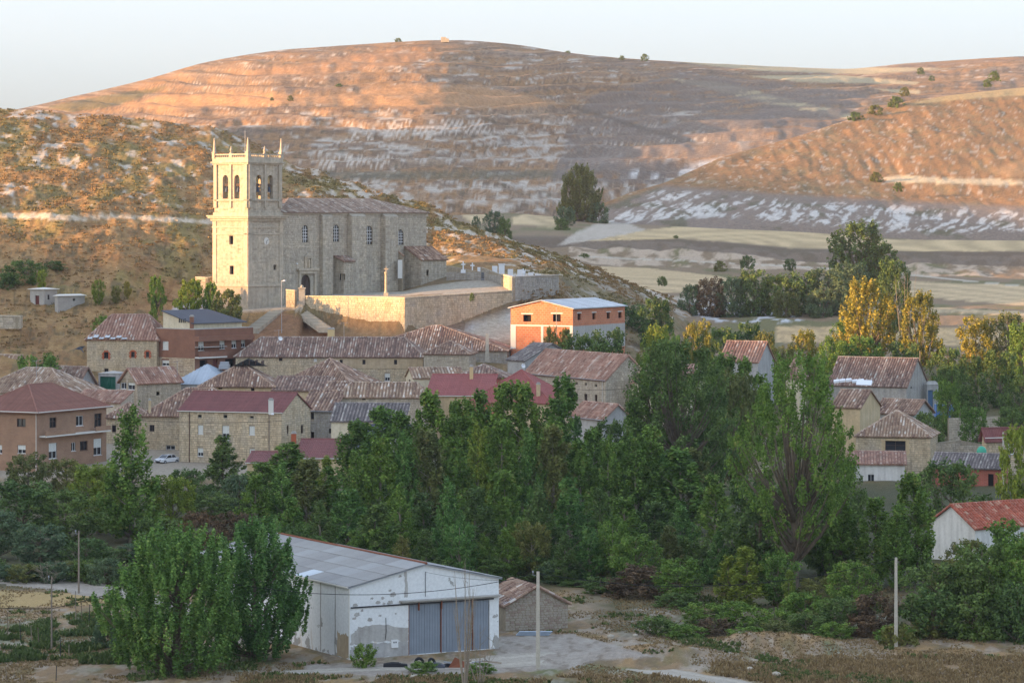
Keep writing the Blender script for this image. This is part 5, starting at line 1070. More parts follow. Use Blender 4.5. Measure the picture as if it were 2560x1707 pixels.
# ------------------------------------------------------------------ warehouse
h = House('warehouse', 'white plastered warehouse with peeling walls, blue sliding doors and grey sheet roof', 'warehouse', 874, 291.4, 29, 560, 1247, 1467, zb=0); h.LL = 32
Wh = h; W = h.W['R']; WL = h.W['L']
m = mat('plaster_peeling', (.75,.76,.74), .9)
tc = N(m, 'ShaderNodeTexCoord'); sx = N(m, 'ShaderNodeSeparateXYZ'); L(m, tc.outputs['Object'], sx.inputs[0])
nn = noise(m, .55, 6, rough=.55); n2 = noise(m, 3.5, 4)
def mth(m, op, a, b=0.0):
    q = N(m, 'ShaderNodeMath'); q.operation = op
    for i, v in enumerate((a, b)):
        if hasattr(v, 'links'): L(m, v, q.inputs[i])
        else: q.inputs[i].default_value = v
    return q.outputs[0]
zfall = mth(m, 'MULTIPLY', mth(m, 'MAXIMUM', mth(m, 'SUBTRACT', 1.6, sx.outputs[2]), 0.0), .09)
dam = mth(m, 'ADD', nn, zfall)
basec = ramp(m, n2, [(.3, (.66,.67,.65)), (.7, (.80,.81,.79))])
c = mix(m, basec, (.36,.35,.32), ramp(m, dam, [(.655, (0,0,0)), (.67, (1,1,1))]))
c = mix(m, c, (.42,.28,.14), ramp(m, mth(m, 'MULTIPLY', noise(m, .5, 5, stretch=(1.2, 1.2, .3)), mth(m, 'SUBTRACT', 1.25, mth(m, 'MULTIPLY', sx.outputs[2], .12))), [(.66, (0,0,0)), (.8, (.6,.6,.6))]))
setcol(m, c); bump(m, dam, .3, .05)
du0, du1 = h.u_at('R', 1022), h.u_at('R', 1224); dz = h.uz('R', 1103, 1506)[1]
h.holes['R'].append((du0, du1, .05, dz, False))
h.walls('plaster_peeling'); h.H0 = h.H
rise = ZP(1410, 291.4+h.dR[1]*h.LR/2)-ZP(1467, 291.4)
# corrugated panels, one object each
s = h; s.gb = {'R': [(s.LR/2, s.H+rise)], 'B': [(s.LR/2, s.H+rise)]}; s.build_walls('plaster_peeling')
rf = MB(); oh = .25; g = rise/(s.LR/2); z0 = s.H-oh*g+.02
for sgn in (0, 1):
    xa = -oh if sgn == 0 else s.LR+oh; A = [(xa, -oh, z0), (xa, s.LL, z0), (s.LR/2, s.LL, s.H+rise+.02), (s.LR/2, -oh, s.H+rise+.02)]
    rf.add(A+[(x, y, z-.08) for x, y, z in A], [(0,1,2,3), (7,6,5,4), (0,3,7,4), (0,4,5,1)])
rfo = rf.build('roof', MATS['metal_grey'], h.root)
newtile('sheet_fibre', (.33,.315,.29)); newtile('sheet_fibre_dark', (.30,.285,.265)); newtile('sheet_fibre_pale', (.365,.355,.335)); newtile('skylight_panel', (.60,.64,.66))
slope = math.hypot(s.LR/2+oh, rise+oh*g); pl = slope/4; pw = 2.3; K = 10
pan = MB()
for i in range(K*2):
    a0, a1 = i*pw/(K*2), (i+1)*pw/(K*2); h0 = .05*(i % 2); h1 = .05*((i+1) % 2); pan.add([(0, -a0, h0), (0, -a1, h1), (pl+.12, -a1, h1-.03), (pl+.12, -a0, h0-.03)], [(0,1,2,3)])
pan.add([(0, 0, 0), (0, -pw, 0), (0, -pw, .03), (0, 0, .03)], [(0,1,2,3)])
pme = None; rg = random.Random(4); ang = math.atan2(rise+oh*g, s.LR/2+oh); ncol = int((s.LL+oh)/pw)
for sgn in (0, 1):
    for j in range(ncol+1):
        for i in range(4):
            if pme is None: o = pan.build('roof_panel', MATS['sheet_fibre'], rfo); pme = o.data
            else: o = bpy.data.objects.new('roof_panel', pme); COL.objects.link(o); o.parent = rfo
            o.material_slots[0].link = 'OBJECT'; q = 'sheet_fibre' if rg.random() < .6 else ('sheet_fibre_dark' if rg.random() < .6 else 'sheet_fibre_pale')
            if sgn == 0 and i == 0 and j == 4: q = 'skylight_panel'
            if sgn == 0 and i == 2 and j in (2, 5): q = 'sheet_fibre_pale'
            o.material_slots[0].material = MATS[q]
            d = i*pl; yy = -oh+j*pw; lift = .07+.012*rg.random()
            if sgn == 0: o.location = (-oh+math.cos(ang)*d-math.sin(ang)*lift, yy+pw, z0+math.sin(ang)*d+math.cos(ang)*lift); o.rotation_euler = (0, -ang, 0)
            else: o.location = (s.LR+oh-math.cos(ang)*d+math.sin(ang)*lift, yy, z0+math.sin(ang)*d+math.cos(ang)*lift); o.rotation_euler = (0, -ang, math.pi)
b = MB(); b.tube([(s.LR/2, -oh, s.H+rise+.12), (s.LR/2, s.LL, s.H+rise+.12)], [.13, .13], 6); b.build('ridge_cap', MATS['rust'], rfo)
b = MB(); b.obox((-oh-.02, -oh, z0-.05), (0, s.LL+oh, 0), (-.1, 0, 0), (0, 0, .12)); b.build('gutter', MATS['trim_pale'], h.root)
b = MB(); b.tube([(-.08, -.08, 0), (-.08, -.08, s.H)], [.06, .06], 6); b.build('drainpipe', MATS['trim_pale'], h.root)
newtile("blue_door2", (.235,.265,.30))
# sliding door leaves
xs = [1022, 1103, 1182, 1224]
for a, c in zip(xs, xs[1:]):
    u0, u1 = h.u_at('R', a), h.u_at('R', c); b = MB(); n = int((u1-u0)/.28)
    for i in range(n):
        q = u0+.03+(u1-u0-.06)*i/n; b.obox(W.pt(q, .03, -.16), W.u*((u1-u0-.06)/n*.92), (0, 0, dz-.06), W.n*(.05 if i % 2 else .06))
    b.build('door_leaf', MATS["blue_door2"], h.root)
    b = MB(); b.obox(W.pt(u0-.03, .02, -.09), W.u*.07, (0, 0, dz-.03), W.n*.1); b.build('door_edge', MATS['rust'], h.root)
b = MB(); b.obox(W.pt(.1, dz+.02, .01), W.u*(du1-.1+.4), (0, 0, .12), W.n*.1); b.build('door_rail', MATS['metal_dark'], h.root)
for a in (1046, 1103, 1180):
    u = h.u_at('R', a); b = MB(); b.obox(W.pt(u-.06, dz-.55, .0), W.u*.12, (0, 0, .8), W.n*.14); b.build('door_hanger', MATS['rust'], h.root)
u0, u1 = h.u_at('R', 998), h.u_at('R', 1248); zz = h.uz('R', 1120, 1496)[1]; b = MB(); b.obox(W.pt(u0, zz, .003), W.u*(u1-u0), (0, 0, .13), W.n*.55); b.obox(W.pt(u0+.1, zz-.14, .003), W.u*(u1-u0-.3), (0, 0, .135), W.n*.15); b.build('canopy', MATS['concrete'], h.root)
def patch(nm, pts, mt, d=.006, side='R', jag=.12, seed=1):
    rg = random.Random(seed); Wq = h.W[side]; P = []
    for (a, c), (e, f) in zip(pts, pts[1:]+pts[:1]):
        for k in range(7):
            t = k/7; P.append((a+(e-a)*t+rg.uniform(-1, 1)*jag*(k > 0), c+(f-c)*t+rg.uniform(-1, 1)*jag*(k > 0)))
    q = MB(); q.poly([Wq.pt(u, z, d) for u, z in P]); q.build(nm, MATS[mt], h.root)
def pr(L_): return [h.uz('R', x, y) for x, y in L_]
patch('bare_patch', pr([(876,1612),(878,1585),(892,1575),(893,1566),(960,1562),(1021,1568),(1021,1600),(960,1603),(900,1608)]), 'concrete', .006, seed=2)
patch('bare_patch', pr([(876,1618),(900,1608),(1000,1602),(1021,1602),(1021,1640),(950,1644),(876,1646)]), 'plaster_grey', .004, seed=3)
patch('bare_patch', pr([(1009,1428),(1016,1427),(1020,1475),(1019,1492),(1010,1492),(1013,1460)]), 'concrete', .006, seed=4, jag=.04)
for i, (x, y, r) in enumerate(((888,1512,7), (892,1535,8), (886,1545,5), (930,1495,4), (945,1505,6), (957,1494,5), (982,1485,8), (975,1505,7), (925,1548,7), (950,1538,4), (1000,1440,4), (975,1475,4), (960,1508,4), (905,1525,4), (989,1533,3))):
    patch('bare_patch', pr([(x-r,y+r*.5),(x-r*.6,y-r*.5),(x+r*.7,y-r*.7),(x+r,y+r*.3),(x,y+r*.8)]), 'concrete', .006, jag=.05, seed=20+i)
for a, c in ((6.0, 6.22), (2.9, 3.1), (11.5, 11.7), (16, 16.2)):
    patch('cement_joint', [(a, .05), (c, .05), (c, h.H-.2), (a, h.H-.2)], 'concrete', .006, 'L', .05, int(a*9))
patch('stain', [(.15, .05), (2.7, .05), (2.6, 2.4), (1.9, 2.0), (.9, 2.3), (.15, 2.0)], 'plaster_tan', .005, 'L', .12, 8)
u0, u1, z0_, z1_ = h.rect('R', (977,1599,994,1618)); b = MB(); b.obox(W.pt(u0, z0_, .0), W.u*(u1-u0), (0, 0, z1_-z0_), W.n*.15); mb_ = b.build('meter_box', MATS['frame_white'], h.root)
b = MB(); 
for f in (.28, .58): b.obox(W.pt(u0+(u1-u0)*f, z0_+(z1_-z0_)*.6, .15), W.u*.11, (0, 0, .14), W.n*.01)
b.build('meter_window', MATS['glass_dark'], mb_)
b = MB(); b.tube([W.pt(h.u_at('R', 964), 3.6, .05), W.pt(h.u_at('R', 965), 2.4, .05), W.pt(h.u_at('R', 963), 1.6, .05)], [.025]*3, 4); b.tube([W.pt(h.u_at('R', 1063), h.uz('R', 1063, 1428)[1], .05), W.pt(h.u_at('R', 1063), h.uz('R', 1063, 1490)[1], .05)], [.025]*2, 4); b.build('cable', MATS['wire'], h.root)
# ------------------------------------------------------------------ stone shed with separate stones
h = House('stone_shed', 'small rubble stone shed with rusty sheet and tile roof behind the warehouse', 'shed', 1263, 311.5, 20, 1200, 1420, 1516, zb=0); h.LL = 7
h.walls('mortar'); rise = 1.75; rf = h.roof('gableR', rise, 'tile_old', OLD, .3, ridge=False)
Wr = h.W['R']; rg = random.Random(77); z = 0.03; cnt = 0; mesh0 = []
for k in range(8):
    q = MB(); n = 9; pts = []
    for i in range(n):
        a = 2*math.pi*i/n; r = 1/max(abs(math.cos(a)), abs(math.sin(a)))**.75; pts.append((.5*r*math.cos(a)*rg.uniform(.86, 1.0), .5*r*math.sin(a)*rg.uniform(.86, 1.0)))
    V = [(x, 0, y) for x, y in pts]+[(x*.86, -1, y*.82) for x, y in pts]
    q.add(V, [tuple(range(n, 2*n))]+[(i, (i+1) % n, (i+1) % n+n, i+n) for i in range(n)]); o = q.build('stone', None); mesh0.append(o.data); bpy.data.objects.remove(o)
SM = [weathered('shed_stone_a', (.36,.30,.24), (.42,.36,.29), (.30,.26,.22), 2, tint=False), weathered('shed_stone_b', (.30,.22,.18), (.36,.27,.22), (.27,.21,.18), 2, tint=False), weathered('shed_stone_c', (.44,.38,.30), (.40,.35,.28), (.47,.42,.35), 2, tint=False)]
for me in mesh0: me.materials.append(SM[0])
apx_z = h.H+rise
while z < apx_z-.12:
    hh = rg.uniform(.17, .28); zc = z+hh/2
    lo, hi = 0.02, h.LR-.02
    if z+hh > h.H: f = (z+hh-h.H)/rise; lo, hi = h.LR/2*f+.05, h.LR-h.LR/2*f-.05
    u = lo
    while u < hi-.1:
        l = min(rg.uniform(.26, .62), hi-u)
        o = bpy.data.objects.new('stone', rg.choice(mesh0)); COL.objects.link(o); o.parent = h.root; p = Wr.pt(u+l/2, zc+rg.uniform(-.02, .02), -.01)
        o.location = p; o.scale = (l*.98, .05*rg.uniform(.6, 1.5), hh*.98); o.material_slots[0].link = 'OBJECT'; o.material_slots[0].material = rg.choices(SM, (5, 3, 3))[0]; cnt += 1; u += l
    z += hh
b = MB()
for i in range(5): b.obox((-.2+.02*i, -.32+i*.32, h.H-.05+.22), (h.LR/2+.15, 0, rise), (0, .30, 0), (0, 0, .035), .5)
b.build('roof_sheet', MATS['sheet_pale'], h.root)
# ------------------------------------------------------------------ trees
def leaf_cloud(rg, C, A, ra, rb, per, size, ct=None):
    """C cluster centres, A cluster axes, ra/rb radii along and across the axis, per leaves each"""
    n = len(C); m = n*per; c = np.repeat(C, per, 0); a = np.repeat(A/np.linalg.norm(A, axis=1)[:, None], per, 0)
    d = rg.normal(size=(m, 3)); d /= np.linalg.norm(d, axis=1)[:, None]; r = rg.random(m)**.45
    al = (d*a).sum(1); perp = d-a*al[:, None]; RA = np.repeat(ra, per); RB = np.repeat(rb, per)
    tap = 1-.45*np.clip(al, 0, 1)
    P = c+a*(al*r*RA)[:, None]+perp*(r*RB*tap)[:, None]
    nn = d*.7+rg.normal(size=(m, 3))*.7+np.array([0, 0, .45]); nn /= np.linalg.norm(nn, axis=1)[:, None]
    t = np.cross(nn, rg.normal(size=(m, 3))); t /= np.linalg.norm(t, axis=1)[:, None]; b = np.cross(nn, t)
    s = size*(.6+.8*rg.random(m)); t = t*s[:, None]; b = b*(s*.75)[:, None]
    V = np.stack([P-t, P-b, P+t, P+b], 1).reshape(-1, 3); Fc = np.arange(4*m).reshape(-1, 4)
    tint = np.clip(np.repeat(ct if ct is not None else rg.random(n)*.5+.2, per)+rg.normal(size=m)*.17, 0, 1)
    return V, Fc, tint
PROTO = {}
def limb(mb, p, q, r0, r1, sag=.15, k=5):
    p = np.array(p, float); q = np.array(q, float); m = (p+q)/2; m[2] -= np.linalg.norm(q-p)*sag; m[:2] += (q-p)[:2]*.08
    pts = []; rr = []
    for i in range(6):
        t = i/5; pts.append(tuple(p*(1-t)**2+2*m*t*(1-t)+q*t*t)); rr.append(r0*(1-t)+r1*t)
    mb.tube(pts, rr, k, cap=False)
def make_tree(key, H, Wd, lo, shape, ncl, per, ra, rb, leaf, nlimb, tr, up=.8, seed=1, forks=1, hollow=.45, lean=0, tipcl=0, fill=0):
    rg = np.random.default_rng(seed); zs = np.linspace(0, 1, len(shape)); Rm = Wd/2-rb*.6
    C = []; A = []
    while len(C) < ncl:
        t = rg.random(); r = np.interp(t, zs, shape)
        if rg.random() > r*.85+.15: continue
        an = rg.random()*2*math.pi; wob = .68+.6*vnoise(np.array([an*1.1+seed]), np.array([t*4.0]), seed)[0]
        rho = Rm*r*wob*(hollow+(1-hollow)*rg.random()**.6) if rg.random() < .8 else Rm*r*rg.random()
        z = H*(lo+(1-lo)*t*.94); C.append((rho*math.cos(an)+lean*t*t*H, rho*math.sin(an), z)); A.append((math.cos(an)*(1-up)*1.2+lean, math.sin(an)*(1-up)*1.2, up))
    for k in range(tipcl):
        an = rg.random()*6.28; rho = Rm*.35*rg.random(); C.append((rho*math.cos(an)+lean*H, rho*math.sin(an), H*(.93-.1*rg.random()))); A.append((lean+.1*math.cos(an), .1*math.sin(an), 1))
    for k in range(fill):
        t = .06+.8*rg.random(); r = np.interp(t, zs, shape); an = rg.random()*6.28; rho = Rm*r*.72*rg.random()**.5; C.append((rho*math.cos(an)+lean*t*t*H, rho*math.sin(an), H*(lo+(1-lo)*t*.9))); A.append((math.cos(an)*.3, math.sin(an)*.3, 1))
    C = np.array(C); A = np.array(A); n = len(C); sc = .7+.6*rg.random(n)
    if fill: sc[-fill:] *= 1.7
    V, Fc, tt = leaf_cloud(rg, C, A, ra*sc, rb*sc, per, leaf)
    mb = MB(); top = H*(.9 if forks == 1 else lo+.12)
    pts = [(0, 0, -.6), (0, 0, 0), (.05*rg.normal(), .05*rg.normal(), top*.3), (lean*H*.2+.1*rg.normal(), .1*rg.normal(), top*.65), (lean*H*.7, 0, top)]
    mb.tube(pts, [tr*1.25, tr, tr*.8, tr*(.5 if forks == 1 else .75), tr*(.08 if forks == 1 else .6)], 8, cap=False)
    if forks > 1:
        far = [j for j in rg.permutation(n) if math.hypot(C[j][0], C[j][1]) > Rm*.35 and C[j][2] > H*.5][:7]
        for j in far: limb(mb, (lean*H*.1, 0, top*.9), C[j], tr*.5, .05, .12, 7)
    order = rg.permutation(n)[:nlimb]
    for j in order:
        c = C[j]; z0 = max(H*lo*.5, min(c[2]-math.hypot(c[0], c[1])*.9-.3, top*.97)); z0 = min(z0, top)
        f = 1-z0/H; limb(mb, (lean*H*.3*(z0/H), 0, z0), c, tr*.38*f+.03, .02, .1)
    PROTO[key] = (H, Wd, mb, V, Fc, tt)
POP = [.30, .62, .85, 1, .98, .86, .66, .42, .16]; COLM = [.45, .8, 1, 1, .95, .85, .65, .4, .15]
ROUND = [.35, .75, .95, 1, .97, .88, .7, .42]; CONE = [.7, 1, .95, .8, .65, .5, .36, .22, .08]; VASE = [.15, .35, .6, .82, .95, 1, .9, .7, .4]; BUSH = [.85, 1, .95, .8, .55]
make_tree('poplar_a', 20, 7.5, .10, POP, 130, 62, 1.25, .62, .20, 34, .26, .80, 11, tipcl=5)
make_tree('poplar_b', 20, 7.0, .14, COLM, 120, 66, 1.35, .58, .20, 30, .24, .84, 12, lean=.03, tipcl=6)
make_tree('poplar_c', 20, 8.0, .08, [.5, .8, 1, .95, .8, .7, .5, .35, .12], 140, 60, 1.15, .66, .20, 36, .28, .75, 13, lean=.02, tipcl=4)
make_tree('poplar_d', 20, 6.4, .2, [.3, .7, .9, .7, 1, .8, .75, .5, .2], 95, 66, 1.3, .55, .20, 30, .2, .84, 14, lean=.045, tipcl=6)
make_tree('plume_a', 14, 12, .03, [.5, .84, 1, 1, .96, .88, .76, .6, .36], 340, 120, 1.35, .31, .115, 60, .4, .84, 21, fill=120, hollow=.72, tipcl=10)
make_tree('plume_b', 14, 9, .04, [.55, .88, 1, .98, .92, .86, .74, .58, .34], 270, 120, 1.25, .30, .115, 46, .35, .86, 22, fill=90, hollow=.7, lean=.02, tipcl=14)
make_tree('round_a', 10, 9, .08, ROUND, 120, 62, .85, .75, .17, 26, .26, .5, 31); make_tree('round_b', 10, 9, .12, [.4, .8, 1, .9, .95, .8, .5], 110, 62, .9, .8, .17, 26, .26, .45, 32)
make_tree('bush_a', 4, 5, .0, BUSH, 75, 60, .5, .45, .11, 12, .08, .5, 41); make_tree('bush_b', 4, 5, .02, [.9, .8, 1, .7, .45], 70, 60, .6, .4, .11, 12, .08, .6, 42)
make_tree('cone', 18, 9, .05, CONE, 190, 66, 1.25, .62, .17, 44, .3, .74, 51, tipcl=6)
make_tree('narrow', 12, 3.2, .05, [.6, .9, 1, .95, .85, .7, .5, .25], 85, 62, .8, .32, .12, 16, .12, .9, 52, tipcl=5)
make_tree('great_a', 26, 17, .22, [.55, .85, 1, .98, .9, .85, .66, .4], 380, 76, 1.2, .85, .17, 70, .62, .6, 61, forks=4, hollow=.5)
make_tree('great_b', 28, 19, .24, [.3,.6,.85,1,.98,.9,.78,.6,.35], 320, 80, 1.3, .64, .155, 84, .8, .74, 62, forks=4, hollow=.5, lean=.03)
make_tree('yellow', 20, 13, .12, [.45, .7, .85, 1, .95, 1, .8, .6, .35], 210, 56, 1.5, .6, .22, 44, .35, .82, 71, forks=3, hollow=.6, tipcl=8)
make_tree('fruit', 4, 4.5, .32, [.6, 1, .95, .7], 46, 60, .5, .45, .12, 14, .1, .5, 81, forks=3)
PM = {}
def plant(key, px, Y, top, wpx, leafm, label, name=None, cat='tree', zb=0.0, base=None, group=None, bark='bark', sink=.0):
    H0, W0, mb, V, Fc, tt = PROTO[key]
    if base is not None: zb = ZP(base, Y)
    z1 = ZP(top, Y); Hh = max(z1-zb, .6); x = (px-1280)/F*Y; sxy = wpx*Y/F/W0; sz = Hh/H0
    nm = name or {'p': 'poplar_tree', 'r': 'broadleaf_tree', 'b': 'bush', 'c': 'poplar_tree', 'n': 'young_poplar', 'g': 'great_poplar', 'y': 'poplar_tree', 'f': 'fruit_tree'}[key[0]]
    if key[:2] == 'pl': nm = name or 'plume_poplar'
    root = empty(nm, (x, Y, zb-sink), random.uniform(0, 6.28) if key not in ('great_b', 'poplar_d', 'plume_b') else random.uniform(-.5, .5), label, cat, group); root.scale = (sxy, sxy, sz)
    if key not in PM:
        a = mb.build('trunk', MATS[bark]); c = mesh_np('crown', V, Fc, tt, MATS[leafm]); PM[key] = (a.data, c.data)
    else:
        a = bpy.data.objects.new('trunk', PM[key][0]); c = bpy.data.objects.new('crown', PM[key][1]); COL.objects.link(a); COL.objects.link(c)
    a.parent = root; c.parent = root
    for o, m in ((a, bark), (c, leafm)): o.material_slots[0].link = 'OBJECT'; o.material_slots[0].material = MATS[m]
    if 'tree' not in nm and 'poplar' not in nm: a.name = 'stems'; c.name = 'foliage'
    return root
G, D, B_, LM, YL, BR, OL, PL = 'leaf_green', 'leaf_dark', 'leaf_bluish', 'leaf_lime', 'leaf_yellow', 'leaf_brown', 'leaf_olive', 'leaf_plume'
P = plant
# foreground
P('plume_a', 440, 283, 1312, 385, PL, 'dense plumed poplar filling the lower left foreground, nearer of the pair'); P('plume_b', 636, 292, 1298, 265, PL, 'darker plumed poplar behind the big foreground poplar, touching the warehouse')
# left bank
P('cone', 328, 400, 1002, 205, G, 'tall pointed poplar with bare lower trunk in front of the narrow stone house', bark='bark_pale')
BELT = 'trees of the belt between yard and village'
for r in [('round_a', 245, 408, 1150, 170, LM, 'yellowish green tree just left of the tall pointed poplar'), ('round_b', 432, 405, 1185, 140, LM, 'yellowish green tree just right of the tall pointed poplar'),
          ('round_b', 60, 395, 1195, 210, D, 'dark tree at the left edge above the dirt road'), ('round_a', 165, 392, 1215, 190, D, 'dark tree between the left edge tree and the yellowish green one'),
          ('round_a', -10, 378, 1270, 170, B_, 'bluish green tree cut by the left edge by the road'), ('round_b', 100, 368, 1310, 170, B_, 'bluish green bushy tree right above the dirt road'), ('round_a', 215, 366, 1340, 140, D, 'dark low tree behind the wooden pole beside the road'),
          ('round_b', 70, 450, 1130, 130, OL, 'olive tree covering the foot of the brick apartment house, left'), ('round_a', 165, 452, 1140, 120, OL, 'olive tree covering the foot of the brick apartment house, middle'), ('round_b', 232, 448, 1158, 110, OL, 'olive tree covering the right foot of the brick apartment house'),
          ('poplar_c', 556, 455, 1082, 130, D, 'dark pointed tree in front of the balcony of the three storey stone house'), ('round_a', 470, 440, 1165, 120, D, 'dark round tree below the white car'), ('round_b', 530, 420, 1230, 150, D, 'dark bushy tree left of the mid poplars below the stone house'),
          ('round_a', 600, 430, 1180, 130, B_, 'bluish bushy tree right of the dark pointed tree'), ('round_a', 500, 375, 1272, 130, BR, 'reddish brown bush behind the plumed poplars, left'), ('round_b', 590, 372, 1275, 130, BR, 'reddish brown bush behind the plumed poplars, right'),
          ('round_b', 395, 372, 1290, 150, D, 'dark undergrowth tree between pointed poplar and plumed poplar')]:
    P(*r, group=BELT)
# middle belt of poplars: back row with tops against the village
for r in [('poplar_c', 715, 440, 1100, 192, G, 'poplar whose top reaches the crimson roof with orange chimney'), ('poplar_a', 655, 432, 1150, 153, G, 'poplar left of the crimson roofed house'), ('narrow', 815, 425, 1135, 60, LM, 'slim light poplar in front of the dark slate annex'),
          ('poplar_d', 878, 445, 1045, 115, G, 'poplar with thin top before the pale yellow house'), ('poplar_b', 945, 440, 1005, 147, G, 'poplar reaching the grey striped roof'), ('poplar_a', 1000, 437, 1018, 134, G, 'poplar right of the grey striped roof'),
          ('poplar_b', 1078, 436, 962, 128, G, 'poplar in front of the left end of the crimson roof'), ('poplar_d', 1150, 438, 990, 108, G, 'thin topped poplar with a gap on either side before the crimson roofs'), ('poplar_d', 1128, 450, 995, 76, G, 'narrow poplar squeezed behind the thin topped one'), ('poplar_c', 1210, 434, 965, 140, G, 'poplar below the orange brick fragment'),
          ('poplar_a', 1262, 430, 942, 140, G, 'poplar in front of the crimson hipped roof, left'), ('poplar_b', 1312, 428, 940, 128, G, 'poplar in front of the crimson hipped roof, right'), ('poplar_d', 1395, 426, 930, 128, G, 'feather topped poplar left of the pale stone house'), ('poplar_c', 1375, 420, 1040, 153, G, 'lower poplar in front of the feather topped one'),
          ('poplar_b', 1472, 424, 1060, 115, G, 'poplar against the grey plastered house'), ('round_a', 1525, 445, 1035, 130, D, 'dark leafy tree below the pale stone house corner'), ('poplar_a', 1545, 418, 1095, 140, G, 'poplar right of the grey plastered house'), ('poplar_c', 1630, 410, 1055, 153, G, 'pale poplar below the great dark tree'), ('poplar_b', 1700, 404, 1110, 166, G, 'poplar with arching top right of the pale one')]:
    P(*r, group=BELT, bark='bark_pale')
P('round_b', 1835, 470, 915, 150, OL, 'olive tree hiding the wall of the grey gabled house', group=BELT); P('round_a', 1780, 460, 960, 120, D, 'dark tree between the great dark poplar and the leaning poplar', group=BELT)
P('poplar_a', 1815, 500, 872, 128, G, 'poplar rising before the grey gabled house, left', group=BELT); P('poplar_c', 1900, 505, 925, 115, G, 'poplar rising before the grey gabled house, right', group=BELT); P('poplar_b', 1862, 500, 880, 95, G, 'poplar directly before the middle of the grey gabled house', group=BELT); P('round_a', 1760, 520, 900, 110, G, 'leafy tree left of the grey gabled house', group=BELT)
# front rows
wh = ['behind the warehouse roof', 'above the warehouse ridge', 'behind the warehouse gable', 'above the stone shed', 'right of the stone shed', 'behind the brown bush', 'left of the leaning great poplar']
xs = [640, 705, 765, 830, 890, 950, 1010, 1075, 1135, 1195, 1255, 1320, 1385, 1450, 1520, 1590, 1660, 1730, 1790]
tops = [1180, 1150, 1135, 1160, 1120, 1085, 1070, 1060, 1085, 1045, 1040, 1060, 1050, 1090, 1080, 1075, 1130, 1110, 1180]
adj = ['leafy', 'pale trunked', 'slender', 'broad', 'ragged', 'dense', 'open crowned']
for i, (x, t) in enumerate(zip(xs, tops)):
    k = ('poplar_a', 'cone', 'poplar_b', 'poplar_c', 'cone')[i % 5]; w_ = wh[min(6, 0 if x < 750 else 1 if x < 950 else 2 if x < 1180 else 3 if x < 1340 else 4 if x < 1460 else 5 if x < 1640 else 6)]
    P(k, x, 392+(i*37 % 18), t, 112+(i*29 % 30), (G, PL, OL, G, LM if i == 9 else G)[i % 5], '%s poplar in the second row of the belt, %s' % (adj[i % 7], w_), group=BELT, bark='bark_pale')
xs = [735, 800, 870, 935, 1000, 1060, 1120, 1190, 1265, 1345, 1420, 1500, 1560, 1640, 1700]
tops = [1235, 1245, 1215, 1250, 1200, 1225, 1185, 1210, 1165, 1200, 1185, 1215, 1235, 1245, 1250]
for i, (x, t) in enumerate(zip(xs, tops)):
    k = ('poplar_c', 'cone', 'poplar_a', 'poplar_b', 'cone')[i % 5]; w_ = wh[min(6, 0 if x < 750 else 1 if x < 950 else 2 if x < 1180 else 3 if x < 1340 else 4 if x < 1460 else 5 if x < 1640 else 6)]
    P(k, x, 357+(i*23 % 17), t, 115+(i*31 % 35), (G, D, PL, D)[i % 4], '%s tree in the front row of the belt, %s' % (adj[(i*3+1) % 7], w_), group=BELT, bark='bark_pale')
for i in range(20):
    x = 600+i*66+(i*17 % 23); t = 1320+(i*29 % 45); w_ = ('behind the warehouse roof', 'above the warehouse ridge', 'behind the warehouse gable', 'above the stone shed', 'right of the stone shed', 'behind the brown bush', 'left of the leaning great poplar')[min(6, 0 if x < 750 else 1 if x < 950 else 2 if x < 1180 else 3 if x < 1340 else 4 if x < 1460 else 5 if x < 1640 else 6)]
    P(('cone', 'poplar_c', 'round_b')[i % 3], x, 352+(i*7 % 6), t-25, (100, 95, 120)[i % 3], (G, OL, D, PL, G)[i % 5], '%s low %s in the foremost belt row, %s' % (('fresh green', 'olive', 'dark', 'pale green', 'bright')[i % 5], ('tree', 'poplar', 'spreading tree')[i % 3], w_), group=BELT, bark='bark_pale')
# dark undergrowth closing the belt
for i in range(22):
    x = 640+i*58; P(('bush_a', 'bush_b')[i % 2], x, 352+(i*13 % 8), 1382+(i*17 % 40), 120, (D, B_, D, OL)[i % 4], '%s undergrowth bush %s' % (('dark', 'bluish', 'tall dark', 'olive')[i % 4], ('behind the left part of the warehouse roof', 'behind the warehouse ridge', 'behind the warehouse gable', 'right behind the stone shed', 'between shed and brown bush', 'behind the brown bush', 'left of the great trunk', 'around the great trunk', 'between great trunk and concrete pole', 'behind the concrete pole', 'below the barn gable')[i//2]), name='bush', cat='bush', group='undergrowth bushes at the foot of the tree belt')
for i in range(14):
    x = -20+i*40; P(('bush_b', 'bush_a')[i % 2], x, 358-(i*7 % 5)-i*.3, 1392+(i*19 % 22), 110, (D, B_, OL)[i % 3], '%s roadside bush %s' % (('dark', 'bluish', 'olive')[i % 3], ('at the left edge', 'left of the dry stalks', 'behind the dry stalks', 'behind the wooden pole', 'right of the wooden pole')[i//3]), name='bush', cat='bush', group='roadside bushes below the left trees')
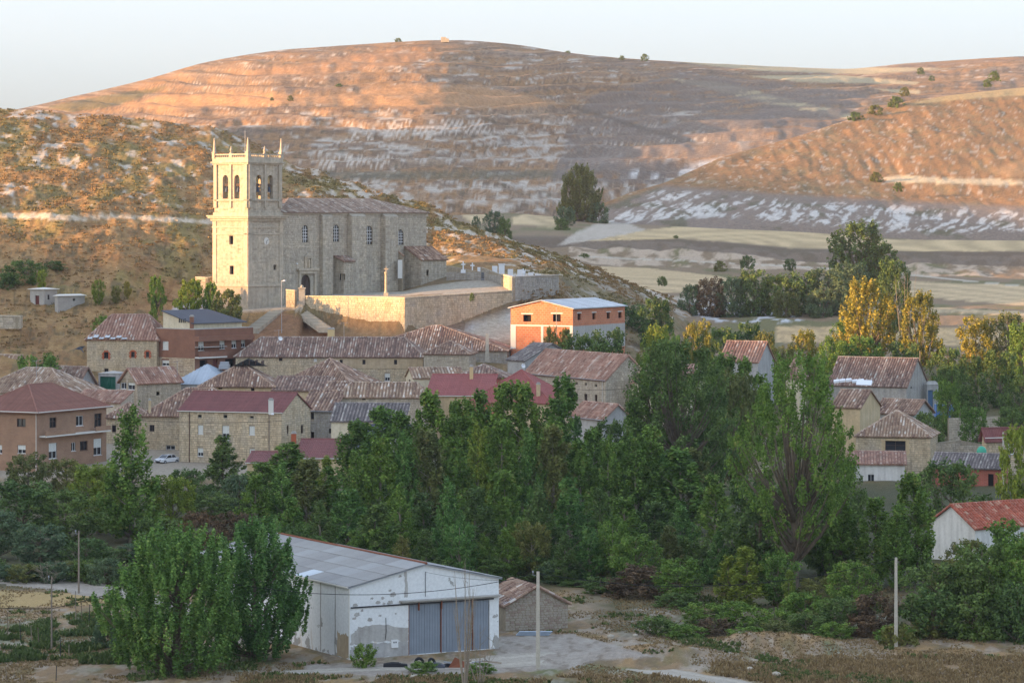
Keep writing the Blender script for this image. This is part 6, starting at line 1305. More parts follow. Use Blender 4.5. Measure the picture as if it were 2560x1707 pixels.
# great trees on the right
P('great_a', 1700, 432, 832, 300, D, 'great dark spreading poplar in front of the village centre right'); P('great_a', 1640, 436, 872, 170, G, 'left stem of the great dark poplar with thinner crown'); P('great_b', 1985, 340, 868, 350, G, 'great leaning poplar with pale branching trunk on the right', base=1508)
P('round_b', 1900, 352, 1190, 260, D, 'dark lower crown around the trunk of the leaning great poplar'); P('round_a', 2070, 356, 1200, 190, D, 'dark bushy tree right of the leaning trunk')
for r in [('narrow', 1868, 330, 1362, 105, LM, 'light green young poplar in front of the dark gap, left'), ('narrow', 1820, 333, 1385, 80, LM, 'shorter light green young poplar beside the first'), ('narrow', 1972, 322, 1420, 46, LM, 'thin bright young poplar in front of the great trunk'), ('poplar_c', 2100, 352, 1230, 130, G, 'light poplar right of the great trunk'),
          ('poplar_a', 2190, 350, 1235, 130, G, 'green poplar behind the concrete pole on the right'), ('poplar_b', 2290, 352, 1168, 140, G, 'poplar with pale stem left of the red roofed barn'), ('poplar_c', 2240, 345, 1260, 120, G, 'broad poplar just right of the concrete pole'), ('round_a', 2375, 385, 1135, 190, D, 'dark wild tree in front of the low red brick house'),
          ('round_a', 2420, 345, 1340, 130, OL, 'thin tree before the whitewashed gable of the barn'), ('round_b', 2545, 325, 1295, 230, G, 'green tree at the right edge below the red roof'), ('round_a', 2550, 400, 1045, 120, LM, 'bright green tree at the right edge beside the cream house'), ('round_b', 2480, 318, 1400, 170, D, 'dark thicket tree near the lower right corner'), ('round_a', 2110, 400, 1130, 110, D, 'dark tree beside the white walled annex')]:
    P(*r, group='trees on the right of the stream')
for i, (x, Y, t, w_, m_, lb) in enumerate([(1600, 340, 1410, 190, BR, 'big reddish brown bush with dry twigs right of the stone shed'), (1500, 343, 1440, 120, D, 'dark bush left of the reddish brown one'), (1690, 331, 1480, 130, D, 'dark green bush right of the reddish brown one'), (1760, 318, 1505, 150, G, 'green bush below the light young poplars'), (1840, 315, 1500, 140, G, 'green bush before the young poplars, next right'),
      (1935, 313, 1520, 120, G, 'green bush under the thin bright poplar'), (2020, 313, 1530, 130, OL, 'olive bush under the great trunk'), (2100, 312, 1490, 150, D, 'dark bush left of the concrete pole'), (2190, 310, 1480, 140, BR, 'brownish bush at the foot of the concrete pole'), (2330, 308, 1465, 190, D, 'large dark bush right of the concrete pole'),
      (2440, 306, 1480, 170, D, 'large dark bush further right below the barn'), (2545, 304, 1450, 150, D, 'dark bush at the right edge foreground'), (1440, 350, 1460, 90, D, 'dark bush at the right wall of the stone shed'), (2140, 330, 1400, 130, OL, 'olive bush behind the concrete pole'), (2380, 330, 1400, 150, OL, 'olive bush below the barn gable')]):
    P(('bush_a', 'bush_b')[i % 2], x, Y, t, w_, m_, lb, name='bush', cat='bush', group='bushes along the stream bank')
P('fruit', 2246, 301, 1560, 110, OL, 'small stunted tree with forked trunk in the dry grass at lower right', base=1668)
for r in [('round_a', 2345, 313, 1395, 200, D, 'dark tree standing behind the large dark bushes at lower right'), ('round_b', 2455, 311, 1350, 210, D, 'tall dark tree below the right end of the barn'), ('round_a', 2570, 308, 1330, 200, G, 'green tree at the right edge above the grass'), ('round_b', 1700, 336, 1390, 150, G, 'fresh green tree left of the light young poplars'), ('round_a', 2130, 322, 1395, 140, G, 'green tree left of the right concrete pole'),
          ('round_b', 2040, 330, 1440, 120, OL, 'olive tree on the bank right of the great trunk'), ('round_a', 1590, 348, 1330, 140, G, 'fresh green tree behind the reddish brown bush'), ('poplar_c', 2050, 362, 1180, 130, PL, 'pale green poplar right behind the leaning trunk'), ('round_a', 1930, 366, 1250, 170, D, 'dark tree directly behind the leaning trunk')]:
    P(*r, group='trees on the right of the stream')
for i in range(2, 15):
    x = 1490+i*75; P(('bush_b', 'bush_a')[i % 2], x, 305+(i*7 % 5), 1530+(i*23 % 40), 120, (G, OL, D, G, BR)[i % 5], '%s low bush edging the dry grass, %s' % (('green', 'olive', 'dark', 'leafy', 'brownish')[i % 5], ('right of the yard', 'below the reddish brown bush', 'below the young poplars', 'under the great trunk', 'between great trunk and concrete pole', 'at the concrete pole', 'right of the concrete pole', 'near the right edge')[i//2]), name='bush', cat='bush', group='low bushes at the edge of the dry grass')
for r in [('poplar_a', 915, 448, 1075, 90, PL, 'shorter pale poplar between the pale yellow house and the belt'), ('poplar_c', 1040, 446, 1040, 95, G, 'shorter poplar filling the gap left of the crimson roof'), ('poplar_b', 1180, 446, 1060, 90, PL, 'shorter pale poplar below the orange brick fragment'), ('poplar_c', 1345, 444, 1010, 95, OL, 'olive poplar filling the gap before the hipped crimson roof'), ('poplar_a', 1435, 440, 1030, 90, PL, 'pale poplar before the wall of the pale stone house'), ('round_a', 760, 442, 1150, 110, G, 'leafy tree before the ochre annex'),
          ('poplar_c', 1590, 430, 1000, 110, G, 'poplar before the hidden white plastered house'), ('round_b', 275, 372, 1370, 130, D, 'dark tree beneath the tall pointed poplar, left'), ('round_a', 345, 376, 1355, 120, B_, 'bluish tree beneath the tall pointed poplar, right')]:
    P(*r, group=BELT, bark='bark_pale')
P('round_b', 1945, 331, 1375, 130, G, 'green tree hiding the lower trunk of the great leaning poplar, left'); P('bush_a', 2015, 318, 1478, 150, G, 'leafy bush hiding the foot of the great leaning poplar', name='bush', cat='bush')
# village greenery, church slope
for r in [('round_b', 95, 575, 880, 155, G, 'dark green tree among the tiled roofs at left', 3.5), ('round_a', 60, 655, 645, 120, D, 'dark tree high on the slope at the left edge', 25), ('round_b', 8, 650, 680, 70, D, 'dark tree cut by the left edge above the hut', 24), ('round_a', 135, 662, 650, 60, D, 'small dark tree right of the slope trees', 29), ('round_b', 104, 648, 672, 30, LM, 'small yellow green tree above the hut', 25.5),
          ('round_a', 246, 640, 695, 38, LM, 'small light tree on the slope right of the hut', 23), ('fruit', 392, 628, 690, 50, G, 'round headed small dark green tree on the slope', 19.2), ('fruit', 474, 622, 698, 82, LM, 'bright green tree standing behind the brown brick house', 18.6), ('fruit', 570, 619, 724, 92, OL, 'reddish green tree at the corner below the bell tower', 17.5), ('fruit', 530, 622, 706, 55, G, 'light green sapling left of the reddish tree by the tower', 18.5),
          ('round_a', 256, 612, 785, 56, G, 'green conical bush above the half ruined stone house', 16), ('round_b', 330, 612, 795, 40, LM, 'light bush beside the conical bush', 15.5), ('round_a', 380, 615, 772, 32, LM, 'light bush on the slope above the brown brick house', 17), ('round_b', 290, 640, 712, 30, OL, 'olive shrub on the slope between hut and tower', 23), ('round_a', 318, 645, 700, 20, YL, 'yellow shrub on the slope', 24),
          ('fruit', 1380, 590, 817, 46, OL, 'small tree in front of the brick building, left', 11), ('fruit', 1412, 588, 822, 52, OL, 'small tree in front of the brick building, right', 10.5), ('bush_a', 1335, 592, 852, 34, OL, 'little bush at the foot of the orange brick wall', 12)]:
    P(*r[:7], zb=r[7])
MIDG = 'trees on the far side of the village'
for r in [('round_a', 1450, 585, 822, 120, D, 'dark tree below the right side of the brick building', 6), ('round_b', 1520, 588, 815, 130, D, 'second dark tree below the brick building', 6), ('round_a', 1500, 640, 745, 90, D, 'dark tree right of the brick building roof end', 14), ('round_b', 1640, 640, 740, 110, D, 'dark tree beyond the brick building, right', 12), ('round_b', 1580, 655, 755, 100, D, 'mid green tree on the bank beyond the brick building', 14),
          ('round_a', 1640, 590, 800, 95, LM, 'bright yellow green tree in the centre right', 6), ('round_b', 1680, 580, 830, 80, G, 'green tree below the bright yellow green one', 5), ('round_b', 1745, 600, 795, 90, YL, 'yellowish tree right of the bright green one', 7), ('round_a', 1810, 610, 810, 110, D, 'dark tree left of the small field strip', 8), ('round_b', 1870, 615, 800, 100, D, 'dark tree beside the small field strip', 8), ('round_a', 1910, 600, 818, 80, OL, 'olive tree below the small field strip', 7),
          ('round_b', 1955, 585, 860, 90, OL, 'olive tree above the yellow tower house', 6), ('round_a', 2010, 600, 815, 90, YL, 'yellowish tree right of the small field strip', 7), ('round_b', 2080, 595, 850, 100, G, 'green tree at the foot of the tall yellow poplars', 7), ('yellow', 2165, 620, 690, 165, YL, 'tall yellow poplar with separate plumes, left of the pair', 9), ('yellow', 2300, 615, 722, 125, YL, 'tall yellow green poplar with straight stem, right of the pair', 9),
          ('round_a', 2150, 600, 830, 130, G, 'green tree under the left yellow poplar', 7), ('round_b', 2260, 600, 850, 120, D, 'dark tree under the right yellow poplar', 7), ('round_a', 2370, 590, 860, 110, D, 'dark tree right of the yellow poplars', 6), ('round_b', 2440, 610, 785, 110, YL, 'yellow green tree before the far fields at right', 9), ('round_a', 2520, 612, 770, 120, OL, 'olive green tree at the right edge before the fields', 9), ('round_b', 2560, 600, 800, 110, G, 'green tree cut by the right edge', 8),
          ('narrow', 2440, 560, 885, 70, D, 'dark cypress shaped tree right of the stone barn', 4), ('round_a', 2380, 575, 905, 100, D, 'dark tree behind the blue plastic sheet', 5), ('round_b', 2500, 580, 870, 120, D, 'dark tree mass at the right edge, upper', 5), ('round_a', 2555, 560, 930, 110, D, 'dark tree mass at the right edge, lower', 4), ('round_b', 2370, 545, 945, 80, G, 'green bushy tree right of the blue door', 2.5),
          ('round_a', 2318, 515, 1022, 90, D, 'dark round bush right of the pyramid roof', .5), ('round_b', 2432, 520, 1012, 90, G, 'round tree in the garden with orange flowers', 1), ('round_a', 2530, 525, 1010, 100, D, 'dark tree above the cream stone house', 1), ('round_b', 2235, 690, 640, 100, D, 'dark tree between the hedge and yellow poplars', 14), ('round_a', 2120, 640, 790, 110, G, 'mid green tree behind the left yellow poplar', 11)]:
    P(*r[:7], zb=r[7], group=MIDG)
for i, (x, t, w_, m_) in enumerate([(1725, 705, 60, B_), (1775, 690, 90, BR), (1830, 685, 90, B_), (1885, 668, 110, D), (1950, 678, 110, D), (2010, 672, 120, D), (2070, 660, 120, B_), (1965, 725, 90, OL), (2060, 715, 100, B_), (2130, 650, 120, B_)]):
    P(('round_a', 'round_b')[i % 2], x, 745-(i > 6)*8, t, w_, m_, '%s tree in the far hedge above the pale mound' % ['leftmost low bluish', 'reddish', 'bluish green', 'tallest dark round', 'dark middle', 'dark wide', 'pale bluish', 'low olive front', 'low bluish front', 'rightmost bluish'][i], zb=14.5 if i > 6 else 15.5, group='far hedge')
P('yellow', 2150, 830, 548, 175, D, 'tall airy green tree standing before the stubble field on the right', zb=20, name='poplar_tree'); P('round_b', 2190, 828, 600, 130, D, 'lower crown of the airy tree by the stubble field', zb=20)
P('plume_b', 1450, 1050, 411, 112, OL, 'lone big tree in the far valley below the great hill', base=556, name='broadleaf_tree'); P('bush_a', 1498, 1046, 505, 60, B_, 'smaller bushy tree beside the lone big valley tree', zb=38.3, name='bush', cat='bush'); P('bush_b', 1415, 1000, 515, 60, B_, 'dark bush below the lone big valley tree', zb=38, name='bush', cat='bush')
P('bush_a', 1405, 960, 545, 42, D, 'dark shrub at the end of the small upper field', zb=36.2, name='bush', cat='bush'); P('round_a', 1235, 905, 522, 60, B_, 'pale tree between the two small upper fields', zb=33); P('round_b', 1262, 890, 543, 46, D, 'dark shrub right of the pale valley tree', zb=32); P('round_a', 1190, 900, 536, 25, B_, 'little pointed tree in the left small field', zb=34)
for px, py, w_, Y, lb in [(995, 100, 17, 1700, 'lone dark bush on the skyline left of the summit'), (1420, 131, 14, 1790, 'small bush on the skyline right of the summit'), (1555, 143, 14, 1850, 'left bush of two on the skyline'), (1612, 140, 18, 1880, 'right bush of two on the skyline'), (726, 243, 14, 1400, 'bush in the orange meadow, right of the little one'), (680, 246, 9, 1390, 'little bush in the orange meadow'),
                       (848, 215, 22, 1480, 'bush at the upper edge of the orange meadow'), (2302, 174, 18, 2000, 'bush beside the far road, left'), (2330, 193, 14, 1960, 'bush beside the far road, right'), (2486, 185, 26, 1420, 'round bush above the sunlit field'), (2468, 204, 20, 1400, 'bush at the edge of the sunlit field'), (2262, 224, 24, 1500, 'low dark bush between the hill crest and far fields'),
                       (2240, 252, 40, 1335, 'green bushes on the crest of the right hill, top'), (2190, 272, 36, 1315, 'green bushes on the crest of the right hill, middle'), (2140, 290, 36, 1300, 'green bushes on the crest of the right hill, lower'), (2190, 438, 30, 1160, 'dark bush beside the pale track on the right hill'), (2245, 462, 24, 1125, 'dark bush below the pale track on the right hill'),
                       (1690, 592, 14, 906, 'small bush on the terrace edge'), (1800, 660, 30, 868, 'reddish bush on the terrace bank'), (1870, 648, 34, 862, 'green bush on the terrace bank'), (1975, 655, 30, 864, 'green bush further right on the terrace bank'), (1460, 640, 26, 880, 'dark bush at the left end of the terrace bank'), (1655, 697, 24, 720, 'leafless looking shrub at the end of the pale slope')]:
    P(('bush_a', 'bush_b')[int(px) % 2], px, Y, py-w_*.3, w_*1.25, (D, OL)[int(px) % 3 == 0], lb, name='bush', cat='bush', base=py+w_*.7)
# bare tree and dry shrubs ------------------------------------------------------
def bare(px, Y, top, wd, seed, label, n=9, base=None, zb=0, cat='tree', r0=.09, name='bare_tree', sp=.35):
    rg = random.Random(seed); zb = ZP(base, Y) if base else zb; Hh = ZP(top, Y)-zb; x = (px-1280)/F*Y; mb = MB(); root = empty(name, (x, Y, zb), 0, label, cat)
    for i in range(n):
        an = rg.uniform(0, 6.28); l = Hh*rg.uniform(.55, 1.0) if i else Hh; ox = wd*.5*rg.uniform(.2, 1)*(i > 0)*rg.choice((-1, 1)); oy = wd*.3*rg.uniform(-1, 1)*(i > 0)
        p = np.array([ox*.12, oy*.1, -.2]); q = np.array([ox, oy, l]); limb(mb, p, q, r0*(1 if i < 2 else .6), .012, .06, 5)
        for k in range(5):
            t = rg.uniform(.35, .9); s_ = p*(1-t)+q*t; e = s_+np.array([rg.uniform(-1, 1)*wd*sp, rg.uniform(-1, 1)*wd*.2, rg.uniform(.1, .3)*Hh]); limb(mb, s_, e, .022, .006, .05, 4)
    o = mb.build('branches', MATS['bark_pale'], root); return root
bare(1163, 274, 1395, 1.9, 5, 'bare dead tree with thin upright branches in front of the warehouse door', 8, zb=0, r0=.10)
bare(1200, 276, 1560, 3.4, 8, 'bare forked bush leaning right beside the dead tree', 6, zb=0, r0=.08)
bare(2262, 640, 680, 5, 13, 'leafless grey tree between the two yellow poplars', 9, zb=11, r0=.16)
bare(118, 352, 1405, 3.0, 15, 'dry weedy stalks beside the dirt road at left', 9, zb=0, cat='shrub', r0=.03, name='dry_shrub')
bare(1660, 338, 1540, 3.0, 16, 'dry golden twigs at the foot of the reddish brown bush', 10, zb=0, cat='shrub', r0=.03, name='dry_shrub')
P('bush_b', 913, 286.5, 1606, 74, G, 'small leafy shrub growing against the peeling warehouse wall', name='shrub', cat='shrub'); P('bush_a', 1200, 283, 1655, 80, G, 'low green weeds below the junk pile', name='shrub', cat='shrub'); P('bush_b', 1060, 283.5, 1652, 90, G, 'low green weeds left of the dead tree', name='shrub', cat='shrub')
P('bush_b', 1785, 296, 1618, 60, D, 'dark low bush on the rubble mound right of the track', name='shrub', cat='shrub'); P('bush_a', 270, 300, 1540, 80, B_, 'bluish low shrub left of the big plumed poplar', name='shrub', cat='shrub'); P('bush_b', 1180, 618.2, 731, 14, D, 'dark bush growing out of the terrace wall', name='shrub', cat='shrub', base=752)
# ------------------------------------------------------------------ poles, wires, car, junk, small things
def pole(px, Y, top, label, r=.14, m='pole_concrete', zb=0, name='utility_pole', ins=True, square=True, lamp=False):
    x, _, z1 = PT(px, top, Y); root = empty(name, (x, Y, zb), 0, label, 'pole'); b = MB(); Hh = z1-zb
    if square: b.add([(-r*1.3, -r, -.5), (r*1.3, -r, -.5), (r*1.3, r, -.5), (-r*1.3, r, -.5), (-r*.9, -r*.7, Hh), (r*.9, -r*.7, Hh), (r*.9, r*.7, Hh), (-r*.9, r*.7, Hh)], [(0,1,5,4), (1,2,6,5), (2,3,7,6), (3,0,4,7), (4,5,6,7)])
    else: b.tube([(0, 0, -.5), (0, 0, Hh)], [r, r*.7], 8)
    b.build('post', MATS[m], root)
    if ins:
        q = MB(); q.tube([(-r*1.5, 0, Hh-.35), (-r*3, 0, Hh-.3), (-r*3, 0, Hh-.05)], [.03]*3, 5); q.lathe((-r*3, 0, Hh-.1), [(.05, 0), (.07, .05), (.04, .12), (.06, .18)], 8); q.build('insulator', MATS['metal_grey'], root)
    if lamp:
        q = MB(); q.tube([(0, 0, Hh), (.5, -.3, Hh+.15)], [.04, .04], 5); q.lathe((.55, -.3, Hh-.02), [(.22, 0), (.26, .1), (.12, .26)], 10); q.build('lamp_head', MATS['lamp_white'], root)
    return (x, Y, z1)
p1 = pole(1345, 285.5, 1428, 'pale concrete utility pole standing in the yard right of the warehouse', .15)
p2 = pole(2240, 300, 1393, 'pale concrete utility pole rising from bushes on the right', .13, ins=False)
p3 = pole(197, 343, 1326, 'grey wooden pole beside the dirt road at left', .11, 'pole_wood', square=False)
p4 = pole(129, 298, 1440, 'thin grey wooden pole in the weedy plot at the left', .09, 'pole_wood', square=False)
pole(704, 618, 703, 'slim street lamp post in front of the bell tower corner', .07, 'metal_grey', 14, 'street_lamp', False, False, True)
pole(474, 612, 757, 'short post on the slope beside the concrete ramp', .05, 'metal_grey', 15, 'post', False, False)
pole(1391, 596, 768, 'thin pole standing in front of the orange brick wall', .08, 'pole_concrete', 12, 'utility_pole', False, False)
pole(2300, 590, 876, 'thin brown wooden pole behind the barn gable', .1, 'pole_wood', 6, 'utility_pole', False, False)
pole(673, 511, 1036, 'brown street lamp mast against the three storey stone house', .06, 'pole_wood', -.3, 'street_lamp', False, False, True)
pole(2508, 470, 1080, 'pale post in front of the cream stone house', .12, 'pole_concrete', -.5, 'utility_pole', False)
pole(1218, 600, 834, 'short pale pillar on the dirt ramp right of the hipped roof', .3, 'pole_concrete', 14, 'pillar', False)
def wire(name, a, b, sag, label, r=.03):
    a = np.array(a, float); b = np.array(b, float); mb = MB(); pts = []
    for i in range(25):
        t = i/24; p = a*(1-t)+b*t; p[2] -= sag*4*t*(1-t); pts.append(tuple(p))
    mb.tube(pts, [r]*25, 5, cap=False); tag(mb.build(name, MATS['wire']), label, 'cable')
wire('overhead_cable', PT(-120, 1512, 296), (p4[0], p4[1], p4[2]-3.0), .12, 'black cable running from the left edge to the thin wooden pole')
wire('overhead_cable', (p4[0], p4[1], p4[2]-3.0), PT(330, 1466, 300), .1, 'black cable from the thin wooden pole into the big plumed poplar')
wire('overhead_cable', PT(560, 1455, 288.5), PT(1248, 1453, 288.5), 1.15, 'black cable sagging across the warehouse front')
wire('overhead_cable', PT(1248, 1453, 288.5), (p1[0], p1[1], p1[2]-.1), .05, 'black cable from the warehouse corner to the concrete pole')
wire('overhead_cable', PT(1063, 1429, 293), PT(1250, 1450, 289), .18, 'thin cable along the warehouse gable edge', .014)
wire('overhead_cable', (p1[0], p1[1], p1[2]-.15), (p2[0], p2[1], p2[2]-.1), 1.8, 'black cable spanning from the yard pole to the right pole')
wire('overhead_cable', PT(262, 1044, 505), PT(705, 1052, 505), .5, 'cable strung across the front of the three storey stone house', .03)
wire('overhead_cable', PT(1430, 972, 520), PT(1570, 971, 520), .2, 'cable strung across the pale stone house', .03)
def antenna(px, Y, base, top, label):
    x, _, z0 = PT(px, base, Y); z1 = ZP(top, Y); root = empty('antenna', (x, Y, z0), 0, label, 'antenna'); b = MB(); b.tube([(0, 0, -.3), (0, 0, z1-z0)], [.035, .03], 5); b.build('mast', MATS['metal_grey'], root)
    b = MB(); zz = z1-z0-.1; b.tube([(-.8, -.2, zz-.1), (.8, .2, zz+.1)], [.025]*2, 4)
    for i in range(6): t = i/5*1.5-.75; b.tube([(t, -.35+t*.2, zz+t*.12), (t, .35+t*.2, zz+t*.12)], [.015]*2, 4)
    b.build('aerial_rods', MATS['metal_grey'], root)
antenna(91, 560, 940, 900, 'tv antenna on the hipped roof at the left edge'); antenna(443, 570, 935, 902, 'tv antenna above the grey sheet roofed shed'); antenna(697, 592, 850, 824, 'tv antenna on the long house roof left'); antenna(860, 603, 850, 806, 'tall tv antenna behind the long house chimney'); antenna(1660, 560, 900, 870, 'tv antenna above the great dark poplar')
def dish(px, py, Y, label, r=.42):
    x, y, z = PT(px, py, Y); b = MB(); b.lathe((0, 0, 0), [(.02, 0), (r*.5, .04), (r*.85, .13), (r, .2), (r*.96, .2), (r*.5, .07)], 14); root = empty('satellite_dish', (x, y, z), 0, label, 'satellite dish'); o = b.build('dish', MATS['lamp_white'], root); o.rotation_euler = (R(70), 0, R(30)); b = MB(); b.tube([(0, .1, -.9), (0, .1, 0)], [.03, .03], 5); b.build('stand', MATS['metal_grey'], root)
dish(700, 847, 591, 'white satellite dish on the long mossy roof'); dish(1307, 915, 578, 'white satellite dish on the wall of the small grey stone house')
# car --------------------------------------------------------------------------
def car(px, py, Y, rz, label):
    x, y, z = PT(px, py, Y); root = empty('parked_car', (x, y, z), rz, label, 'car'); L_, W_ = 4.4, 1.7
    prof = [(-2.2, .35), (-2.2, .68), (-2.12, .80), (-1.25, .92), (1.35, .96), (2.1, .90), (2.2, .70), (2.2, .35), (1.75, .28), (-1.75, .28)]
    b = MB(); n = len(prof); b.add([(a, -W_/2, c) for a, c in prof]+[(a, W_/2, c) for a, c in prof], [tuple(range(n)), tuple(reversed(range(n, 2*n)))]+[(i, i+n, (i+1) % n+n, (i+1) % n) for i in range(n)])
    o = b.build('body', MATS['car_white'], root); md = o.modifiers.new('bevel', 'BEVEL'); md.width = .06; md.segments = 2
    g = MB(); bt = [(-1.25, .92), (1.45, .96), (.95, 1.38), (-.45, 1.40)]; n = 4; k = .12
    g.add([(a, -W_/2+.06, c) for a, c in bt[:2]]+[(a, -W_/2+.06+k, c) for a, c in bt[2:]]+[(a, W_/2-.06, c) for a, c in bt[:2]]+[(a, W_/2-.06-k, c) for a, c in bt[2:]], [(0,1,2,3), (7,6,5,4), (0,3,7,4), (1,5,6,2), (3,2,6,7)]); g.build('windows', MATS['glass_dark'], root)
    r = MB(); r.box((-.42, -.66, 1.395), (.93, .66, 1.43)); r.build('roof', MATS['car_white'], root)
    p = MB()
    for s_ in (-1, 1):
        yy = s_*(W_/2-.05)
        for (a, c), (e, f) in (((-1.2, .94), (-.45, 1.40)), ((.3, .96), (.3, 1.39)), ((1.4, .97), (.95, 1.39))): p.tube([(a, yy, c), (e, yy-s_*.12, f)], [.035, .035], 4)
    p.build('window_pillars', MATS['car_white'], root)
    for a in (-1.35, 1.35):
        for s_ in (-1, 1):
            wv = MB(); wv.tube([(a, s_*.68, .31), (a, s_*.88, .31)], [.31, .31], 14); wh_ = wv.build('wheel', MATS['rubber'], root); wv = MB(); wv.tube([(a, s_*.86, .31), (a, s_*.895, .31)], [.19, .17], 12); wv.build('rim', MATS['metal_grey'], wh_)
    for s_ in (-1, 1):
        hb = MB(); hb.box((-2.23, s_*.6-.2, .62), (-2.19, s_*.6+.2, .76)); hb.build('headlight', MATS['metal_grey'], root)
    hb = MB(); hb.box((-2.24, -.5, .36), (-2.2, .5, .52)); hb.build('grille', MATS['metal_dark'], root)
car(418, 1158, 520, R(52), 'white sedan car parked at the corner of the three storey stone house')
b = MB(); x, y, z = PT(560, 922, 583); b.box((x-.9, y-.8, z), (x+.9, y+2.6, z+.75)); b.box((x-.75, y+.2, z+.752), (x+.75, y+2, z+1.25)); tag(b.build('dark_car', MATS['metal_grey']), 'dark car nose in the ground floor opening of the brown brick house', 'car')
# small yard things ------------------------------------------------------------
rg = random.Random(5)
def tyre(px, py, Y, rz, tilt, label):
    x, y, z = PT(px, py, Y); n, k = 14, 8; V = []; Fc = []
    for i in range(n):
        a = 2*math.pi*i/n
        for j in range(k): c = 2*math.pi*j/k; rr = .36+.13*math.cos(c); V.append((rr*math.cos(a), rr*math.sin(a), .12*math.sin(c)))
    for i in range(n):
        for j in range(k): Fc.append((i*k+j, ((i+1) % n)*k+j, ((i+1) % n)*k+(j+1) % k, i*k+(j+1) % k))
    b = MB(); b.add(V, Fc); o = b.build('tyre', MATS['rubber'], smooth=True); o.location = (x, y, .42 if tilt > 1 else .14); o.rotation_euler = (tilt, 0, rz); tag(o, label, 'tyre', 'old tyres in the junk pile')
tyre(1048, 1640, 286.6, .4, 1.35, 'upright old tyre in the junk before the blue doors'); tyre(1062, 1640, 286.9, -.3, .2, 'old tyre lying flat beside the upright one'); tyre(1080, 1641, 286.4, .9, 1.2, 'third old tyre leaning in the junk pile'); tyre(1120, 1640, 286.5, .1, .15, 'old tyre half hidden by the dead tree')
def sheetbox(name, label, cat, px0, px1, Y, z0, z1, dep, m, rot=0, shear=0):
    x0, x1 = (px0-1280)/F*Y, (px1-1280)/F*Y; w_ = x1-x0; b = MB(); n = 8; V = []
    for i in range(n+1):
        t = i/n; h_ = z1*(.65+.35*math.sin(t*3.1+.2))*(.9+.2*rg.random()); V.append([(t*w_+shear*t, 0, z0), (t*w_, dep, z0), (t*w_, dep*.8, h_), (t*w_+.02, dep*.15, h_*.85)])
    for p, q in zip(V, V[1:]): b.add(p+q, [(0,4,7,3), (3,7,6,2), (2,6,5,1)])
    b.add(V[0], [(0,3,2,1)]); b.add(V[-1], [(0,1,2,3)]); o = b.build(name, MATS[m]); o.location = (x0, Y, 0); o.rotation_euler.z = rot; tag(o, label, cat); return o
sheetbox('tarpaulin', 'long dark tarpaulin roll lying before the warehouse wall', 'tarpaulin', 958, 1018, 286.2, 0, .42, .7, 'rubber'); sheetbox('tarpaulin', 'dark blue tarpaulin heap right of the tyres', 'tarpaulin', 1070, 1112, 285.6, 0, .5, .8, 'slate_dark')
b = MB(); x, y, z = PT(1140, 1640, 286.2); b.add([(x-.7, y-.3, 0), (x+1.1, y-.3, 0), (x+.9, y+.4, 0), (x-.4, y+.5, 0), (x-.1, y, .95), (x+.7, y+.1, .55)], [(0,1,5,4), (1,2,5), (2,3,4,5), (3,0,4)]); tag(b.build('rusty_plate', MATS['rust']), 'rusty bent metal plate standing in the junk pile', 'scrap metal')
for i in range(6):
    px = 1085+i*24; x, y, z = PT(px, 1645, 287.3+rg.random()); b = MB(); b.box((0, 0, 0), (rg.uniform(.8, 1.8), .18, .1)); o = b.build('plank', MATS[('trim_pale', 'metal_grey', 'bark_pale')[i % 3]]); o.location = (x, y, .05+.13*(i % 3)); o.rotation_euler = (0, rg.uniform(-.12, .12), rg.uniform(-.4, .4)); tag(o, ['pale board by the upright tyre', 'grey board right of the blue tarpaulin', 'brown board left of the rusty plate', 'pale board behind the rusty plate', 'grey board right of the rusty plate', 'brown board at the right end of the junk pile'][i], 'board', 'boards in the junk pile')
for i, (px, py, s_, lb) in enumerate([(1032, 1698, .3, 'small white stone in the grass at the bottom centre'), (1940, 1693, .5, 'white stone block in the dry grass near the bottom right'), (1527, 1594, .45, 'flat white stone at the edge of the yard'), (1588, 1591, .35, 'pale yellow stone right of the flat white one'), (1875, 1678, .35, 'small white stone left of the block'), (1655, 1640, .5, 'pale stone on the left of the rubble mound'), (883, 1665, .2, 'tiny white stone before the warehouse corner')]):
    Y = 320000/(py-HOR); x, y, z = PT(px, py, Y); b = MB(); b.lathe((0, 0, 0), [(s_*.8, -.1), (s_*.85, s_*.2), (s_*.6, s_*.45), (s_*.2, s_*.55)], 6); o = b.build('rock', MATS['stone_church']); o.location = (x, y, .1 if py < 1600 else .25); o.rotation_euler.z = i; tag(o, lb, 'rock')
b = MB(); x, y, z = PT(1290, 1582, 308.5); 
for i in range(4): b.obox((x+i*.1, y-.5+i*.12, .05+i*.09), (3.2, .0, 0), (0, .5, .02), (0, 0, .04))
tag(b.build('metal_sheets', MATS['sheet_grey']), 'bluish metal sheets lying along the foot of the stone shed', 'metal sheet')
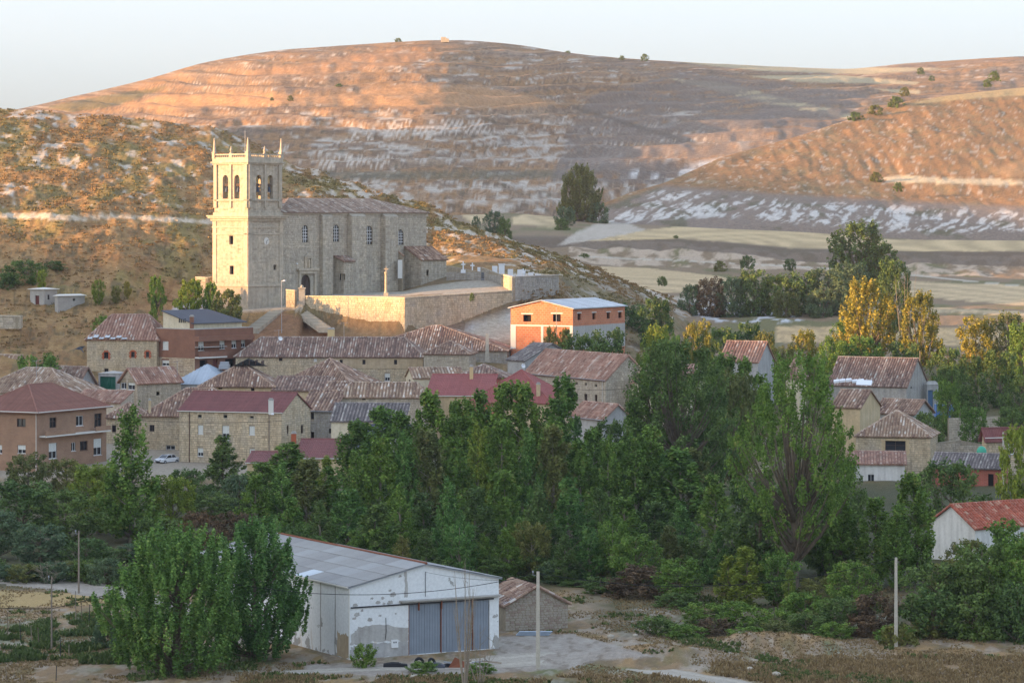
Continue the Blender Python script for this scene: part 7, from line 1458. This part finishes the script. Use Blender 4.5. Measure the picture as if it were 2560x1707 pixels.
# fence posts and trellis in the weedy plot
for i, (px, py, h_) in enumerate([(20, 1600, 2.6), (52, 1600, 1.9), (80, 1610, 1.8), (98, 1612, 1.7), (152, 1640, 1.9), (172, 1640, 1.1), (18, 1700, 1.2), (140, 1700, 1.3), (190, 1552, 3.0), (205, 1560, 2.2), (222, 1560, 2.0)]):
    Y = 320000/(py-HOR); x, y, z = PT(px, py, Y); b = MB(); b.tube([(0, 0, -.2), (rg.uniform(-.15, .15), 0, h_)], [.05, .035], 5); o = b.build('garden_stake', MATS[('bark', 'metal_dark', 'pole_wood')[i % 3]]); o.location = (x, y, 0); tag(o, ['tallest stake at the left edge of the garden plot', 'short stake just right of the tallest left one', 'dark leaning stake among the vines', 'short dark stake beside the leaning one', 'stake right of the thin wooden pole', 'stubby stake at the right end of the vines', 'stake near the bottom left corner', 'stake at the bottom beneath the thin wooden pole', 'tall dark stake behind the garden near the dirt road', 'stake right of the tall dark one', 'rightmost stake near the big plumed poplar'][i], 'stake', 'stakes in the garden plot')
# right-side odds and ends
b = MB(); x0, y, z0 = PT(2340, 1036, 552); x1 = PT(2384, 0, 552)[0]; z1 = ZP(1012, 552); n = 12
for i in range(n): b.box((x0+(x1-x0)*i/n, y-.06*(i % 2), z0-.5), (x0+(x1-x0)*(i+1)/n-.01, y+2.4, z1-.12*(i/n)))
tag(b.build('blue_container', MATS['blue_plastic']), 'blue corrugated container right of the stone barn', 'container')
x, y, z = PT(2454, 1136, 489); b = MB(); b.lathe((x, y, z-.5), [(.75, 0), (.78, .9), (.7, 1.3), (.45, 1.65), (.1, 1.8)], 14); tag(b.build('water_tank', MATS['green_tank'], smooth=True), 'green round water tank left of the cream stone house', 'tank')
b = MB(); x, y, z = PT(2085, 958, 548)
for i in range(5): b.obox((x+i*1.05, y+.2*(i % 2), z+.1*(i % 3)), (.95, .1, .12), (0, .9, .2), (0, 0, .35))
tag(b.build('tarpaulin', MATS['tarp_white']), 'crumpled white plastic sheeting beside the big stone barn', 'tarpaulin')
b = MB(); b.obox(PT(2140, 962, 545), (2.6, 0, -.1), (.4, 2, .7), (0, 0, .1)); tag(b.build('tarpaulin', MATS['tarp_white']), 'white plastic sheet on the low tiled roof left of the barn', 'tarpaulin')
wallrun('garden_wall', 'low rubble garden wall on the slope behind the green water tank', 'wall', [(2330, 510, 1108, -.5), (2400, 512, 1100, -.5), (2470, 514, 1112, -.5)], .6, stone='stone_rubble', ch=.3, cap=False, seed=41)
wallrun('garden_wall', 'low pale wall behind the rounded garden tree on the right', 'wall', [(2372, 534, 1045, 0), (2500, 538, 1040, 0)], .4, stone='stone_rubble', ch=.3, cap=False, seed=43)
wallrun('stone_wall', 'broken rubble wall above the low outbuildings at left', 'wall', [(268, 556, 985, 3), (300, 557, 972, 3), (335, 558, 980, 3)], .6, stone='stone_rubble', ch=.3, cap=False, seed=44)
x, y, z = PT(437, 588, 735); b = MB(); b.add([(x-.5, y-.5, z), (x+.5, y-.5, z), (x+.5, y+.5, z), (x-.5, y+.5, z), (x-.2, y-.2, z+2.6), (x+.2, y-.2, z+2.6), (x+.2, y+.2, z+2.6), (x-.2, y+.2, z+2.6)], [(0,1,5,4), (1,2,6,5), (2,3,7,6), (3,0,4,7), (4,5,6,7)])
x, y, z = PT(441, 569, 700); b = MB(); b.box((x-.55, y-.5, z-1), (x+.55, y+.5, z+.7)); b.box((x-.35, y-.35, z+.702), (x+.35, y+.35, z+1.7)); tag(b.build('stone_marker', MATS['stone_warm']), 'small stone marker beside the pale hillside track', 'marker')
x, y, z = PT(1110, 99, 1692); b = MB(); b.box((x-1.6, y, z-1.5), (x+1.2, y+2, z+1.2)); b.box((x+1.21, y, z-1.5), (x+2.6, y+2, z+.4)); tag(b.build('ruin', MATS['stone_warm']), 'tiny ruined stone hut on the summit of the great hill', 'ruin')
# ------------------------------------------------------------------ ground cover
def interp_ground(shinfo, n, rgn, cond):
    o, XX, YY, ZZ, PX, PY = shinfo; ok = cond(XX, YY, PX, PY); idx = np.argwhere(ok)
    # weight by true ground area
    wgt = YY[idx[:, 0], idx[:, 1]]; k = rgn.integers(0, len(idx), n); i = idx[k]
    return XX[i[:, 0], i[:, 1]]+rgn.normal(size=n)*.4, YY[i[:, 0], i[:, 1]]+rgn.normal(size=n)*.4, ZZ[i[:, 0], i[:, 1]]
def tufts(name, X, Y, Z, h, w_, matn, seed, blades=5, label=None, spread=.35):
    rgn = np.random.default_rng(seed); n = len(X); m = n*blades
    x = np.repeat(X, blades)+rgn.normal(size=m)*spread*w_; y = np.repeat(Y, blades)+rgn.normal(size=m)*spread*w_; z = np.repeat(Z, blades)-.05
    hh = np.repeat(h*(.5+rgn.random(n)), blades)*(.6+.6*rgn.random(m)); an = rgn.random(m)*6.28; ww = w_*.5*(.5+rgn.random(m)); lx = rgn.normal(size=m)*hh*.35; ly = rgn.normal(size=m)*hh*.35
    dx, dy = np.cos(an)*ww, np.sin(an)*ww
    V = np.stack([np.stack([x-dx, y-dy, z], -1), np.stack([x+dx, y+dy, z], -1), np.stack([x+dx*.5+lx, y+dy*.5+ly, z+hh], -1), np.stack([x-dx*.6+lx, y-dy*.6+ly, z+hh*.85], -1)], 1).reshape(-1, 3)
    t = np.clip(np.repeat(rgn.random(n)*.6+.2, blades)+rgn.normal(size=m)*.15, 0, 1)
    o = mesh_np(name, V, np.arange(4*m).reshape(-1, 4), t, MATS[matn]); o['kind'] = 'stuff'
    if label: tag(o, label, name.replace('_', ' '))
def scatter_fg(n, seed):
    rgn = np.random.default_rng(seed); px = rgn.random(n)*2700-70; py = 1440+rgn.random(n)**.8*300; return px, py, rgn
px, py, rgn = scatter_fg(90000, 3); Y = 320000/(py-HOR); X = (px-1280)/F*Y
dens = fbm(X/5, Y/7, 900, 4)
yard = inpoly(px, py, YARD) | inpoly(px, py, [(860,1600),(1240,1590),(1250,1660),(860,1660)]); rd = np.abs(py-np.interp(px, [-300,0,150,300,420,560,700,900,1100,1300,1420,1550,1700,1900,2200], [1428,1444,1460,1484,1515,1560,1682,1672,1668,1650,1640,1658,1685,1720,1780])) < np.interp(px, [0, 400, 700, 1420, 1800], [16, 12, 5, 14, 14])
inw = (X > -32)&(X < -.5)&(Y > 290)&(Y < 325)
tall = (py > 1660) & (px > 1780) | (py > 1640)&(px > 2000) | (py > 1690)&(px > 600)
keep = ~yard & ~rd & ~inw & (Y < 350) & ((dens > .43) | tall & (dens > .33)); keep &= ~((px > 660)&(px < 880)&(py < 1655))
gx, gy = X[keep], Y[keep]; gz = vrel(gx, gy, px[keep], py[keep]); tl_ = tall[keep]
tufts('dry_grass', gx[~tl_], gy[~tl_], gz[~tl_], .15, .10, 'grass_dry', 4, 4, 'short dry grass in patches over the foreground ground'); tufts('dry_grass', gx[tl_], gy[tl_], gz[tl_], .12+.34*fbm(gx[tl_]/1.6, gy[tl_]/2.5, 981, 3), .10, 'grass_dry', 5, 5, 'tall tawny grass along the bottom edge and lower right')
kk = keep & (fbm(X/6, Y/8, 950, 3) > .56) & (rgn.random(len(X)) < .5); tufts('green_weeds', X[kk], Y[kk], vrel(X[kk], Y[kk], px[kk], py[kk]), .28, .2, 'grass_green', 6, 5, 'green weeds scattered through the dry foreground')
gp = (px < 330) & (py > 1555) & (py < 1660) & (Y < 350) & (fbm(X/2, Y/3, 960, 3) > .55); tufts('garden_weeds', X[gp], Y[gp], X[gp]*0, .45, .2, 'grass_green', 7, 6, 'green weeds and vines of the garden plot at lower left')
rgn = np.random.default_rng(8)
x, y, z = interp_ground(chill, 14000, rgn, lambda X, Y, px, py: (Y > 604)&(Y < 795)&(px > -40)&(px < 1680)&~((px > 530)&(px < 1300)&(Y < 700))&(fbm(X/1.9+(Y/7), Y/3.6, 111, 5) < .56)&(fbm(X/5, Y/9, 970) > .36))
pxx = 1280+x/y*F; pyy = PYZ(z, y); warmer = fbm(x/7, y/14, 101, 5)+rgn.normal(size=len(x))*.05 < .53; trk = np.abs(pyy-np.interp(pxx, [-200,0,120,200,280,420,540,640], [528,538,540,546,540,548,556,562])) < 12; trk &= pxx < 600
tufts('hillside_scrub', x[warmer & ~trk], y[warmer & ~trk], z[warmer & ~trk],   .30, .30, 'scrub_warm', 9, 6, 'low brown scrub covering the church hill', .8); tufts('hillside_scrub', x[~warmer & ~trk], y[~warmer & ~trk], z[~warmer & ~trk], .30, .30, 'scrub_dark', 10, 6, 'darker green scrub in the hollows of the church hill', .8)

# ------------------------------------------------------------------ evening haze
b = MB(); b.box((-1900, -400, -9.5), (1400, 2750, 290)); hz_ = b.build('haze', None); m = bpy.data.materials.new('haze'); m.use_nodes = True; m.node_tree.nodes.clear()
o_ = m.node_tree.nodes.new('ShaderNodeOutputMaterial'); v_ = m.node_tree.nodes.new('ShaderNodeVolumePrincipled'); v_.inputs['Density'].default_value = .00005; v_.inputs['Color'].default_value = (.93, .95, 1, 1); v_.inputs['Anisotropy'].default_value = .2
m.node_tree.links.new(v_.outputs[0], o_.inputs['Volume']); hz_.data.materials.append(m); hz_['kind'] = 'stuff'; tag(hz_, 'thin evening haze over the valley', 'haze')
